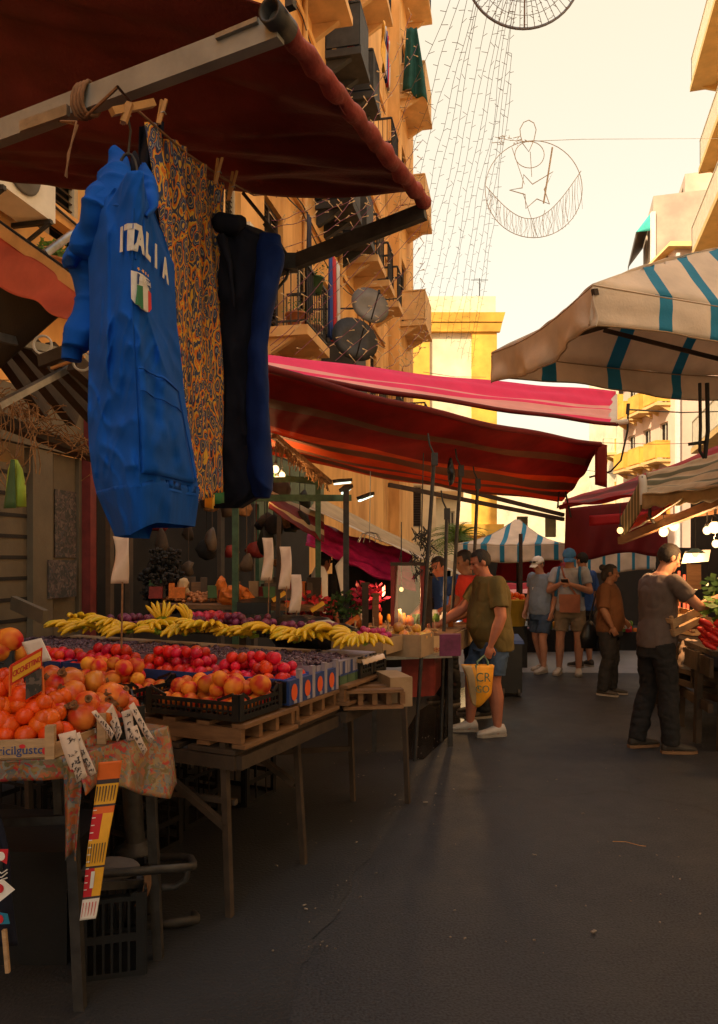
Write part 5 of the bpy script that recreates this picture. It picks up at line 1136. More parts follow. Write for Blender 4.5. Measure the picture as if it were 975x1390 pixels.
# ------------------------------------------------------------------ near-left stall: oranges and pomegranates
nl=thing('near_stall_table','low table at the left edge under a flowered oilcloth','table',P(60,1100,2.7))
q0=P(-120,1030,2.40); q1=P(100,1024,2.50); q2=P(226,1003,2.95); q3=P(-20,985,3.4); zt=.928
tb4=[V((q.x,q.y,zt)) for q in (q0,q1,q2,q3)]
b=MB(); b.hexa([p-UP*.03 for p in tb4],[p-UP*.002 for p in tb4]); b.build('table_top',MT['wood_dark'],nl)
for px,py,Y in ((94,1080,2.62),(202,1100,2.95),(75,1100,3.3)):
    b=MB(); p=P(px,py,Y); b.bar(V((p.x+.04,p.y,0)),V((p.x,p.y,zt-.033)),.036,.036); b.build('leg',MT['darksteel'],nl)
b=MB(); b.bar(P(95,1205,2.7),P(205,1198,3.0),.025,.03); b.build('rail',MT['darksteel'],nl); b=MB(); b.bar(P(-40,1118,2.6),P(92,1112,2.64),.02,.03); b.build('rail',MT['darksteel'],nl)
oc=thing('oilcloth','orange and grey flowered oilcloth draped over the near table','tablecloth',P(150,1060,2.7))
b=MB(); qs=[p+UP*.004 for p in tb4]; b.hexa(qs,[p+UP*.004 for p in qs]); b.build('top_cloth',MT['tablecloth'],oc)
b=MB()
def side_cl(u,v):
    p=tb4[1].lerp(tb4[2],u); hang=interp([(0,.12),(.2,.11),(.35,.14),(.6,.21),(.85,.25),(1,.22)],u); dirn=V((.35,-.3,0)).normalized()
    return p+UP*(.010-hang*v)+dirn*(.01+.05*v+.022*math.sin(u*15+v*2)*v+.03*v*u)
b.sheet(side_cl,40,14,.003)
def front_cl(u,v): p=tb4[0].lerp(tb4[1],u); return p+UP*(.010-.075*v)+V((0,-.012-.008*math.sin(u*17)*v,0))
b.sheet(front_cl,20,6,.003)
def long_cl(u,v): return P(lerp(85,112,u)+lerp(0,lerp(4,-8,u),v),lerp(1030,1168-8*math.sin(u*3),v),2.47)+V((0,.012*math.sin(u*8+v*3),0))
b.sheet(long_cl,8,14,.003); b.build('drape',MT['tablecloth'],oc)
b=MB(); r0=P(110,1012,2.62); b.tube([r0,P(130,1005,2.68),P(152,1000,2.74)],[.03,.034,.03],12); b.build('rolled_edge',MT['tablecloth'],oc)
# long printed ribbon sign
rb=thing('ribbon_sign','long yellow and red printed ribbon hanging down the front of the near table','sign',P(130,1250,2.55))
def rbn(u,v): return P(lerp(lerp(134,108,v),lerp(166,130,v),u),lerp(1035,1250,v)-3*u,2.5)+V((0,.006*math.sin(v*9),0))
bands=[(0,.12,0),(.12,.14,2),(.14,.27,3),(.27,.28,2),(.28,.33,0),(.33,.48,1),(.48,.49,2),(.49,.655,3),(.655,.67,2),(.67,.86,1),(.86,.87,2),(.87,1,4)]
def bm_(u,v):
    for a,c,m in bands:
        if a<=v<c:
            if m==1: return 1 if u<.55 else 3
            return m
    return 0
b=MB(); b.sheet(rbn,8,70,.002,m=bm_); b.build('ribbon',[MT['sign_orange'],MT['flag_red'],MT['ink'],MT['sign_yellow'],MT['paper_white']],rb)
b=MB()
for a,c,n in ((.145,.265,7),(.50,.65,7),(.88,.99,5)):
    for i in range(n): 
        u=(i+.6)/(n+.4); w_=.022+.02*rnd.random(); pa=[rbn(u-w_,a+.01),rbn(u+w_*.4,a+.01),rbn(u+w_*.2,c-.01-.02*rnd.random()),rbn(u-w_*.7,c-.01)]; b.add([p+V((0,-.004,0)) for p in pa],[(0,1,2,3)],0 if a<.8 else 1)
for i in range(12): v=.30+.55*i/12; b.add([p+V((0,-.004,0)) for p in (rbn(.03,v),rbn(.20,v),rbn(.20,v+.006),rbn(.03,v+.006))],[(0,1,2,3)],2)
b.add([p+V((0,-.0045,0)) for p in (rbn(.35,.69),rbn(.55,.69),rbn(.55,.80),rbn(.35,.80))],[(0,1,2,3)],2); b.build('print',[MT['ink'],MT['flag_red'],MT['white_print']],rb)
# wooden crate of oranges with its printed front
wc=thing('wooden_crate','wooden crate with a printed pale front and corner posts holding oranges','crate',P(20,1030,2.55))
zc=.938; c0=P(-150,1000,2.38); c1=P(74,1000,2.46); c0=V((c0.x,c0.y,zc)); c1=V((c1.x,c1.y,zc)); dv=V((.10,.36,0)); du=c1-c0; U=du.normalized()
b=MB(); fn_=lambda x,z,q=0: c1+U*x+UP*z+V((0,-q,0)); b.hexa([fn_(-.5,.0),fn_(.0,.0),fn_(0,0)+V((0,.008,0)),fn_(-.5,0)+V((0,.008,0))],[fn_(-.5,.066),fn_(.0,.066),fn_(0,.066)+V((0,.008,0)),fn_(-.5,.066)+V((0,.008,0))]); b.bar(c1+UP*.026,c1+dv+UP*.026,.008,.05); b.bar(c0+dv+UP*.026,c1+dv+UP*.026,.008,.05); b.hexa([c0,c1,c1+dv,c0+dv],[p+UP*.006 for p in (c0,c1,c1+dv,c0+dv)]); b.build('printed_board',MT['wood_pale'],wc)
b=MB(); b.text('agricilgusto',.040,Matrix.Translation(fn_(-.122,.030,.0015))@Matrix(((U.x,0,0,0),(U.y,0,-1,0),(0,1,0,0),(0,0,0,1))),.001); b.build('lettering',MT['blue_card'],wc)
b=MB(); c=fn_(-.024,.026,.003); b.add([c+U*.014*math.cos(a)+UP*.014*math.sin(a) for a in [i*math.pi/8 for i in range(16)]],[tuple(range(16))]); c=fn_(-.10,.044,.003); b.add([c+U*.010*math.cos(a)+UP*.007*math.sin(a) for a in [i*math.pi/8 for i in range(16)]],[tuple(range(16))]); b.build('printed_fruit',MT['flag_red'],wc)
for q,hh in ((c1-U*.012,.10),(c1+dv*.55+V((.035,0,0)),.10)):
    b=MB(); b.bar(q+UP*.0,q+UP*(.01+hh),.03,.03,up=U); b.build('corner_post',MT['wood_pale'],wc)
GO='oranges in the printed crate'; LO='bright orange heaped in the printed wooden crate at the left edge'
heap('orange',c0+UP*.03+U*.03+V((0,.03,0)),U*(du.length-.05),dv*.9,7,5,4,LO,GO,shrink=.5)
for px,py,Y in ((12,985,2.52),(34,972,2.53),(54,984,2.53),(68,975,2.55),(8,960,2.56),(28,945,2.57),(18,928,2.6),(48,962,2.57),(62,962,2.6),(46,938,2.6),(4,940,2.6),(76,988,2.55),(6,918,2.64)): put_fruit('orange',P(px,py,Y),LO,GO,1.08)
# pomegranates
pm0=P(80,1003,2.62); pm0=V((pm0.x,pm0.y,zc)); pu=V((.26,.14,0)); pv=V((-.16,.36,0))
plastic_crate('plastic_crate','black plastic crate of pomegranates beside the printed orange crate',pm0,pu,pv,.08,group=None)
GPm='pomegranates heaped beside the oranges'; LPm='red and yellow pomegranate with a brown crown heaped beside the oranges'
heap('pomegranate',pm0+UP*.015+pu*.04,pu*.95,pv*.95,4,4,2,LPm,GPm)
for px,py,Y in ((75,965,2.63),(112,972,2.66),(78,930,2.75),(100,940,2.72),(128,925,2.85),(70,918,2.8),(95,925,2.78),(142,970,2.7),(118,955,2.68),(150,945,2.8),(62,990,2.62)): put_fruit('pomegranate',P(px,py,Y),LPm,GPm,1.05)
for k,(px,py) in enumerate(((120,990),(136,985))):
    b=MB(); q=P(px,py,2.655); b.hexa([q,q+V((.022,.012,0)),q+V((.020,.016,0)),q+V((-.002,.004,0))],[p+UP*-.05 for p in (q,q+V((.022,.012,0)),q+V((.020,.016,0)),q+V((-.002,.004,0)))]); tag(b.build('crate_label',MT['paper_white']),['white label on the front of the pomegranate crate','second small label nearer the cards on the pomegranate crate'][k],'label')
# peaches at the far left in a dark green crate
o=V((P(-40,905,3.4).x,3.3,1.10)); plastic_crate('plastic_crate','dark crate of peaches at the left edge behind the oranges',o,V((.22,.05,0)),V((-.1,.3,0)),.05)
for px,py,Y in ((14,868,3.38),(2,885,3.35),(20,888,3.45),(-12,862,3.4),(6,868,3.5),(26,893,3.5)): put_fruit('peach',P(px,py,Y),'peach in the dark crate at the left edge behind the oranges','peaches at the left edge',1.25)
b=MB(); q=[P(-20,905,3.3),P(52,905,3.35),P(60,860,4.0),P(-20,860,4.0)]; b.hexa([V((p.x,p.y,.96)) for p in q],[V((p.x,p.y,1.095)) for p in q]); tag(b.build('upturned_box',MT['black_plastic']),'black upturned box under the peaches at the left edge','box')
b=MB(); b.sheet(lambda u,v: P(lerp(30,56,u)+14*v,lerp(872,866,u)+30*v+0*u,3.2-.05*u),6,6,.004); tag(b.build('box_flap',MT['paper_white']),'white cardboard flap sticking up behind the lettered sign','flap')
# lettered fruit sign
sg=thing('fruit_sign','orange sign with red lettering leaning over the oranges','sign',P(35,935,2.55))
TL,TR,BR,BL=P(15,903,2.52),P(58,879,2.60),P(57,905,2.60),P(14,931,2.52); dU=(TR-TL); dW=(TL-BL); nn=dU.cross(dW).normalized(); nn=nn if nn.y<0 else -nn
b=MB(); b.hexa([BL,BR,BR-nn*.006,BL-nn*.006],[TL,TR,TR-nn*.006,TL-nn*.006]); b.build('board',MT['sign_red'],sg)
at=lambda x,y,q=.002: BL+dU*x+dW*y+nn*q
b=MB(); b.add([at(.05,.12),at(.95,.12),at(.95,.88),at(.05,.88)],[(0,1,2,3)]); b.build('panel',MT['sign_yellow'],sg)
b=MB(); mw=Matrix.Translation(at(.5,.5,.003))@Matrix(((dU.normalized().x*.60,dW.normalized().x*1.05,nn.x,0),(dU.normalized().y*.60,dW.normalized().y*1.05,nn.y,0),(dU.normalized().z*.60,dW.normalized().z*1.05,nn.z,0),(0,0,0,1)))
b.text('CICCHETTINO',.027,mw,.0015,bold=.012); ws=[p for p in b.v]
b.build('lettering',MT['flag_red'],sg)
b=MB(); b.hexa([P(35,950,2.53),P(57,938,2.57),P(57,938,2.575),P(35,950,2.535)],[P(35,919,2.53),P(57,907,2.57),P(57,907,2.575),P(35,919,2.535)]); b.build('picture_card',MT['poster'],sg); b=MB(); b.bar(P(57,905,2.58),P(60,965,2.58),.012,.006); b.bar(P(14,905,2.525),P(14,945,2.525),.010,.005); b.build('stake',MT['sign_orange'],sg)
# handwritten price strips
def strip(pts,Y,label,seed):
    t_=thing('price_strip',label,'price tag',P(*pts[0],Y),'handwritten price strips on the near table'); a,e,c,d=[P(x,y,Y-.0+.01*i) for i,(x,y) in enumerate(pts)]
    f=lambda u,v: a.lerp(e,u).lerp(d.lerp(c,u),v)
    b=MB(); b.sheet(lambda u,v: f(u,v)+V((0,.006*math.sin(v*4+seed),0)),3,10,.0015); b.build('paper',MT['paper'],t_)
    b=MB(); r=random.Random(seed)
    g=lambda u,v: f(u,v)+V((0,.006*math.sin(v*4+seed)-.0028,0))
    for k,txt in ((.18,1),(.42,3),(.60,0),(.74,2),(.88,1)):
        n=r.randint(3,6)
        for i in range(n): 
            u0=.2+.6*r.random(); v0=k+r.uniform(-.05,.05); p=[g(u0,v0),g(min(.9,u0+r.uniform(.05,.25)),v0+r.uniform(-.03,.03)),g(u0+r.uniform(-.1,.1),v0+r.uniform(.01,.06))]; b.tube(p,.0011 if k!=.6 else .0018,4)
    b.build('handwriting',MT['ink'],t_)
ST_=[([(79,997),(103,991),(118,1054),(103,1064)],2.44,'wide price strip lying over the corner of the near table'),([(97,998),(109,993),(130,1050),(121,1055)],2.45,'narrow price strip right beside the wide one'),([(125,966),(131,963),(155,996),(151,1005)],2.62,'slim plain price strip below the last pomegranates'),([(143,968),(153,955),(166,994),(160,1008)],2.66,'curled price strip standing between the plain ones'),([(164,967),(178,962),(184,1003),(173,1006)],2.70,'short price strip crossed by a longer one'),([(174,959),(181,953),(210,1003),(203,1009)],2.69,'long price strip leaning to the right at the table end'),([(176,988),(186,984),(200,1018),(195,1026)],2.66,'low price strip hanging over the flowered cloth')]
for k,(p,Y,l) in enumerate(ST_): strip(p,Y,l,k+3)
# black shirt with white print, magnets and cards hanging at the left edge
bs=thing('printed_shirt','black shirt with a white splattered print hanging at the lower left corner','shirt',P(0,1250,2.35))
def bsf(u,v): r=interp([(0,8),(.1,16),(.35,26),(.6,27),(1,36)],v); return P(lerp(-90,r,u),lerp(1090,1270,v),2.4)+V((0,.03*math.sin(u*6)-.05*u*u,0))
b=MB(); b.sheet(bsf,16,24,.006); b.build('cloth',MT['navy'],bs)
b=MB(); b.sheet(lambda u,v: bsf(lerp(.55,.93,u),lerp(.12,.45,v))+V((0,-.008,0)),10,10,.002); b.build('white_print',MT['splatter'],bs)
b=MB()
for k in range(4): b.tube([bsf(lerp(.5,.98,i/8),.44+.035*k+.02*math.sin(i*2+k))+V((0,-.01,0)) for i in range(9)],.0022,4)
b.build('print_line',MT['white_print'],bs)
for k,(pts,cc,l) in enumerate((([(0,1153),(11,1153),(9,1173),(0,1168)],'flag_red','small red and white card hanging on the black shirt'),([(-12,1195),(5,1195),(20,1208),(0,1224)],'white_print','white diamond card with a red dot on the black shirt'),([(-6,1238),(10,1241),(13,1254),(-6,1255)],'canvas_blue','small blue card at the bottom of the string'))):
    t_=thing('hanging_card',l,'card',P(*pts[0],2.28),'cards hung on a string at the left edge'); b=MB(); v4=[P(x,y,2.28) for x,y in pts]; b.hexa(v4,[p+V((0,.003,0)) for p in v4]); b.build('card',MT[cc],t_)
    b=MB(); c=sum(v4,V())/4+V((-.006,-.003,0)); b.add([c+V((.012*math.cos(a),0,.014*math.sin(a))) for a in [i*math.pi/7 for i in range(14)]],[tuple(range(14))]); b.build('dot',MT['flag_red' if cc!='flag_red' else 'white_print'],t_)
b=MB(); b.bar(P(6,1262,2.3),P(11,1320,2.3),.012,.012); tag(b.build('wooden_stake',MT['wood_pale']),'short pale stake standing under the hanging cards','stake')
# column and bent steel rack, black crate on the ground
b=MB(); p=P(172,1090,3.25); b.tube([V((p.x+.04,p.y,.32)),V((p.x,p.y,1.0))],.042,16); b.lathe([(.09,.30),(.09,.33),(.05,.345),(.05,.36)],(p.x+.04,p.y,0),18); b.tube([V((p.x+.04,p.y,0)),V((p.x+.04,p.y,.31))],.04,14); tag(b.build('metal_column',MT['darksteel']),'thick grey metal column under the near table','column')
b=MB()
def rack(px0,px1,pyf,pyb,Yf,Yb,r=.018):
    a=P(px0,pyf+2,Yf); c=P(px1-12,pyf-8,Yf); e=P(px1,(pyf+pyb)/2-4,(Yf+Yb)/2); d=P(px1-16,pyb,Yb); f=P(px0,pyb+6,Yb); return [a,c,c.lerp(e,.5)+V((.02,-.01,0)),e,e.lerp(d,.5)+V((.015,.01,0)),d,f]
b.tube(rack(110,262,1186,1163,2.9,3.25),.017,10); b.tube([P(256,1178,3.0),P(252,1195,3.0),P(238,1204,3.0),P(210,1205,3.0)],.014,10)
b.tube(rack(190,266,1258,1240,3.2,3.4,.0),.021,10); b.tube([P(192,1190,3.1),P(188,1225,3.15),P(192,1250,3.2)],.02,10); b.tube([P(200,1200,3.2),P(198,1232,3.3),P(205,1241,3.35)],.02,10); tag(b.build('steel_rack',MT['darksteel']),'bent tubular steel rack with rounded loops on the ground by the near table','rack')
o=V((P(108,1310,2.8).x,2.78,0)); plastic_crate('plastic_crate','tall black plastic crate on the ground beneath the near table',o,V((.24,.06,0)),V((-.1,.34,0)),.31,corner=.32)
b=MB(); c=P(150,1212,3.0); b.ell(V((c.x,c.y,.34)),(.12,.1,.035),14,8); tag(b.build('grey_bundle',MT['grey_fabric']),'flattened grey cloth bundle on top of the black ground crate','bundle')
b=MB(); b.sheet(lambda u,v:P(lerp(195,205,u)-14*v+6*math.sin(v*3),lerp(1186,1230,v),2.93),4,8,.004); tag(b.build('brown_ribbon',MT['rope']),'brown strip of cloth tied round the table leg above the rack','ribbon')
b=MB(); b.hexa([V((-1.9,2.9,.002)),V((-1.15,2.9,.002)),V((-1.15,3.4,.002)),V((-1.9,3.4,.002))],[V((-1.9,2.9,.45)),V((-1.15,2.9,.45)),V((-1.15,3.4,.45)),V((-1.9,3.4,.45))]); tag(b.build('dark_carton',MT['black_plastic']),'dark carton in the shadow under the near table','carton')
# ------------------------------------------------------------------ people
def crease(o,s,a,b_,c,d,k):
    me=o.data; n=[v.normal.copy() for v in me.vertices]; out=[]
    for v,q in zip(me.vertices,n):
        p=v.co/s; out+=list(v.co+q*((.003+.011*noise.noise(V((p.x*a,p.y*a,p.z*b_+k)))-.006*(1-abs(noise.noise(V((p.x*a*.8,p.y*a*.8,p.z*b_*1.6+k+4)))))**7+.005*noise.noise(V((p.x*c,p.y*c,p.z*d))))*s))
    me.vertices.foreach_set('co',out); me.update()
def person(label,loc,a,H=1.75,pose=None,skin='skin',shirt='tee_grey',hem=.86,sleeve=.55,legs='trouser',leglen=1.0,shoe='sneaker_dark',sole='sole',hair='hair',hairlen=0,cap=None,build=1.0,belly=0.,look=(0,-.15),detail=True,group=None):
    s=H/1.75; R=Rz(a); L0_=V(loc)
    J=dict(pel=(0,0,.95),che=(0,.0,1.30),nk=(0,.0,1.47),hd=(0,.025,1.625),shR=(.185,0,1.41),shL=(-.185,0,1.41),elR=(.24,-.02,1.13),elL=(-.24,-.02,1.13),wrR=(.25,.06,.88),wrL=(-.25,.06,.88),
           hiR=(.095,0,.92),hiL=(-.095,0,.92),knR=(.105,.02,.50),knL=(-.105,.02,.50),anR=(.11,-.02,.085),anL=(-.11,-.02,.085),haR=None,haL=None,toR=None,toL=None)
    J.update(pose or {}); J={k:(V(v) if v is not None else None) for k,v in J.items()}
    for sd in 'RL':
        if J['ha'+sd] is None: J['ha'+sd]=(J['wr'+sd]-J['el'+sd]).normalized()
        if J['to'+sd] is None: J['to'+sd]=V((.12 if sd=='R' else -.12,1,0)).normalized()
    X=lambda p: L0_+R@(V(p)*s)
    Wd=lambda v: (R@(V(v)*s))
    t_=thing('person',label,'person',L0_,group); bw=build
    # --- body: one continuous skin
    b=MB()
    def spine(z):
        if z<J['che'].z: u=(z-J['pel'].z)/(J['che'].z-J['pel'].z); return J['pel'].lerp(J['che'],u)
        u=(z-J['che'].z)/max(.05,J['nk'].z-J['che'].z); return J['che'].lerp(J['nk'],u)
    shx=(J['shR']-J['shL']).normalized(); shf=V((-shx.y,shx.x,0)).normalized()
    def ring(z,rx,ry,dy=0,zz=None): c=spine(z)+shf*dy; return (X(c),Wd(shx*rx),Wd(shf*ry))
    def torso(e,z0,z1,top=True):
        prof=[(.80,.165*bw,.125*bw,0),(.90,.172*bw,.128*bw+belly*.4,belly*.4),(1.0,.162*bw,.122*bw+belly*.9,belly*.9),(1.10,.152*bw,.112*bw+belly*.9,belly*.9),(1.22,.162*bw,.118*bw+belly*.5,belly*.4),(1.33,.178*bw,.122*bw,0),(1.40,.185*bw,.105*bw,-.005),(1.445,.14*bw,.085,-.005),(1.48,.075,.068,0)]
        rs=[]
        zs=[z0]+[p[0] for p in prof if z0<p[0]<z1]+[z1]
        off=J['pel'].z-.95
        for z in zs:
            rx=interp([(p[0],p[1]) for p in prof],z); ry=interp([(p[0],p[2]) for p in prof],z); dy=interp([(p[0],p[3]) for p in prof],z)
            rs.append(ring(z if True else z+off,rx+e,ry+e,dy))
        return rs
    b.loft(torso(-.022,.84,1.48),20)
    b.cap(X(J['nk']-V((0,0,.05))),X(J['hd']-V((0,.01,.05))),.062*s,.058*s)
    yaw,pit=look; HR=R@Rz(yaw)@Matrix.Rotation(pit,3,'X'); hc=X(J['hd']); hl=lambda x,y,z: hc+HR@(V((x,y,z))*s)
    b.ell(hl(0,-.008,.022),(.074*s,.092*s,.092*s),16,12,0,HR); b.ell(hl(0,.022,-.045),(.056*s,.066*s,.068*s),14,10,0,HR)
    b.cap(hl(0,.082,.005),hl(0,.103,-.032),.010*s,.015*s,8); b.ell(hl(0,.070,.022),(.052*s,.022*s,.014*s),10,6,0,HR); b.ell(hl(0,.068,-.088),(.026*s,.022*s,.020*s),10,6,0,HR)
    b.ell(hl(0,.080,-.060),(.026*s,.014*s,.007*s),10,6,0,HR); b.ell(hl(0,.078,-.073),(.022*s,.014*s,.007*s),10,6,0,HR)
    for q in (-1,1): b.ell(hl(.074*q,-.005,-.008),(.012*s,.022*s,.034*s),8,6,0,HR); b.ell(hl(.040*q,.062,-.018),(.020*s,.020*s,.022*s),8,6,0,HR)
    for sd,q in (('R',1),('L',-1)):
        sh,el,wr=J['sh'+sd],J['el'+sd],J['wr'+sd]
        b.cap(X(sh),X(el),.056*s*bw,.041*s*bw); b.cap(X(el),X(el.lerp(wr,.35)),.041*s*bw,.043*s*bw); b.cap(X(el.lerp(wr,.35)),X(wr),.043*s*bw,.026*s)
        d=J['ha'+sd].normalized(); pn=d.cross(V((0,0,1)));  pn=V((q*1.0,0,0)) if pn.length<.2 else pn.normalized()
        side=d.cross(pn).normalized(); hp=wr+d*.045
        Rh=Matrix((side,pn,d)).transposed()
        b.ell(X(hp),(.040*s,.017*s,.052*s),12,8,0,R@Rh)
        for i in range(4):
            o=wr+d*.085+side*(.029-.0195*i); k1=o+(d*.9-pn*q*.35).normalized()*(.034-.003*abs(i-1.2)); k2=k1+(d*.45-pn*q*.9).normalized()*(.030-.003*abs(i-1.2)); b.cap(X(o-d*.02),X(k1),.0090*s,.0085*s,8); b.cap(X(k1),X(k2),.0085*s,.0070*s,8)
        o=wr+d*.03+side*.032; k1=o+(d*.7+side*.7-pn*q*.3).normalized()*.04; k2=k1+(d*.9-pn*q*.3).normalized()*.028; b.cap(X(o),X(k1),.012*s,.010*s,8); b.cap(X(k1),X(k2),.010*s,.008*s,8)
        hi,kn,an=J['hi'+sd],J['kn'+sd],J['an'+sd]
        b.cap(X(hi),X(kn),.088*s*bw,.056*s*bw); b.cap(X(kn),X(kn.lerp(an,.35)+V((0,-.012,0))),.055*s*bw,.058*s*bw); b.cap(X(kn.lerp(an,.35)+V((0,-.012,0))),X(an),.058*s*bw,.036*s)
        to=J['to'+sd]; b.cap(X(an+V((0,0,-.035))),X(an+to*.13+V((0,0,-.045))),.036*s,.030*s)
    remeshed(b,'body',MT[skin],t_,.0072 if detail else .011,3)
    # --- clothes
    b=MB(); rs=torso(.016,hem,1.455); b.loft(rs,24)
    for sd in 'RL':
        sh,el,wr=J['sh'+sd],J['el'+sd],J['wr'+sd]
        e=sh.lerp(el,min(1,sleeve)); 
        if sleeve<=1: b.cap(X(sh),X(sh.lerp(el,.25)),.068*s*bw,.068*s*bw); b.tube([X(sh),X(sh.lerp(e,.5)),X(e)],[.068*s*bw,.068*s*bw,.068*s*bw],14)
        else: b.cap(X(sh),X(el),.067*s*bw,.054*s*bw); b.tube([X(el),X(el.lerp(wr,.5)),X(el.lerp(wr,.92))],[.054*s*bw,.052*s*bw,.042*s*bw],14)
    o=remeshed(b,'shirt',MT[shirt],t_,.010,3)
    crease(o,s,9,5,24,14,H*7)
    if legs:
        b=MB(); b.loft([ring(z,.172*bw+.002,.132*bw+.002+belly*.4,belly*.4) for z in (.78,hem-.05,hem-.02,hem+.012)],20)
        for sd in 'RL':
            hi,kn,an=J['hi'+sd],J['kn'+sd],J['an'+sd]
            if leglen>=.95: pts=[hi+V((0,0,-.02)),hi.lerp(kn,.5),kn,kn.lerp(an,.4)+V((0,-.012,0)),kn.lerp(an,.8),an+V((0,.0,-.015))]; rr=[.098,.095,.080,.080,.074,.070]
            else: e=hi.lerp(kn,leglen*1.9) if leglen<.5 else kn.lerp(an,(leglen-.5)*2); pts=[hi+V((0,0,-.02)),hi.lerp(e,.5),e]; rr=[.098,.098,.092]
            b.tube([X(p) for p in pts],[k*s*bw for k in rr],16); b.ell(X(pts[0]-V((0,0,.05))),.090*s*bw,14,10)
        o=remeshed(b,'trousers' if leglen>.9 else 'shorts',MT[legs],t_,.010,3)
        crease(o,s,10,9,20,26,H*3)
    for sd in 'RL':
        an,to=J['an'+sd],J['to'+sd]; b=MB(); lift=an.z-.085
        heel=V((an.x,an.y,lift)); w_=V((to.y,-to.x,0)).normalized(); rs=[]
        for k,(f,hw,hh) in enumerate(((-.075,.026,.06),(-.06,.036,.095),(-.01,.040,.10),(.05,.042,.080),(.11,.046,.058),(.165,.043,.046),(.20,.026,.034))):
            c=heel+to*f+V((0,0,.016+hh/2)); rs.append((X(c),Wd(w_*hw),Wd(V((0,0,hh/2)))))
        b.loft(rs,14); sh_=b.build('shoe',MT[shoe],t_)
        b=MB(); pr=[(-.082,.022),(-.05,.040),(.03,.042),(.11,.049),(.17,.045),(.207,.022)]; lo=[heel+to*f+w_*h for f,h in pr]+[heel+to*f-w_*h for f,h in reversed(pr)]
        n=len(lo); vs=[X(p+V((0,0,.003))) for p in lo]+[X(p+V((0,0,.026))) for p in lo]; b.add(vs,[tuple(range(n)),tuple(range(n,2*n))]+[(i,(i+1)%n,n+(i+1)%n,n+i) for i in range(n)]); b.build('sole',MT[sole],sh_)
    # --- hair, eyes, cap
    b=MB(); n0=0
    b.ell(hl(0,-.008,.022),(.0765*s,.0945*s,.0955*s),44,32,0,HR)
    drop=set()
    for k,f in enumerate(b.f):
        q=sum((b.v[i] for i in f),V())/len(f); q=HR.transposed()@(q-hc)/s; j_=.010*noise.noise(q*60+V((H*9,0,0)))
        if (q.y>.028+j_ and q.z<.068+j_) or (q.z<-.012+j_ and q.y>-.018+j_) or q.z<-.052+j_: drop.add(k)
    for nm in ('f','m','s'): setattr(b,nm,[x for k,x in enumerate(getattr(b,nm)) if k not in drop])
    for i,p in enumerate(b.v): b.v[i]=p+(p-hc).normalized()*s*(.006*abs(noise.noise(p*38))+.007*abs(noise.noise(p*95)))
    if hairlen: b.ell(hl(0,-.075,-.03),(.07*s,.05*s,.09*s),16,10,0,HR); b.ell(hl(0,-.11,.06),(.05*s,.045*s,.045*s),14,10,0,HR)
    if hair: b.build('hair',MT[hair],t_)
    for q in (-1,1):
        b=MB(); b.ell(hl(.030*q,.0755,.004),(.0115*s,.008*s,.0065*s),8,6,0,HR); b.build('eye',MT['eye'],t_)
    if cap:
        b=MB(); b.lathe([(.001,.125),(.04,.120),(.072,.095),(.088,.055),(.090,.030),(.086,.030),(.07,.09),(.001,.118)],hc,22,0,HR@Matrix.Diagonal((s,s*1.12,s)))
        b.sheet(lambda u,v: hl((u-.5)*.15*(1-.25*v*v),.085+.085*v*(1-(2*u-1)**2*.35),.040-.022*v-.02*(2*u-1)**2),10,6,.004*s); b.build('cap',MT[cap],t_)
    return t_,X,hl
# man on the right, reaching over the stall with a crate under his arm
mp=G(893,1018); mp.z=0
t_,X,hl=person('man in a brownish grey t-shirt holding a wooden crate at the right stall',mp,-math.pi/2+.12,1.77,dict(pel=(0,-.02,.95),che=(0,-.01,1.30),nk=(0,.02,1.46),hd=(0,.10,1.60),shR=(.19,.03,1.40),shL=(-.19,.03,1.41),elR=(.25,.22,1.20),wrR=(.19,.49,1.30),haR=(-.1,.95,.28),elL=(-.26,.10,1.17),wrL=(-.12,.30,1.02),haL=(.5,.8,.1),hiR=(.095,-.02,.92),hiL=(-.095,-.02,.92),knR=(.11,.04,.5),anR=(.12,.05,.085),knL=(-.10,-.02,.50),anL=(-.10,-.13,.085)),'skin','tee_grey',.86,.60,'trouser',1.0,'sneaker_dark','sole_tan','hair',build=1.0,belly=.02,look=(0,-.38))
def slat_crate(label,o,du,dv,h,mat='wood_pale',group=None,hand=True):
    t_=thing('wooden_crate',label,'crate',o,group); up=du.cross(dv).normalized(); b=MB(); U=du.normalized(); W_=dv.normalized()
    for a,e,n_ in ((o,o+du,-W_),(o+dv,o+dv+du,W_)):
        for z0,z1 in ((.0,.36),(.48,.95)): 
            m=(z0+z1)/2*h; b.bar(a+up*m,e+up*m,.008,(z1-z0)*h,up=up)
    for a,e in ((o,o+dv),(o+du,o+du+dv)):
        b.bar(a+W_*.006+up*h*.18,e-W_*.006+up*h*.18,.012,h*.36,up=up); b.bar(a+W_*.006+up*h*.86,e-W_*.006+up*h*.86,.012,h*.26,up=up)
    for k in range(5): q=o+dv*(.1+.2*k); b.bar(q+up*.004-U*0,q+du+up*.004,.045,.007,up=up)
    b.build('slat',MT[mat],t_)
    for a in (o,o+du,o+du+dv,o+dv):
        b=MB(); c=a+(U*(.016 if (a-o).dot(U)<.01 else -.016))+(W_*(.016 if (a-o).dot(W_)<.01 else -.016)); b.bar(c+up*.01,c+up*(h*1.12),.024,.024,up=U); b.build('corner_post',MT[mat],t_); return t_
slat_crate('pale wooden fruit crate tucked under the arm of the man in grey',P(916,864,6.0),P(948,852,6.1)-P(916,864,6.0)+V((.12,.08,.06)),V((-.10,.30,.03)),.15)
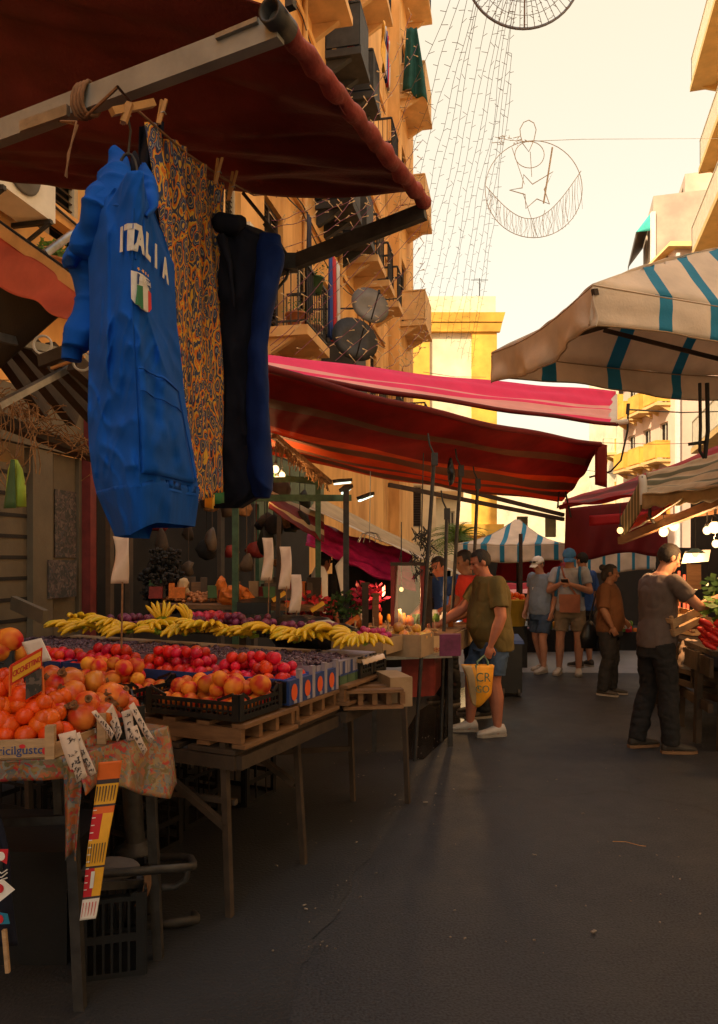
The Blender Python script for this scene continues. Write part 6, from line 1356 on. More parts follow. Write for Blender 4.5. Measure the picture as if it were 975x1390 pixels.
# woman in orange
wp_=G(826,943); wp_.z=0
person('woman in an orange brown top and black trousers with tied hair',wp_,-math.pi/2-.55,1.57,dict(hd=(0,.03,1.61),elR=(.27,.00,1.14),wrR=(.24,.10,.92),elL=(-.27,.02,1.14),wrL=(-.22,.16,.98),knL=(-.09,.03,.5),anL=(-.09,.02,.085),knR=(.09,.03,.5),anR=(.10,-.05,.085)),'skin_dark','top_orange',.84,.95,'trouser',1.0,'sneaker_dark','sole','hair',hairlen=1,build=1.12,belly=.03,look=(.2,-.1))
b=MB(); q=P(800,858,9.2); b.loft([(q-UP*.20,V((.10,0,0)),V((0,.06,0))),(q-UP*.05,V((.12,.0,0)),V((0,.08,0))),(q+UP*.08,V((.07,0,0)),V((0,.05,0))),(q+UP*.14,V((.03,0,0)),V((0,.02,0)))],14); b.tube([q+UP*.13,q+V((.05,.0,.35)),q+V((.10,.02,.52))],.01,6); tag(b.build('shopping_bag',MT['blackbag']),'black sack hanging between the blue shirted passer-by and the woman in orange','bag')
# couple of visitors
pc=G(774,916); pc.z=0
t_,X,hl=person('man in a blue cap, pale grey t-shirt and khaki shorts',pc,math.pi-.42,1.78,dict(che=(0,.0,1.30),nk=(0,.02,1.47),hd=(0,.07,1.61),elR=(.27,.06,1.15),wrR=(.08,.26,1.26),haR=(-.6,.6,.3),elL=(-.27,.06,1.15),wrL=(-.04,.28,1.25),haL=(.6,.6,.3),anR=(.15,-.02,.085),knR=(.13,.02,.5),knL=(-.12,.03,.5)),'skin','tee_lightgrey',.88,.62,'khaki',.40,'sneaker','sole','hair_grey',cap='cap_blue',build=1.06,look=(.1,-.5))
def strap_bag(label,X,side,mat,w_=.2,h=.20,z=.80):
    pass
sb=thing('shoulder_bag','brown leather bag slung across the pale grey t-shirt of the man in the blue cap','bag',X((.13,.2,.85)))
b=MB(); c=(.0); q=[X((-.16,.19,.87)),X((.10,.22,.87)),X((.10,.27,.87)),X((-.16,.24,.87))]; b.hexa(q,[p+UP*.23 for p in q]); b.build('pouch',MT['leather'],sb)
b=MB(); q=[X((-.165,.241,.99)),X((.105,.271,.99)),X((.105,.278,.99)),X((-.165,.248,.99))]; b.hexa(q,[p+UP*.125 for p in q]); b.build('flap',MT['leather'],sb)
b=MB(); b.tube([X((-.13,.235,1.08)),X((-.02,.185,1.22)),X((.06,.150,1.36)),X((.10,.08,1.47)),X((.10,-.05,1.48))],.010*1.4,6); b.build('strap',MT['leather'],sb)
bp_=thing('backpack','dark blue backpack worn by the man in the blue cap','backpack',X((0,-.22,1.1)))
b=MB(); b.loft([(X((0,-.20,.95)),X((.15,0,0))-X((0,0,0)),X((0,.08,0))-X((0,0,0))),(X((0,-.22,1.1)),X((.17,0,0))-X((0,0,0)),X((0,.10,0))-X((0,0,0))),(X((0,-.20,1.38)),X((.14,0,0))-X((0,0,0)),X((0,.08,0))-X((0,0,0)))],14); b.build('pack',MT['tee_navy'],bp_)
for q in (-1,1):
    b=MB(); b.tube([X((.13*q,-.10,1.455)),X((.135*q,.05,1.47)),X((.14*q,.135,1.38)),X((.155*q,.15,1.25)),X((.185*q,.06,1.08))],.020,8); b.build('strap',MT['strap_blue'],bp_)
ph=thing('phone','small dark phone held in both hands by the man in the blue cap','phone',X((.02,.37,1.28))); b=MB(); q=[X((-.03,.35,1.27)),X((.06,.35,1.27)),X((.06,.42,1.31)),X((-.03,.42,1.31))]; b.hexa(q,[p+UP*.01 for p in q]); b.build('phone_body',MT['black_plastic'],ph)
pw=G(735,912); pw.z=0
t_,X,hl=person('man in a white cap, blue grey printed t-shirt and denim shorts',pw,math.pi-1.0,1.68,dict(hd=(0,.06,1.60),nk=(0,.02,1.47),elL=(-.25,-.03,1.14),wrL=(-.24,.04,.90),elR=(.25,-.02,1.14),wrR=(.25,.08,.9),knL=(-.10,.08,.50),anL=(-.10,.06,.085),knR=(.11,.00,.50),anR=(.11,-.14,.085)),'skin','tee_blue',.86,.55,'denim',.42,'sneaker','sole','hair_grey',cap='cap_white',build=1.05,belly=.02,look=(0,-.35))
b=MB(); b.sheet(lambda u,v: X((lerp(-.11,.11,u),.150-.03*(2*u-1)**2,lerp(1.26,1.20,v))),6,3,.006); tag(b.build('chest_print',MT['print_white']),None,None); o=SC.objects[b and 'chest_print']; o.parent=t_; o.location=o.location-t_.location
b=MB()
for q in (-1,1): b.ell(hl(.035*q,.105,.075),(.026,.010,.016),10,6)
b.tube([hl(-.07,.06,.075),hl(-.04,.11,.08),hl(.04,.11,.08),hl(.07,.06,.075)],.004,5); tag(b.build('sunglasses',MT['eye']),'dark sunglasses pushed up on the white cap','sunglasses')
pz=G(792,905); pz.z=0
person('passer-by in a dark blue shirt mostly hidden behind the man in the blue cap',pz,.5,1.72,None,'skin','tee_navy',.86,.9,'trouser',.45,'sneaker_dark','sole','hair',detail=False)
# shoppers at the nut stall on the left
gm=G(668,996); gm.z=0
t_,X,hl=person('heavy man in an olive t-shirt holding a yellow carrier bag',gm,math.pi/2+.12,1.74,dict(pel=(0,-.02,.95),che=(0,.0,1.29),nk=(0,.05,1.45),hd=(0,.11,1.59),shR=(.20,.03,1.39),shL=(-.20,.02,1.39),elL=(-.27,.00,1.10),wrL=(-.26,.09,.85),haL=(0,.25,-.97),elR=(.25,.22,1.14),wrR=(.17,.46,1.0),haR=(-.1,.95,-.2),knL=(-.11,.02,.50),anL=(-.11,-.02,.085),knR=(.11,.16,.50),anR=(.11,.18,.085)),'skin_red','tee_green',.78,.72,'denim',.45,'sneaker','sole','hair',build=1.22,belly=.05,look=(.0,-.35))
bg_=thing('carrier_bag','yellow carrier bag with dark lettering and green handles held by the man in olive','bag',P(645,950,6.45))
hx=lambda px,py: P(px,py,6.42)
b=MB(); 
def bagf(u,v): 
    l=interp([(0,627),(.3,634),(.7,637),(1,642)],v); r=interp([(0,671),(.35,669),(.75,667),(1,655)],v); return P(lerp(l,r,u),lerp(903,956,v)+4*math.sin(u*3.1)*v,6.40+.10*(0))+V((0,-.05*math.sin(math.pi*u)*math.sin(math.pi*min(1,v*.9+.1)),.0))
b.sheet(bagf,14,14,.004,m=lambda u,v: 1 if u<.28 else 0); 
def bagb(u,v): p=bagf(u,v); return p+V((0,.05+.10*math.sin(math.pi*u)*math.sin(math.pi*min(1,v*.9+.1)),0))
b.sheet(bagb,14,14,.004); b.build('bag_body',[MT['yellow_bag'],MT['bag_cream']],bg_)
b=MB(); b.text('CR',.11,Matrix.Translation(P(656,920,6.335))@Matrix(((.9,0,0,0),(0,0,-1,0),(0,1,0,0),(0,0,0,1))),.002); b.text('GO',.09,Matrix.Translation(P(655,936,6.335))@Matrix(((.9,0,0,0),(0,0,-1,0),(0,1,0,0),(0,0,0,1))),.002); b.build('print',MT['bag_band'],bg_)
b=MB(); hd_=X((-.26,.15,.76)); b.tube([P(648,912,6.39),P(648,898,6.4),hd_,P(662,898,6.42),P(663,908,6.42)],.010,6); b.tube([P(646,903,6.39),P(648,922,6.365),P(650,935,6.36)],.012,6); b.build('handle',MT['bag_band'],bg_)
rm=V((1.22,7.55,0))
person('man in a red shirt bending towards the nut stall behind the man in olive',rm,math.pi/2+.2,1.74,dict(hd=(0,.15,1.595),nk=(0,.10,1.45),che=(0,.04,1.29),shR=(.19,.07,1.39),shL=(-.19,.07,1.39),elL=(-.25,.12,1.12),wrL=(-.18,.36,1.0),elR=(.25,.15,1.12),wrR=(.18,.4,1.0)),'skin_dark','tee_red',.86,.6,'trouser',1.0,'sneaker_dark','sole','hair',build=1.1,look=(0,-.3),detail=False)
bm2=V((.98,8.2,0))
person('dark haired man with glasses leaning in among the poles of the nut stall',bm2,math.pi/2+.5,1.70,dict(hd=(0,.12,1.57),nk=(0,.08,1.44),elL=(-.25,.12,1.12),wrL=(-.15,.36,1.02),elR=(.25,.15,1.12),wrR=(.1,.4,1.02)),'skin_red','tee_navy',.86,.6,'trouser',1.0,'sneaker_dark','sole','hair',build=1.05,look=(.2,-.3),detail=False)
vd=V(((437-CX)/F*8.8,8.8,0))
person('stall keeper in a dark shirt and black cap behind the leafy produce',vd,-.9,1.70,None,'skin_red','trouser',.86,.9,'trouser',1.0,'sneaker_dark','sole','hair',cap='trouser',detail=False)

# ------------------------------------------------------------------ nut stall further along on the left
ns=thing('market_stall','nut and spice counter with cream front boards and a red posted glass case','stall',P(570,1000,6.6))
def quad_slab(mb,pts,z0,z1,m=0): mb.hexa([V((p.x,p.y,z0)) for p in pts],[V((p.x,p.y,z1)) for p in pts],m)
cA=P(508,880,6.1); cB=P(612,880,6.3); cC=P(650,870,7.6); cD=P(480,868,7.4)
b=MB(); quad_slab(b,[cA,cB,cC,cD],.93,.965); b.build('counter_top',MT['wood'],ns)
b=MB(); b.bar(V((cA.x,cA.y-.012,.87)),V((cB.x,cB.y-.012,.87)),.02,.17); b.bar(V((cB.x+.012,cB.y,.87)),V((cC.x,cC.y,.87)),.02,.17); b.build('front_board',MT['cream_cloth'],ns)
b=MB(); quad_slab(b,[P(520,890,5.95),P(614,886,6.1),P(614,886,6.26),P(520,890,6.06)],.79,.815); b.build('lower_tray',MT['steel'],ns)
for q in (cA,cB,cC,cD): 
    b=MB(); b.bar(V((q.x,q.y+.03,0)),V((q.x,q.y+.03,.927)),.04,.04); b.build('leg',MT['darksteel'],ns)
b=MB(); quad_slab(b,[P(545,900,6.3),P(590,900,6.4),P(600,900,7.0),P(555,900,6.9)],.42,.78); b.build('red_drawer',MT['redpost'],ns)
b=MB(); b.sheet(lambda u,v: P(lerp(452,612,u),lerp(lerp(752,775,u),905,v),lerp(9.0,9.8,u))+V((0,.06*math.sin(u*22),0)),24,6,.02); b.build('shade_backdrop',MT['shop_dark'],ns)  # dark backdrop added to stand in for the shaded stall interior
gc=thing('glass_case','glass display case with red corner posts standing on the nut counter','display case',P(553,868,6.5))
g0=V((P(533,868,6.55).x,6.55,.968)); gw=V((.265,.03,0)); gd=V((.05,.32,0)); gh=.58
for q in (g0,g0+gw,g0+gw+gd,g0+gd): 
    b=MB(); b.bar(q,q+UP*gh,.032,.032); b.build('post',MT['redpost'],gc)
b=MB(); b.hexa([g0-V((.02,.02,0))+UP*gh,g0+gw+V((.02,-.02,0))+UP*gh,g0+gw+gd+V((.02,.02,0))+UP*gh,g0+gd+V((-.02,.02,0))+UP*gh],[p+UP*(gh+.03) for p in (g0-V((.02,.02,0)),g0+gw+V((.02,-.02,0)),g0+gw+gd+V((.02,.02,0)),g0+gd+V((-.02,.02,0)))]); b.build('lid',MT['wood_dark'],gc)
b=MB(); b.add([g0+V((.017,.0,0)),g0+gw-V((.017,0,0)),g0+gw-V((.017,0,0))+UP*gh,g0+V((.017,.0,0))+UP*gh],[(0,1,2,3)]); b.build('pane',MT['glass'],gc)
for k,(px,h,m) in enumerate(((496,.40,'wood_dark'),(510,.30,'wood'),(582,.46,'wood_dark'))):
    b=MB(); q=V((P(px,860,6.9).x,6.9,.968)); b.bar(q,q+UP*h,.08,.06); b.bar(q+UP*h,q+UP*(h+.02),.10,.08); tag(b.build('spice_box',MT[m]),['dark wooden spice box at the back of the nut counter','shorter brown spice box beside the dark one','tall dark spice box right of the glass case'][k],'box','spice boxes on the nut counter')
cols=['orange_bag','sign_yellow','flag_red','leaf_bright','laundry_white','wood','magenta_fruit']
for k in range(26):
    px=rnd.uniform(462,612); Y=rnd.uniform(6.9,7.5); q=V((P(px,860,Y).x,Y,.967)); b=MB(); r=rnd.uniform(.02,.045); h=rnd.uniform(.06,.17); b.lathe([(r,0),(r,h*.75),(r*.6,h*.85),(r*.6,h)],q,10); tag(b.build('jar',MT[cols[k%7]]),'small jar or packet crowded at the back of the nut counter','jar','jars at the back of the nut counter')
for k in range(9):
    a=P(rnd.uniform(480,600),872,rnd.uniform(6.15,6.6)); b=MB(); a.z=.985; b.tube([a,a+V((rnd.uniform(-.05,.05),.02,.10))],.006,5); b.lathe([(.008,0),(.028,.008),(.03,.02),(.028,.02),(.005,.012)],a,8); tag(b.build('scoop',MT['wood_pale']),'small wooden scoop stuck in the nuts','scoop','scoops in the nuts')
# leaning awning poles
for k,(a,Ya,c,Yc,l) in enumerate(((( 590,615),5.9,(563,1034),5.85,'first leaning dark pole in front of the nut stall'),((607,690),6.6,(599,1008),6.5,'second dark pole standing behind the first'),((626,632),6.9,(604,985),7.05,'third dark pole leaning beside the bent man'),((649,650),7.4,(634,975),7.4,'fourth dark pole in front of the heads of the shoppers'))):
    t_=thing('awning_pole',l,'pole',P(*c,Yc),'leaning poles propping the red awning'); e=P(*c,Yc); e.z=max(0,min(e.z,.02)) if k<3 else 0.0; b=MB(); b.tube([V((e.x,e.y,.0)),P(*a,Ya)],.017,8); b.build('shaft',MT['darksteel'],t_); b=MB(); q=P(*a,Ya); b.box(q-UP*.05,(.05,.05,.10)); b.tube([q-UP*.02,q+V((-.04,0,.07)),q+V((-.05,.02,.16))],.008,6); b.build('clamp',MT['iron'],t_)
# bent heavy dark cloth bundles tied at the pole heads
crumple('longer dark strap bundle hanging beside the third pole',P(612,640,6.7),(.03,.035,.13),'blackbag','strap_bundle','bundle')
# green steel frame with lamps
gf=thing('scaffold','green painted steel posts and beams of the stall frame in the shade','frame',P(410,900,7.4))
for px,Y,py in ((320,6.6,640),(432,7.6,655),(470,7.0,662)):
    b=MB(); q=P(px,py,Y); b.bar(V((q.x,q.y,0)),q,.055,.055); b.build('post',MT['greenmetal' if px!=470 else 'darksteel'],gf)
b=MB(); b.bar(P(345,652,6.6),P(440,650,7.5),.05,.05); b.bar(P(330,676,6.5),P(475,676,7.2),.06,.06); b.bar(P(320,640,6.6),P(432,655,7.6),.05,.05); b.build('beam',MT['greenmetal'],gf)
b=MB()
panel(b,345,440,2.3,3.0,.9,.05); panel(b,352,372,0.9,2.3,.9,.05); b.build('green_panel',MT['greenmetal'],gf)
lamps=[]
def lamp(label,p,r,mat,power,col=(1,.55,.22),cord=.3,name='hanging_lamp',shade=None):
    t_=thing(name,label,'lamp',p); b=MB(); b.ell(p,(r,r,r*1.1),12,8); b.build('bulb',MT[mat],t_); b=MB(); b.lathe([(r*.5,r*1.0),(r*.5,r*1.7),(r*.2,r*2.0)],p,10); b.tube([p+UP*r*2,p+UP*(r*2+cord)],.005,5); b.build('socket',MT['iron'],t_)
    if shade: b=MB(); b.lathe([(.03,r*1.9),(shade,r*.4),(shade*1.03,r*.3),(shade*.96,r*.35),(.03,r*1.7)],p,18); b.build('lamp_shade',MT['greenmetal'],t_)
    if power:
        l=bpy.data.lights.new('lamp_light','POINT'); l.energy=power; l.color=col; l.shadow_soft_size=r; o=bpy.data.objects.new('lamp_light',l); COL.objects.link(o); o.location=p-UP*(r*1.6)-V((0,r*1.2,0))
for k,(px,py,Y,r,pw_) in enumerate(((374,637,6.9,.035,16),(383,645,6.95,.03,0),(376,650,7.0,.025,0))): lamp(['warm bulb under the fringed beam right of the dark hoodie','second warm bulb beside it','third small warm bulb below the first two'][k],P(px,py,Y),r,'bulb',pw_)
for k,(px,py,px2,py2,Y) in enumerate(((455,657,475,655,7.2),(466,670,474,663,7.0),(488,680,505,673,7.6))):
    t_=thing('tube_lamp',['pale greenish tube lamp under the awning left of centre','short tilted greenish tube lamp below the first','larger greenish white lamp panel near the hanging wire'][k],'lamp',P(px,py,Y),'greenish lamps under the left awnings'); b=MB(); b.bar(P(px,py,Y),P(px2,py2,Y+.1),.045,.015); b.build('tube',MT['tube_lamp'],t_); b=MB(); b.bar(P(px,py,Y)+UP*.03,P(px2,py2,Y+.1)+UP*.025,.09,.03); b.build('housing',MT['iron'],t_)
lamp('bare bulb glowing over the nut counter',P(545,800,7.0),.02,'bulb_small',9,cord=.6); lamp('small warm bulb low behind the nut counter at the pole',P(622,835,8.0),.03,'bulb_small',12,cord=.3); 
# fringe / brush along beam
b=MB()
for k in range(140): u=rnd.random(); p=P(lerp(375,445,u),lerp(598,655,u),lerp(6.3,7.3,u)); b.bar(p,p+V((rnd.gauss(0,.02),rnd.gauss(0,.02),-rnd.uniform(.05,.12))),.008,.004)
b.bar(P(372,592,6.3),P(448,655,7.3),.05,.04); tag(b.build('straw_fringe',MT['hay']),'brown straw fringe along the roof edge right of the dark hoodie','fringe')
# awnings on the left further along
def awning_sheet(name,label,c,stripes,sag=.06,nu=28,nv=36,th=.006,mats=None,cat='awning',wr=.01,axis='v'):
    A,B,C_,D=c
    t_=thing(name,label,cat,(A+B)/2)
    def fn(u,v):
        p=A.lerp(B,u).lerp(D.lerp(C_,u),v); return p-UP*sag*math.sin(math.pi*u)*.7-UP*sag*math.sin(math.pi*v)+V((0,0,wr*math.sin(v*23+u*4)+wr*.6*math.sin(u*19-v*9)))
    def mi(u,v):
        q=v if axis=='v' else u
        for e,m in stripes:
            if q<e: return m
        return stripes[-1][1]
    b=MB(); b.sheet(fn,nu,nv,th,m=mi); b.build('fabric',[MT[k] for k in mats],t_); return t_,fn
# corners: near-left, near-right, far-right, far-left
t_,fn=awning_sheet('awning','long bright pink awning stretched across the street above the red striped one',(P(330,498,5.0),P(838,574,8.4),P(836,532,9.3),P(330,474,5.7)),[(.12,1),(.18,0),(.45,2),(.55,1),(.62,0),(.72,1),(1,1)],.05,40,22,mats=['pink','pinkdark','pink'],wr=.012)
b=MB(); b.tube([fn(i/20,0)-UP*.01 for i in range(21)],.022,8); b.build('front_bar',MT['darkred'],t_)
b=MB(); b.tube([P(836,574,8.4),P(846,573,8.4),P(852,572,8.4)],.03,8); b.sheet(lambda u,v: P(lerp(826,838,u),lerp(536,574,v),8.35+.9*(1-v)),4,6,.02); b.build('end_cap',MT['white_strip'],t_)
b=MB(); b.tube([P(853,556,8.4),P(852,585,8.42),P(843,625,8.5),P(829,640,8.6),P(800,648,8.7)],.012,6); b.tube([P(853,548,8.4),P(852,562,8.4)],.02,6); b.build('cord',MT['iron'],t_)
t_,fn=awning_sheet('awning','dark red and orange striped awning seen from below in front of the leaning poles',(P(335,494,4.9),P(815,602,7.7),P(757,682,9.4),P(335,606,7.4)),[(.16,0),(.24,1),(.42,0),(.50,2),(.60,1),(.68,2),(.78,1),(.86,2),(.93,1),(1,2)],.10,40,60,mats=['red','brown_stripe','redorange'],wr=.015)
b=MB(); b.tube([fn(i/20,0) for i in range(21)],.028,8); b.build('front_bar',MT['darkred'],t_)
b=MB(); b.sheet(lambda u,v: P(lerp(808,824,u),lerp(600,604,u)+lerp(0,58,v),7.7+.4*u+.2*v),5,8,.006); b.build('end_valance',MT['red'],t_)
b=MB()
for f_ in (.0,.02): b.bar(P(528,640+f_*900,8.8),P(765,699+f_*300,10.2),.045,.05)
b.bar(P(395,612,7.4),P(530,646,8.9),.04,.05); b.build('support_bar',MT['wood_dark'],t_)
t_,fn=awning_sheet('awning','beige awning edge sloping down to the right behind the poles and the hanging wire',(P(420,690,7.8),P(655,792,9.0),P(640,775,10.5),P(430,672,9.2)),[(.25,1),(1,0)],.03,20,14,mats=['awn_beige','white_strip'],wr=.008)
t_,fn=awning_sheet('awning','crimson cloth hanging in folds beneath the beige awning',(P(415,740,8.2),P(565,800,8.8),P(560,752,9.2),P(420,700,9.0)),[(1,0)],.05,20,14,mats=['magenta_fruit'],wr=.03)
t_,fn=awning_sheet('awning','dark red scalloped awning edge in the shade right of the dark hoodie',(P(365,690,6.8),P(440,735,7.6),P(440,700,8.2),P(365,662,7.4)),[(.3,0),(.5,1),(.8,0),(1,1)],.03,12,12,mats=['darkred','awn_beige'],wr=.01)
# small folding umbrella cloth / blue-white flag sign behind
b=MB(); b.sheet(lambda u,v: P(lerp(455,470,u)+lerp(0,10*(1-u),v),lerp(768,812,v)-18*u*(1-v),8.2+.1*u),6,8,.006); tag(b.build('folded_parasol',MT['laundry_white']),'folded white and blue cloth standing behind the leafy produce','parasol')
b=MB(); p=P(434,830,8.0); b.lathe([(.09,0),(.09,.42),(.05,.5),(.02,.51)],P(434,832,8.0),14); tag(b.build('white_canister',MT['laundry_white']),'tall white canister behind the stall keeper','canister')
# hanging wire flower and coils
b=MB(); c=P(502,722,7.2); b.tube([P(503,640,7.2),c],.004,5)
for k in range(12): a=k*.52; b.tube([c,c+V((.08*math.cos(a),.08*math.sin(a),-.02)),c+V((.12*math.cos(a),.12*math.sin(a),-.10))],.0035,4)
tag(b.build('hanging_wire',MT['silver']),'pale bunch of wire loops hanging from a string before the beige awning','wire')
b=MB(); c=P(572,745,6.6)
for k in range(60): p=c+V((rnd.gauss(0,.05),rnd.gauss(0,.05),rnd.uniform(-.3,.16))); b.tube([p,p+V((rnd.gauss(0,.04),0,.05)),p+V((rnd.gauss(0,.05),0,-.03))],.005,4)
b.tube([P(575,615,6.6),c],.005,5); tag(b.build('wire_tangle',MT['iron']),'dark tangle of hooks hanging beside the first leaning pole','wire')
# ------------------------------------------------------------------ striped umbrellas
def stripes(u,bands): 
    for a,c in bands:
        if a<=u<c: return 1
    return 0
def umbrella(label,corners,apex,drop,bands,mats,bulge=-.08,sagr=.02,valance_in=None,group=None,pole=True,hole=None,frame=True,zp=0):
    """square market umbrella: four rim corners, an apex, a valance hanging drop below the rim"""
    t_=thing('market_umbrella',label,'umbrella',V((apex.x,apex.y,zp)),group); b=MB(); n=len(corners)
    for i in range(n):
        A=corners[i]; B=corners[(i+1)%n]; bd=bands[i%len(bands)]; nu=max(16,int((B-A).length*40))
        def top(u,v,A=A,B=B):
            k=.96*v; uc=max(.48*v,min(1-.48*v,u)); p=A.lerp(apex,k).lerp(B.lerp(apex,k),(uc-.48*v)/max(.02,1-.96*v)); return p+UP*(bulge*math.sin(math.pi*v))-UP*sagr*math.sin(math.pi*u)*(1-v)+UP*.012*noise.noise(V((u*9,v*6,i*3)))
        b.sheet(top,nu,14,.004,m=lambda u,v,bd=bd: stripes(u,bd))
        inn=(apex-(A+B)/2); inn.z=0; inn=inn.normalized(); d_=drop[i%len(drop)]
        def val(u,v,A=A,B=B,inn=inn,d_=d_): p=A.lerp(B,u)-UP*sagr*math.sin(math.pi*u); return p-UP*d_*v+inn*(-.022*math.sin(u*14+i)*v+.02*v+.03*noise.noise(V((u*12,v*2,i*5)))*v)+UP*(.016*v*math.sin(u*9))
        b.sheet(val,nu,8,.004,m=lambda u,v,bd=bd: stripes(u,bd))
    b.build('canopy',[MT[k] for k in mats],t_)
    b=MB()
    for i in range(n):
        A=corners[i]; B=corners[(i+1)%n]; inn=(apex-(A+B)/2); inn.z=0; inn=inn.normalized(); d_=drop[i%len(drop)]
        for vv in (1.0,.04): b.tube([A.lerp(B,u)-UP*sagr*math.sin(math.pi*u)-UP*d_*vv+inn*(-.022*math.sin(u*14+i)*vv+.02*vv+.03*noise.noise(V((u*12,vv*2,i*5)))*vv)+UP*(.016*vv*math.sin(u*9)) for u in [j/40 for j in range(41)]],.0045,5)
    b.build('hem',MT['brown_card'],t_)
    if frame:
        for c in corners:
            b=MB(); b.bar(c-UP*.04,apex-UP*.26,.018,.03); b.build('rib',MT['wood_dark'],t_)
            b=MB(); m_=c.lerp(apex,.45)-UP*.16; hub=V((apex.x,apex.y,c.z-.15)); b.bar(m_,hub,.015,.025); b.build('strut',MT['wood_dark'],t_)
    if pole: b=MB(); b.tube([V((apex.x,apex.y,zp)),apex-UP*.05],.024,10); b.build('pole',MT['wood_dark'],t_)
    return t_
zr=2.93
A=P(805,392,3.55); A.z=zr; A.x=(805-CX)/F*3.55
Bc=V((P(664,466,4.6).x,4.6,zr)); e1=V((2.7,.75,0))
Bc=V((.85,4.72,zr)); Cc=Bc+e1+V((.05,-.05,0)); Dc=A+e1; apx=(A+Cc)/2+UP*.60
umbrella('large cream market umbrella with broad blue stripes at the right above the street',[A,Bc,Cc,Dc],apx,[.20,.16,.17,.19],[[],[(.125,.155),(.295,.325),(.47,.50),(.65,.68),(.82,.85)],[(.3,.36),(.7,.76)],[(.15,.18),(.32,.35),(.49,.52),(.62,.65),(.735,.763),(.835,.866)]],['canvas','canvas_blue'],bulge=.03,sagr=.05,pole=True)
# far umbrella over the cross street
def pat(n,w_=.03): return [((i+.5)/n-w_/2,(i+.5)/n+w_/2) for i in range(n)]
z2=EYE+.035*11.5
A2=V((P(610,0,11.4).x,11.4,1.78)); cs=[V((P(690,0,10.6).x,10.6,1.83)),V((P(612,0,12.2).x,12.2,1.83)),V((P(735,0,14).x,14,1.83)),V((P(792,0,12.4).x,12.4,1.83))]
cs=[V((P(620,0,11.6).x,11.6,1.86)),V((P(767,0,11.6).x,11.6,1.86)),V((P(762,0,13.4).x,13.4,1.86)),V((P(625,0,13.4).x,13.4,1.86))][::-1]
umbrella('white market umbrella with thin turquoise stripes over the far side of the street',cs,V((P(703,0,12.5).x,12.5,2.30)),[.27],[pat(6,.05)],['canvas','canvas_blue'],frame=False)
cs=[V((P(770,0,12.6).x,12.6,1.72)),V((P(890,0,12.6).x,12.6,1.78)),V((P(885,0,14.2).x,14.2,1.78)),V((P(775,0,14.2).x,14.2,1.72))][::-1]
umbrella('low white umbrella with bright blue stripes behind the visitors and the woman',cs,V((P(832,0,13.4).x,13.4,1.98)),[.34],[pat(6,.045)],['canvas','canvas_blue'],frame=False)
t_,fn=awning_sheet('awning','red awning with a straight valance below the turquoise striped umbrella',(P(672,787,12.8),P(775,790,12.8),P(772,752,13.4),P(678,752,13.4)),[(1,0)],.03,14,8,mats=['tarp_red'],wr=.01)
t_,fn=awning_sheet('awning','small pink awning low behind the two visitors in caps',(P(678,806,14.5),P(740,803,14.5),P(736,790,15),P(682,790,15)),[(.5,0),(1,1)],.03,10,6,mats=['pink','tarp_red'],wr=.01)
b=MB(); q=V((P(707,0,11.3).x,11.3,0)); b.tube([q,q+UP*2.0],.03,8); tag(b.build('awning_pole',MT['wood_dark']),'straight dark pole left of the man in the white cap','pole')
# yellow bucket and far stalls
bk=thing('fruit_bucket','yellow bucket of oranges beside the far pole','bucket',P(695,860,11)); q=V((P(697,0,11).x,11,.62)); b=MB(); b.lathe([(.17,0),(.24,.38),(.25,.38),(.25,.40),(.23,.39),(.16,.02)],q,18); b.build('bucket_body',MT['bucket'],bk)
for k in range(24): put_fruit('orange',q+V((rnd.uniform(-.16,.16),rnd.uniform(-.16,.16),.38+rnd.uniform(0,.10))),'orange piled in the yellow bucket','oranges in the yellow bucket',1.1)
b=MB(); q=[V((P(675,0,10.9).x,10.9,0)),V((P(716,0,10.9).x,10.9,0)),V((P(716,0,11.8).x,11.8,0)),V((P(675,0,11.8).x,11.8,0))]; b.hexa([p for p in q],[p+UP*.62 for p in q]); tag(b.build('display_stand',MT['black_plastic']),'dark display stand under the yellow bucket','stand')
fs=thing('market_stall','far stall with dark counter and bright goods behind the visitors','stall',P(740,905,13.5))
b=MB(); b.bar(P(690,880,13),P(900,885,13.5),.7,.75); b.build('counter',MT['shop_dark'],fs)
b=MB(); q0_=P(660,800,18); q1_=P(960,800,18); b.hexa([V((q0_.x,18,0)),V((q1_.x,18,0)),V((q1_.x,18.2,0)),V((q0_.x,18.2,0))],[V((q0_.x,18,1.9)),V((q1_.x,18,1.9)),V((q1_.x,18.2,1.9)),V((q0_.x,18.2,1.9))]); b.build('back_wall',MT['shop_dark'],fs)
for k in range(70):
    px=rnd.uniform(680,900); Y=rnd.uniform(12.8,13.3); q=V((P(px,0,Y).x,Y,EYE-.122*Y+.33+rnd.uniform(-.2,.06))); b=MB(); h=rnd.uniform(.05,.16); r=rnd.uniform(.03,.07); b.lathe([(r,0),(r*1.05,h*.8),(r*.7,h)],q,9); tag(b.build('jar',MT[cols[k%7]]),'small colourful pack on the far counter behind the visitors','jar','packs on the far counter')
b=MB(); b.hexa([P(676,840,14),P(720,840,14),P(720,840,14.3),P(676,840,14.3)],[P(676,815,14),P(720,815,14),P(720,815,14.3),P(676,815,14.3)]); tag(b.build('white_van',MT['white_box']),'pale boxy stall fridge behind the bucket of oranges','fridge')
b=MB(); q=P(690,943,8.7); q.z=0; b.hexa([q+V((-.12,-.1,.05)),q+V((.14,-.12,.05)),q+V((.16,.25,.05)),q+V((-.10,.25,.05))],[q+V((-.12,-.1,.62)),q+V((.14,-.12,.62)),q+V((.16,.25,.62)),q+V((-.10,.25,.62))]); tr_=b
tg=thing('rubbish_bin','black wheeled bin behind the man in olive','bin',q); b.build('bin_body',MT['black_plastic'],tg)
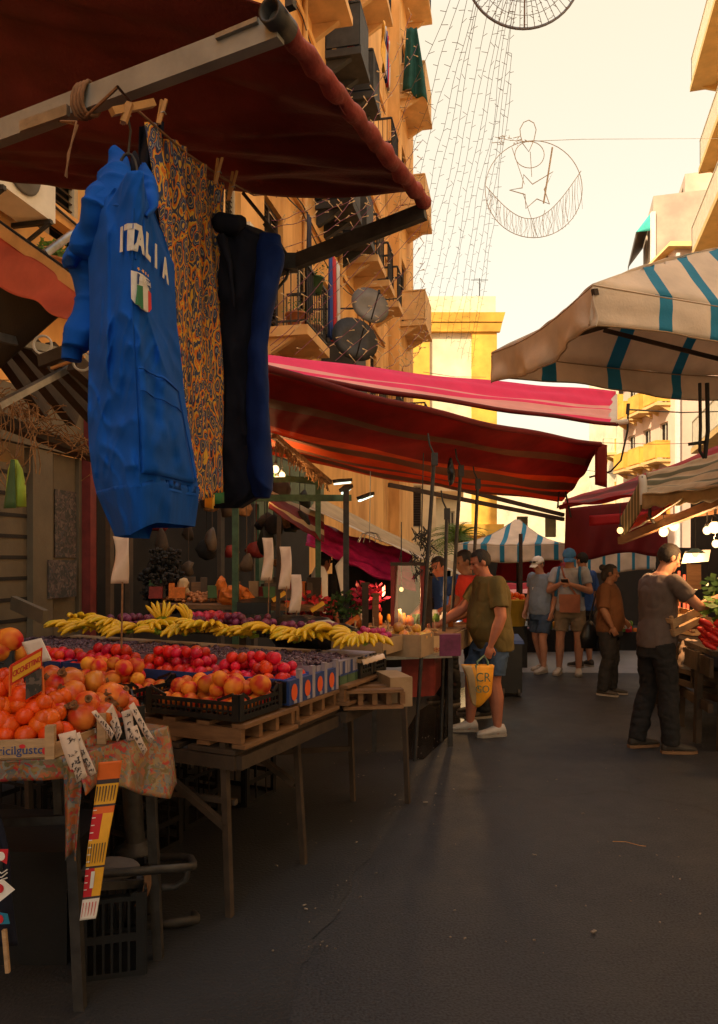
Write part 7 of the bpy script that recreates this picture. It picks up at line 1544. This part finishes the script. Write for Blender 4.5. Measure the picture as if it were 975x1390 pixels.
b=MB(); b.hexa([q+V((-.14,-.12,.622)),q+V((.16,-.14,.622)),q+V((.18,.27,.622)),q+V((-.12,.27,.622))],[q+V((-.13,-.11,.66)),q+V((.15,-.13,.66)),q+V((.17,.26,.70)),q+V((-.11,.26,.70))]); b.build('lid',MT['blue_card'],tg)
for s in (-.08,.1): 
    b=MB(); b.lathe([(.005,-.015),(.05,-.015),(.05,.015),(.005,.015)],q+V((s,-.10,.05)),14,0,Matrix.Rotation(math.pi/2,3,'Y')); b.build('wheel',MT['iron'],tg)
# parked scooter, half hidden behind the woman
sct=thing('scooter','dark parked scooter with a glowing red tail lamp behind the woman in orange','scooter',V((P(815,0,11.6).x,11.6,0))); q=V((P(816,0,11.6).x,11.6,0))
for d in (0,1.1): b=MB(); b.lathe([(.10,-.05),(.24,-.05),(.26,0),(.24,.05),(.10,.05)],q+V((.1+d*.4,d,.26)),18,0,Matrix.Rotation(math.pi/2,3,'Y')); b.build('wheel',MT['iron'],sct)
b=MB(); b.loft([(q+V((.1,-.1,.62)),V((.12,0,0)),V((0,0,.10))),(q+V((.16,.3,.66)),V((.17,0,0)),V((0,0,.2))),(q+V((.3,.7,.6)),V((.13,0,0)),V((0,0,.15))),(q+V((.45,1.05,.75)),V((.16,0,0)),V((0,0,.35)))],14); b.build('scooter_body',MT['black_plastic'],sct)
b=MB(); b.ell(q+V((.03,-.16,.74)),(.07,.03,.045),10,6); b.build('tail_lamp',emis('tail_glow',(1,.10,.08),4),sct)

# ------------------------------------------------------------------ right-hand stall
t_,fn=awning_sheet('awning','long dark red tarpaulin rising to the right edge over the right stalls',(P(757,688,8.8),P(1010,640,5.6),P(1010,596,7.2),P(768,676,11.3)),[(.2,0),(.35,1),(.6,0),(.8,1),(1,0)],.05,36,20,mats=['tarp_red','darkred'],wr=.02)
b=MB(); b.sheet(lambda u,v: P(lerp(768,905,u),lerp(lerp(690,676,u),lerp(757,752,u)+4*math.sin(u*8),v),11.2-.5*u)+V((0,.08*math.sin(u*15+v*2)*(.4+v)*.6,0)),36,14,.006); b.build('hanging_side',MT['darkred'],t_)
b=MB(); b.sheet(lambda u,v: P(lerp(800,880,u),lerp(700,714,v)-6*u,10.6),10,4,.01); b.build('red_fold',MT['tarp_red'],t_)
b=MB(); b.tube([P(757,690,8.8),P(762,640,8.7),P(775,702,8.9)],.012,6); b.build('hook_strap',MT['iron'],t_)
t_,fn=awning_sheet('awning','beige and brown striped awning with a hanging scalloped valance at the right edge',(P(872,672,6.6),P(1020,652,4.6),P(1020,600,5.6),P(878,640,7.6)),[(.08,0),(.16,1),(.30,0),(.38,1),(.5,0),(.6,1),(.72,0),(.82,1),(1,0)],.03,26,26,mats=['awn_beige','awn_green'],wr=.01)
b=MB(); b.sheet(lambda u,v: P(lerp(843,872,u),lerp(lerp(702,646,u),lerp(738,690,u),v),7.4-.75*u),14,6,.006,m=lambda u,v: 0 if (u*7)%1<.5 else 1); b.build('side_valance',[MT['awn_beige'],MT['awn_green']],t_)
b=MB(); b.sheet(lambda u,v: P(lerp(872,1010,u),lerp(lerp(672,652,u),lerp(690,676,u)+2*math.sin(u*40),v),6.6-1.95*u),30,4,.005); b.build('front_valance',MT['awn_beige'],t_)
b=MB(); b.tube([P(872,648,6.7),P(873,655,6.65),P(874,685,6.65)],.035,10); b.build('end_roll',MT['white_strip'],t_)
b=MB(); b.tube([P(885,670,6.5),P(882,700,6.5),P(888,710,6.5)],.015,6); b.build('tie_cord',MT['iron'],t_)
t_,fn=awning_sheet('awning','orange lit awning underside with a white edge strip below the beige awning',(P(850,724,7.3),P(925,676,5.7),P(935,670,6.6),P(868,700,7.9)),[(.12,1),(1,0)],.02,18,14,mats=['tarp_orange','white_strip'],wr=.006)
b=MB(); b.bar(P(842,734,7.3),P(1000,672,5.4),.05,.07); b.bar(P(880,706,6.9),P(1000,690,6.2),.05,.05); b.build('timber',MT['wood'],t_)
# lamps of the right stall
for k,(px,py,Y,r,pw_) in enumerate(((901,722,6.5,.040,26),(915,714,6.6,.042,0),(960,720,6.0,.032,22),(970,716,5.9,.045,0),(972,738,5.9,.030,0))):
    lamp(['left glowing bulb of the pair above the man in grey','right glowing bulb of the pair above the man in grey','glowing bulb at the right edge, left of the cluster','biggest glowing bulb at the right edge','lowest glowing bulb at the right edge'][k],P(px,py,Y),r,'bulb',pw_,cord=.25)
lamp('small shaded lamp over the produce right of the man in grey',P(944,752,7.6),.03,'bulb_small',10,shade=.10,cord=.4)
for k,(px,py,Y,r) in enumerate(((926,797,9,.030),(935,799,9,.02),(945,797,9,.032),(960,793,8.6,.018),(842,720,7.2,.03))): lamp('small warm bulb glowing deep in the right stall' if k<4 else 'bare bulb at the outer end of the orange awning',P(px,py,Y),r,'bulb_small',0,cord=.2)
for o_ in SC.objects:
    if o_.get('label')=='small warm bulb glowing deep in the right stall': o_['group']='small bulbs deep in the right stall'
rt=thing('market_stall','right-hand vegetable stall with timber legs and a produce counter','stall',P(950,1010,6.4))
ra=P(915,905,7.6); rc=P(948,880,6.2); 
q=[V((2.93,6.1,0)),V((5.0,5.6,0)),V((5.6,9.6,0)),V((3.42,9.0,0))]
b=MB(); quad_slab(b,q,.80,.84); b.build('counter_top',MT['wood_dark'],rt)
for (x,y) in ((2.96,6.45),(3.1,7.1),(3.3,8.2),(3.02,6.15)):
    b=MB(); b.bar(V((x,y,0)),V((x+.02,y,.797)),.06,.05); b.build('leg',MT['wood_dark'],rt)
b=MB(); b.bar(V((2.96,6.2,.35)),V((3.3,8.4,.35)),.04,.08); b.bar(V((2.93,6.12,.70)),V((3.40,8.9,.70)),.03,.16); b.build('rail',MT['wood_dark'],rt)
b=MB(); q=[P(903,985,7.0),P(914,984,7.05),P(914,984,7.12),P(903,985,7.07)]; b.hexa([V((p.x,p.y,.0)) for p in q],[V((p.x,p.y,.86)) for p in q]); tag(b.build('board',MT['shop_cream']),'pale weathered board standing against the right stall beside the man','board')
b=MB(); quad_slab(b,[V((4.3,6,0)),V((4.5,6,0)),V((5.6,12,0)),V((5.4,12,0))],0,3.0); b.build('back_wall',MT['shop_dark'],rt)
for k in range(3):
    slat_crate(['lower wooden crate stacked under the right stall near the board','wooden crate stacked under the right stall at the frame edge','upper wooden crate on the right stall counter'][k],V(((3.05,6.75,.42),(3.08,6.2,.38),(3.3,7.3,.85))[k]),V((.35,.05,0)),V((-.05,.45,0)),.16,'wood_dark' if k<2 else 'wood_pale')
def produce(label,c,r,n,s,mat,cat='vegetables',name='leafy_vegetables'):
    b=MB(); leaves(b,c,r,n,s); t_=thing(name,label,cat,c); b.build('foliage',MT[mat],t_)
produce('heap of green leafy vegetables under the reaching hand',P(983,826,5.9),(.13,.2,.08),200,.08,'leaf_bright'); produce('darker green leaves behind the reaching arm',P(985,800,6.8),(.16,.2,.12),160,.09,'leaf')
for k in range(46):
    b=MB(); c=P(lerp(955,992,rnd.random()),lerp(842,880,rnd.random()**1.0),5.75+.3*rnd.random()); a=rnd.uniform(-.8,.8); d=V((math.cos(a)*.6,-.4,-.5*rnd.random())).normalized(); b.tube([c-d*.05,c-d*.02,c+d*.03,c+d*.06],[.012,.026,.022,.006],8); tag(b.build('red_pepper',MT['red_fruit']),'shiny red pepper heaped at the front of the right stall','pepper','red peppers on the right stall')
crumple('pink paper sack slumped below the carried crate',P(935,890,7.0),(.10,.1,.16),'paper','paper_sack','sack')
b=MB(); q=P(938,760,7.4); b.hexa([P(932,800,7.4),P(952,800,7.4),P(952,800,7.6),P(932,800,7.6)],[P(932,766,7.4),P(952,766,7.4),P(952,766,7.6),P(932,766,7.6)]); tag(b.build('wall_board',MT['wood']),'brown board hung in the right stall behind the man','board')
for k,(px,py0,py1) in enumerate(((922,775,830),(929,780,832),(934,790,828))):
    b=MB(); b.tube([P(px,py0,7.8),P(px,py1,7.8)],.012,6); tag(b.build('red_candle_lamp',emis('red_glow%d'%k,(1,.12,.04),1.6)),['leftmost thin glowing red tube in the right stall','middle thin glowing red tube in the right stall','rightmost thin glowing red tube in the right stall'][k],'lamp')
b=MB(); b.hexa([P(925,765,7.7),P(962,762,7.7),P(962,762,7.75),P(925,765,7.75)],[P(930,748,7.7),P(965,746,7.7),P(965,746,7.75),P(930,748,7.75)]); tag(b.build('pale_sheet',MT['laundry_white']),'pale plastic sheet hung under the lamps of the right stall','sheet')
# hanging fixture from the umbrella at the right
b=MB(); b.tube([P(950,520,4.6),P(951,580,4.6),P(950,612,4.65),P(956,622,4.65)],.010,6); b.tube([P(960,520,4.6),P(961,585,4.6),P(957,622,4.65)],.013,6); b.bar(P(936,603,4.6),P(958,600,4.65),.02,.02); tag(b.build('tie_strap',MT['iron']),'dark straps hanging from the striped umbrella to the red tarpaulin','strap')

# ------------------------------------------------------------------ festive light strings and wire ornaments
def light_string(a,e,sag,n,label,group,r=.006,mat='wire',wob=.03,led=True,seed=0):
    t_=thing('light_string',label,'light string',a,group); b=MB(); R_=random.Random(seed); d=(e-a)
    f=lambda u: a.lerp(e,u)-UP*(sag*4*u*(1-u))+V((wob*noise.noise(V((u*6,seed*1.7,0))),0,wob*noise.noise(V((u*6,seed*1.7,5)))))
    b.tube([f(i/24) for i in range(25)],r,4)
    for i in range(n):
        u=(i+R_.random()*.6)/n; p=f(u); s=1 if i%2 else -1; q=p+V((s*(.07 if led else .11)*R_.uniform(.5,1.1),R_.uniform(-.03,.03),R_.uniform(-.02,.09))); b.bar(p,q,r*1.4,r*1.4,1)
        if led: b.bar(q,q+(q-p)*.5,r*2.6,r*2.6,1)
    b.build('cable',[MT[mat],MT['led'] if led else MT[mat]],t_)
GS='festive light strings across the sky'; GW='light strings hanging before the orange house'
LS='thin unlit light string slanting down across the bright sky'; LW='thin unlit light string slanting across the orange balconies'
sky_s=[(607,0,470,330),(620,0,520,330),(634,0,537,330),(640,0,552,372),(648,0,560,400),(654,0,565,420),(664,0,575,440),(672,0,585,448),(680,0,595,458),(686,0,604,462),(690,20,612,470),(692,40,620,478),(690,70,628,486),(690,110,636,490),(690,150,640,500)]
for k,(x0,y0,x1,y1) in enumerate(sky_s):
    s=(y0-y1)/(x0-x1); X0=x0+30*(1/s)*(-1) ; a=P(x0+(x0-x1)*.10,y0-(y1-y0)*.10,10.5+.25*k); e=P(x1,y1,21+.25*k); light_string(a,e,.25,34,LS,GS,.0042,'wire',.10,False,k)
wall_s=[(480,120,375,268),(560,20,480,170),(566,60,470,212),(560,130,455,300),(575,190,372,420),(573,215,368,450),(575,240,368,470),(576,265,368,476),(575,300,400,480),(577,330,430,486),(577,355,455,490),(577,385,480,494),(578,410,505,497),(579,432,525,500),(580,450,545,502),(545,280,368,385),(520,262,366,345),(500,255,366,310),(470,250,368,300)]
for k,(x0,y0,x1,y1) in enumerate(wall_s):
    light_string(P(x0,y0,14.5),P(x1,y1,10.3+.1*k),.12,15,LW,GW,.0055,'purple_wire',.05,True,k+40)
# round ornament at the top and the crescent with a star
def ring(c,R_,n=48): return [c+V((R_*math.cos(2*math.pi*i/n),.02,R_*math.sin(2*math.pi*i/n))) for i in range(n)]
Y_=12.0; sc_=Y_/F
og=thing('wire_ornament','big round wire ornament cut off by the top edge of the picture','ornament',P(711,38,Y_)); c=P(711,-40,Y_); R1_=78*sc_
b=MB(); b.tube(ring(c,R1_),.022,8,closed=True); b.build('outer_ring',MT['ring_paint'],og)
b=MB()
for k in range(20): 
    a=-math.pi/2+(k-9.5)*.13; p=c+V((R1_*math.cos(a),0,R1_*math.sin(a))); top=c+V(((k-9.5)*.03,.0,.0)); b.tube([top,top.lerp(p,.5)+V((rnd.gauss(0,.01),0,0)),p],.0055,4)
    for i in range(9): q=top.lerp(p,(i+1)/9.5); b.bar(q,q+V((rnd.uniform(-.08,.08),0,rnd.uniform(-.03,.05))),.006,.006)
for rr in (.35,.55,.78): b.tube([c+V((rr*R1_*math.cos(a),0,rr*R1_*math.sin(a))) for a in [-math.pi*(.05+.9*i/24) for i in range(25)]],.005,4)
b.tube([c+V((.02,0,0)),P(712,37,Y_)],.014,6); b.build('inner_wire',MT['wire'],og)
cr=thing('wire_ornament','round wire crescent ornament with a five pointed star hanging in the sky','ornament',P(726,322,Y_)); c=P(725,256,Y_); R2=66*sc_
b=MB(); b.tube(ring(c,R2),.006,6,closed=True); b.build('outer_ring',MT['ring_pale'],cr)
b=MB(); arc=[]; 
for i in range(33):
    t=i/32; px=lerp(660,789,t); py=lerp(253,232,t)+ 62*math.sin(math.pi*t)*1.0-8*math.sin(math.pi*t); arc.append(P(px,py,Y_))
b.tube(arc,.006,5)
for i in range(1,32):
    p=arc[i]; d=(p-c); q=c+V((d.x,0,-math.sqrt(max(0,R2*R2-d.x*d.x)))) ; 
    for j in range(2): 
        f_=rnd.uniform(-.5,.5); b.tube([p,p.lerp(q,.5)+V((rnd.gauss(0,.03),0,0)),q+V((rnd.gauss(0,.03),0,0))],.0026,4)
b.build('crescent',MT['ring_pale'],cr)
b=MB(); pts=[P(692,258,Y_),P(709,255,Y_),P(711,237,Y_),P(723,250,Y_),P(751,233,Y_),P(739,257,Y_),P(746,277,Y_),P(729,270,Y_),P(714,283,Y_),P(713,264,Y_)]; b.tube(pts,.009,5,closed=True,smooth=False); b.build('star',MT['ring_pale'],cr)
b=MB(); b.tube([P(710,195,Y_)+V((.0,0,0)) for _ in (0,)]+[P(707,185,Y_),P(706,175,Y_),P(711,166,Y_),P(718,163,Y_),P(725,167,Y_),P(728,176,Y_),P(725,190,Y_),P(718,206,Y_),P(710,195,Y_)],.007,5)
b.tube([P(719,210,Y_)+V((20*sc_*math.cos(a),0,18*sc_*math.sin(a))) for a in [i*math.pi/12 for i in range(24)]],.006,5,closed=True); b.tube([P(738,276,Y_),P(750,200,Y_)],.014,5); b.tube([P(720,206,Y_),P(722,240,Y_)],.005,4); b.tube([P(710,262,Y_),P(730,322,Y_),P(740,285,Y_)],.005,4); b.tube([P(695,200,Y_),P(712,250,Y_)],.005,4); b.build('hanger_loop',MT['ring_pale'],cr)
b=MB(); b.tube([P(672,186,Y_),P(690,190,Y_),P(712,192,Y_),P(790,189,13),P(960,188,20),P(985,188,21)],.0045,5)
for k in range(30): p=P(rnd.uniform(674,714),190+rnd.gauss(0,3),Y_); b.bar(p,p+V((rnd.gauss(0,.05),0,rnd.gauss(0,.04))),.008,.008)
tag(b.build('support_cable',MT['ring_pale']),'long thin cable carrying the crescent ornament across the street','cable')
for k,(x0,y0,x1,y1,Y0,Y1_) in enumerate(((853,556,1000,558,8.4,14),(780,600,1000,600,20,30),(700,625,960,655,30,30),(575,505,660,512,24,34))):
    b=MB(); b.tube([P(x0,y0,Y0),P((x0+x1)/2,(y0+y1)/2+3,(Y0+Y1_)/2),P(x1,y1,Y1_)],.010,5); tag(b.build('overhead_cable',MT['iron']),['dark overhead cable from the pink awning cord to the right','thin overhead cable before the yellow front','sagging overhead cable low down the street','thin cable before the yellow end house'][k],'cable')
# awning added out of view behind the camera to shade the foreground

t_,fn=awning_sheet('awning','unseen cream and brown awning added behind the viewer to shade the foreground',(V((4.2,-6.0,2.9)),V((3.4,.9,2.95)),V((.2,.6,3.3)),V((.2,-6.2,3.3))),[(.2,0),(.4,1),(.6,0),(.8,1),(1,0)],.08,24,16,mats=['awn_beige','awn_green'],wr=.012)

bpy.data.scenes.remove(TMP)
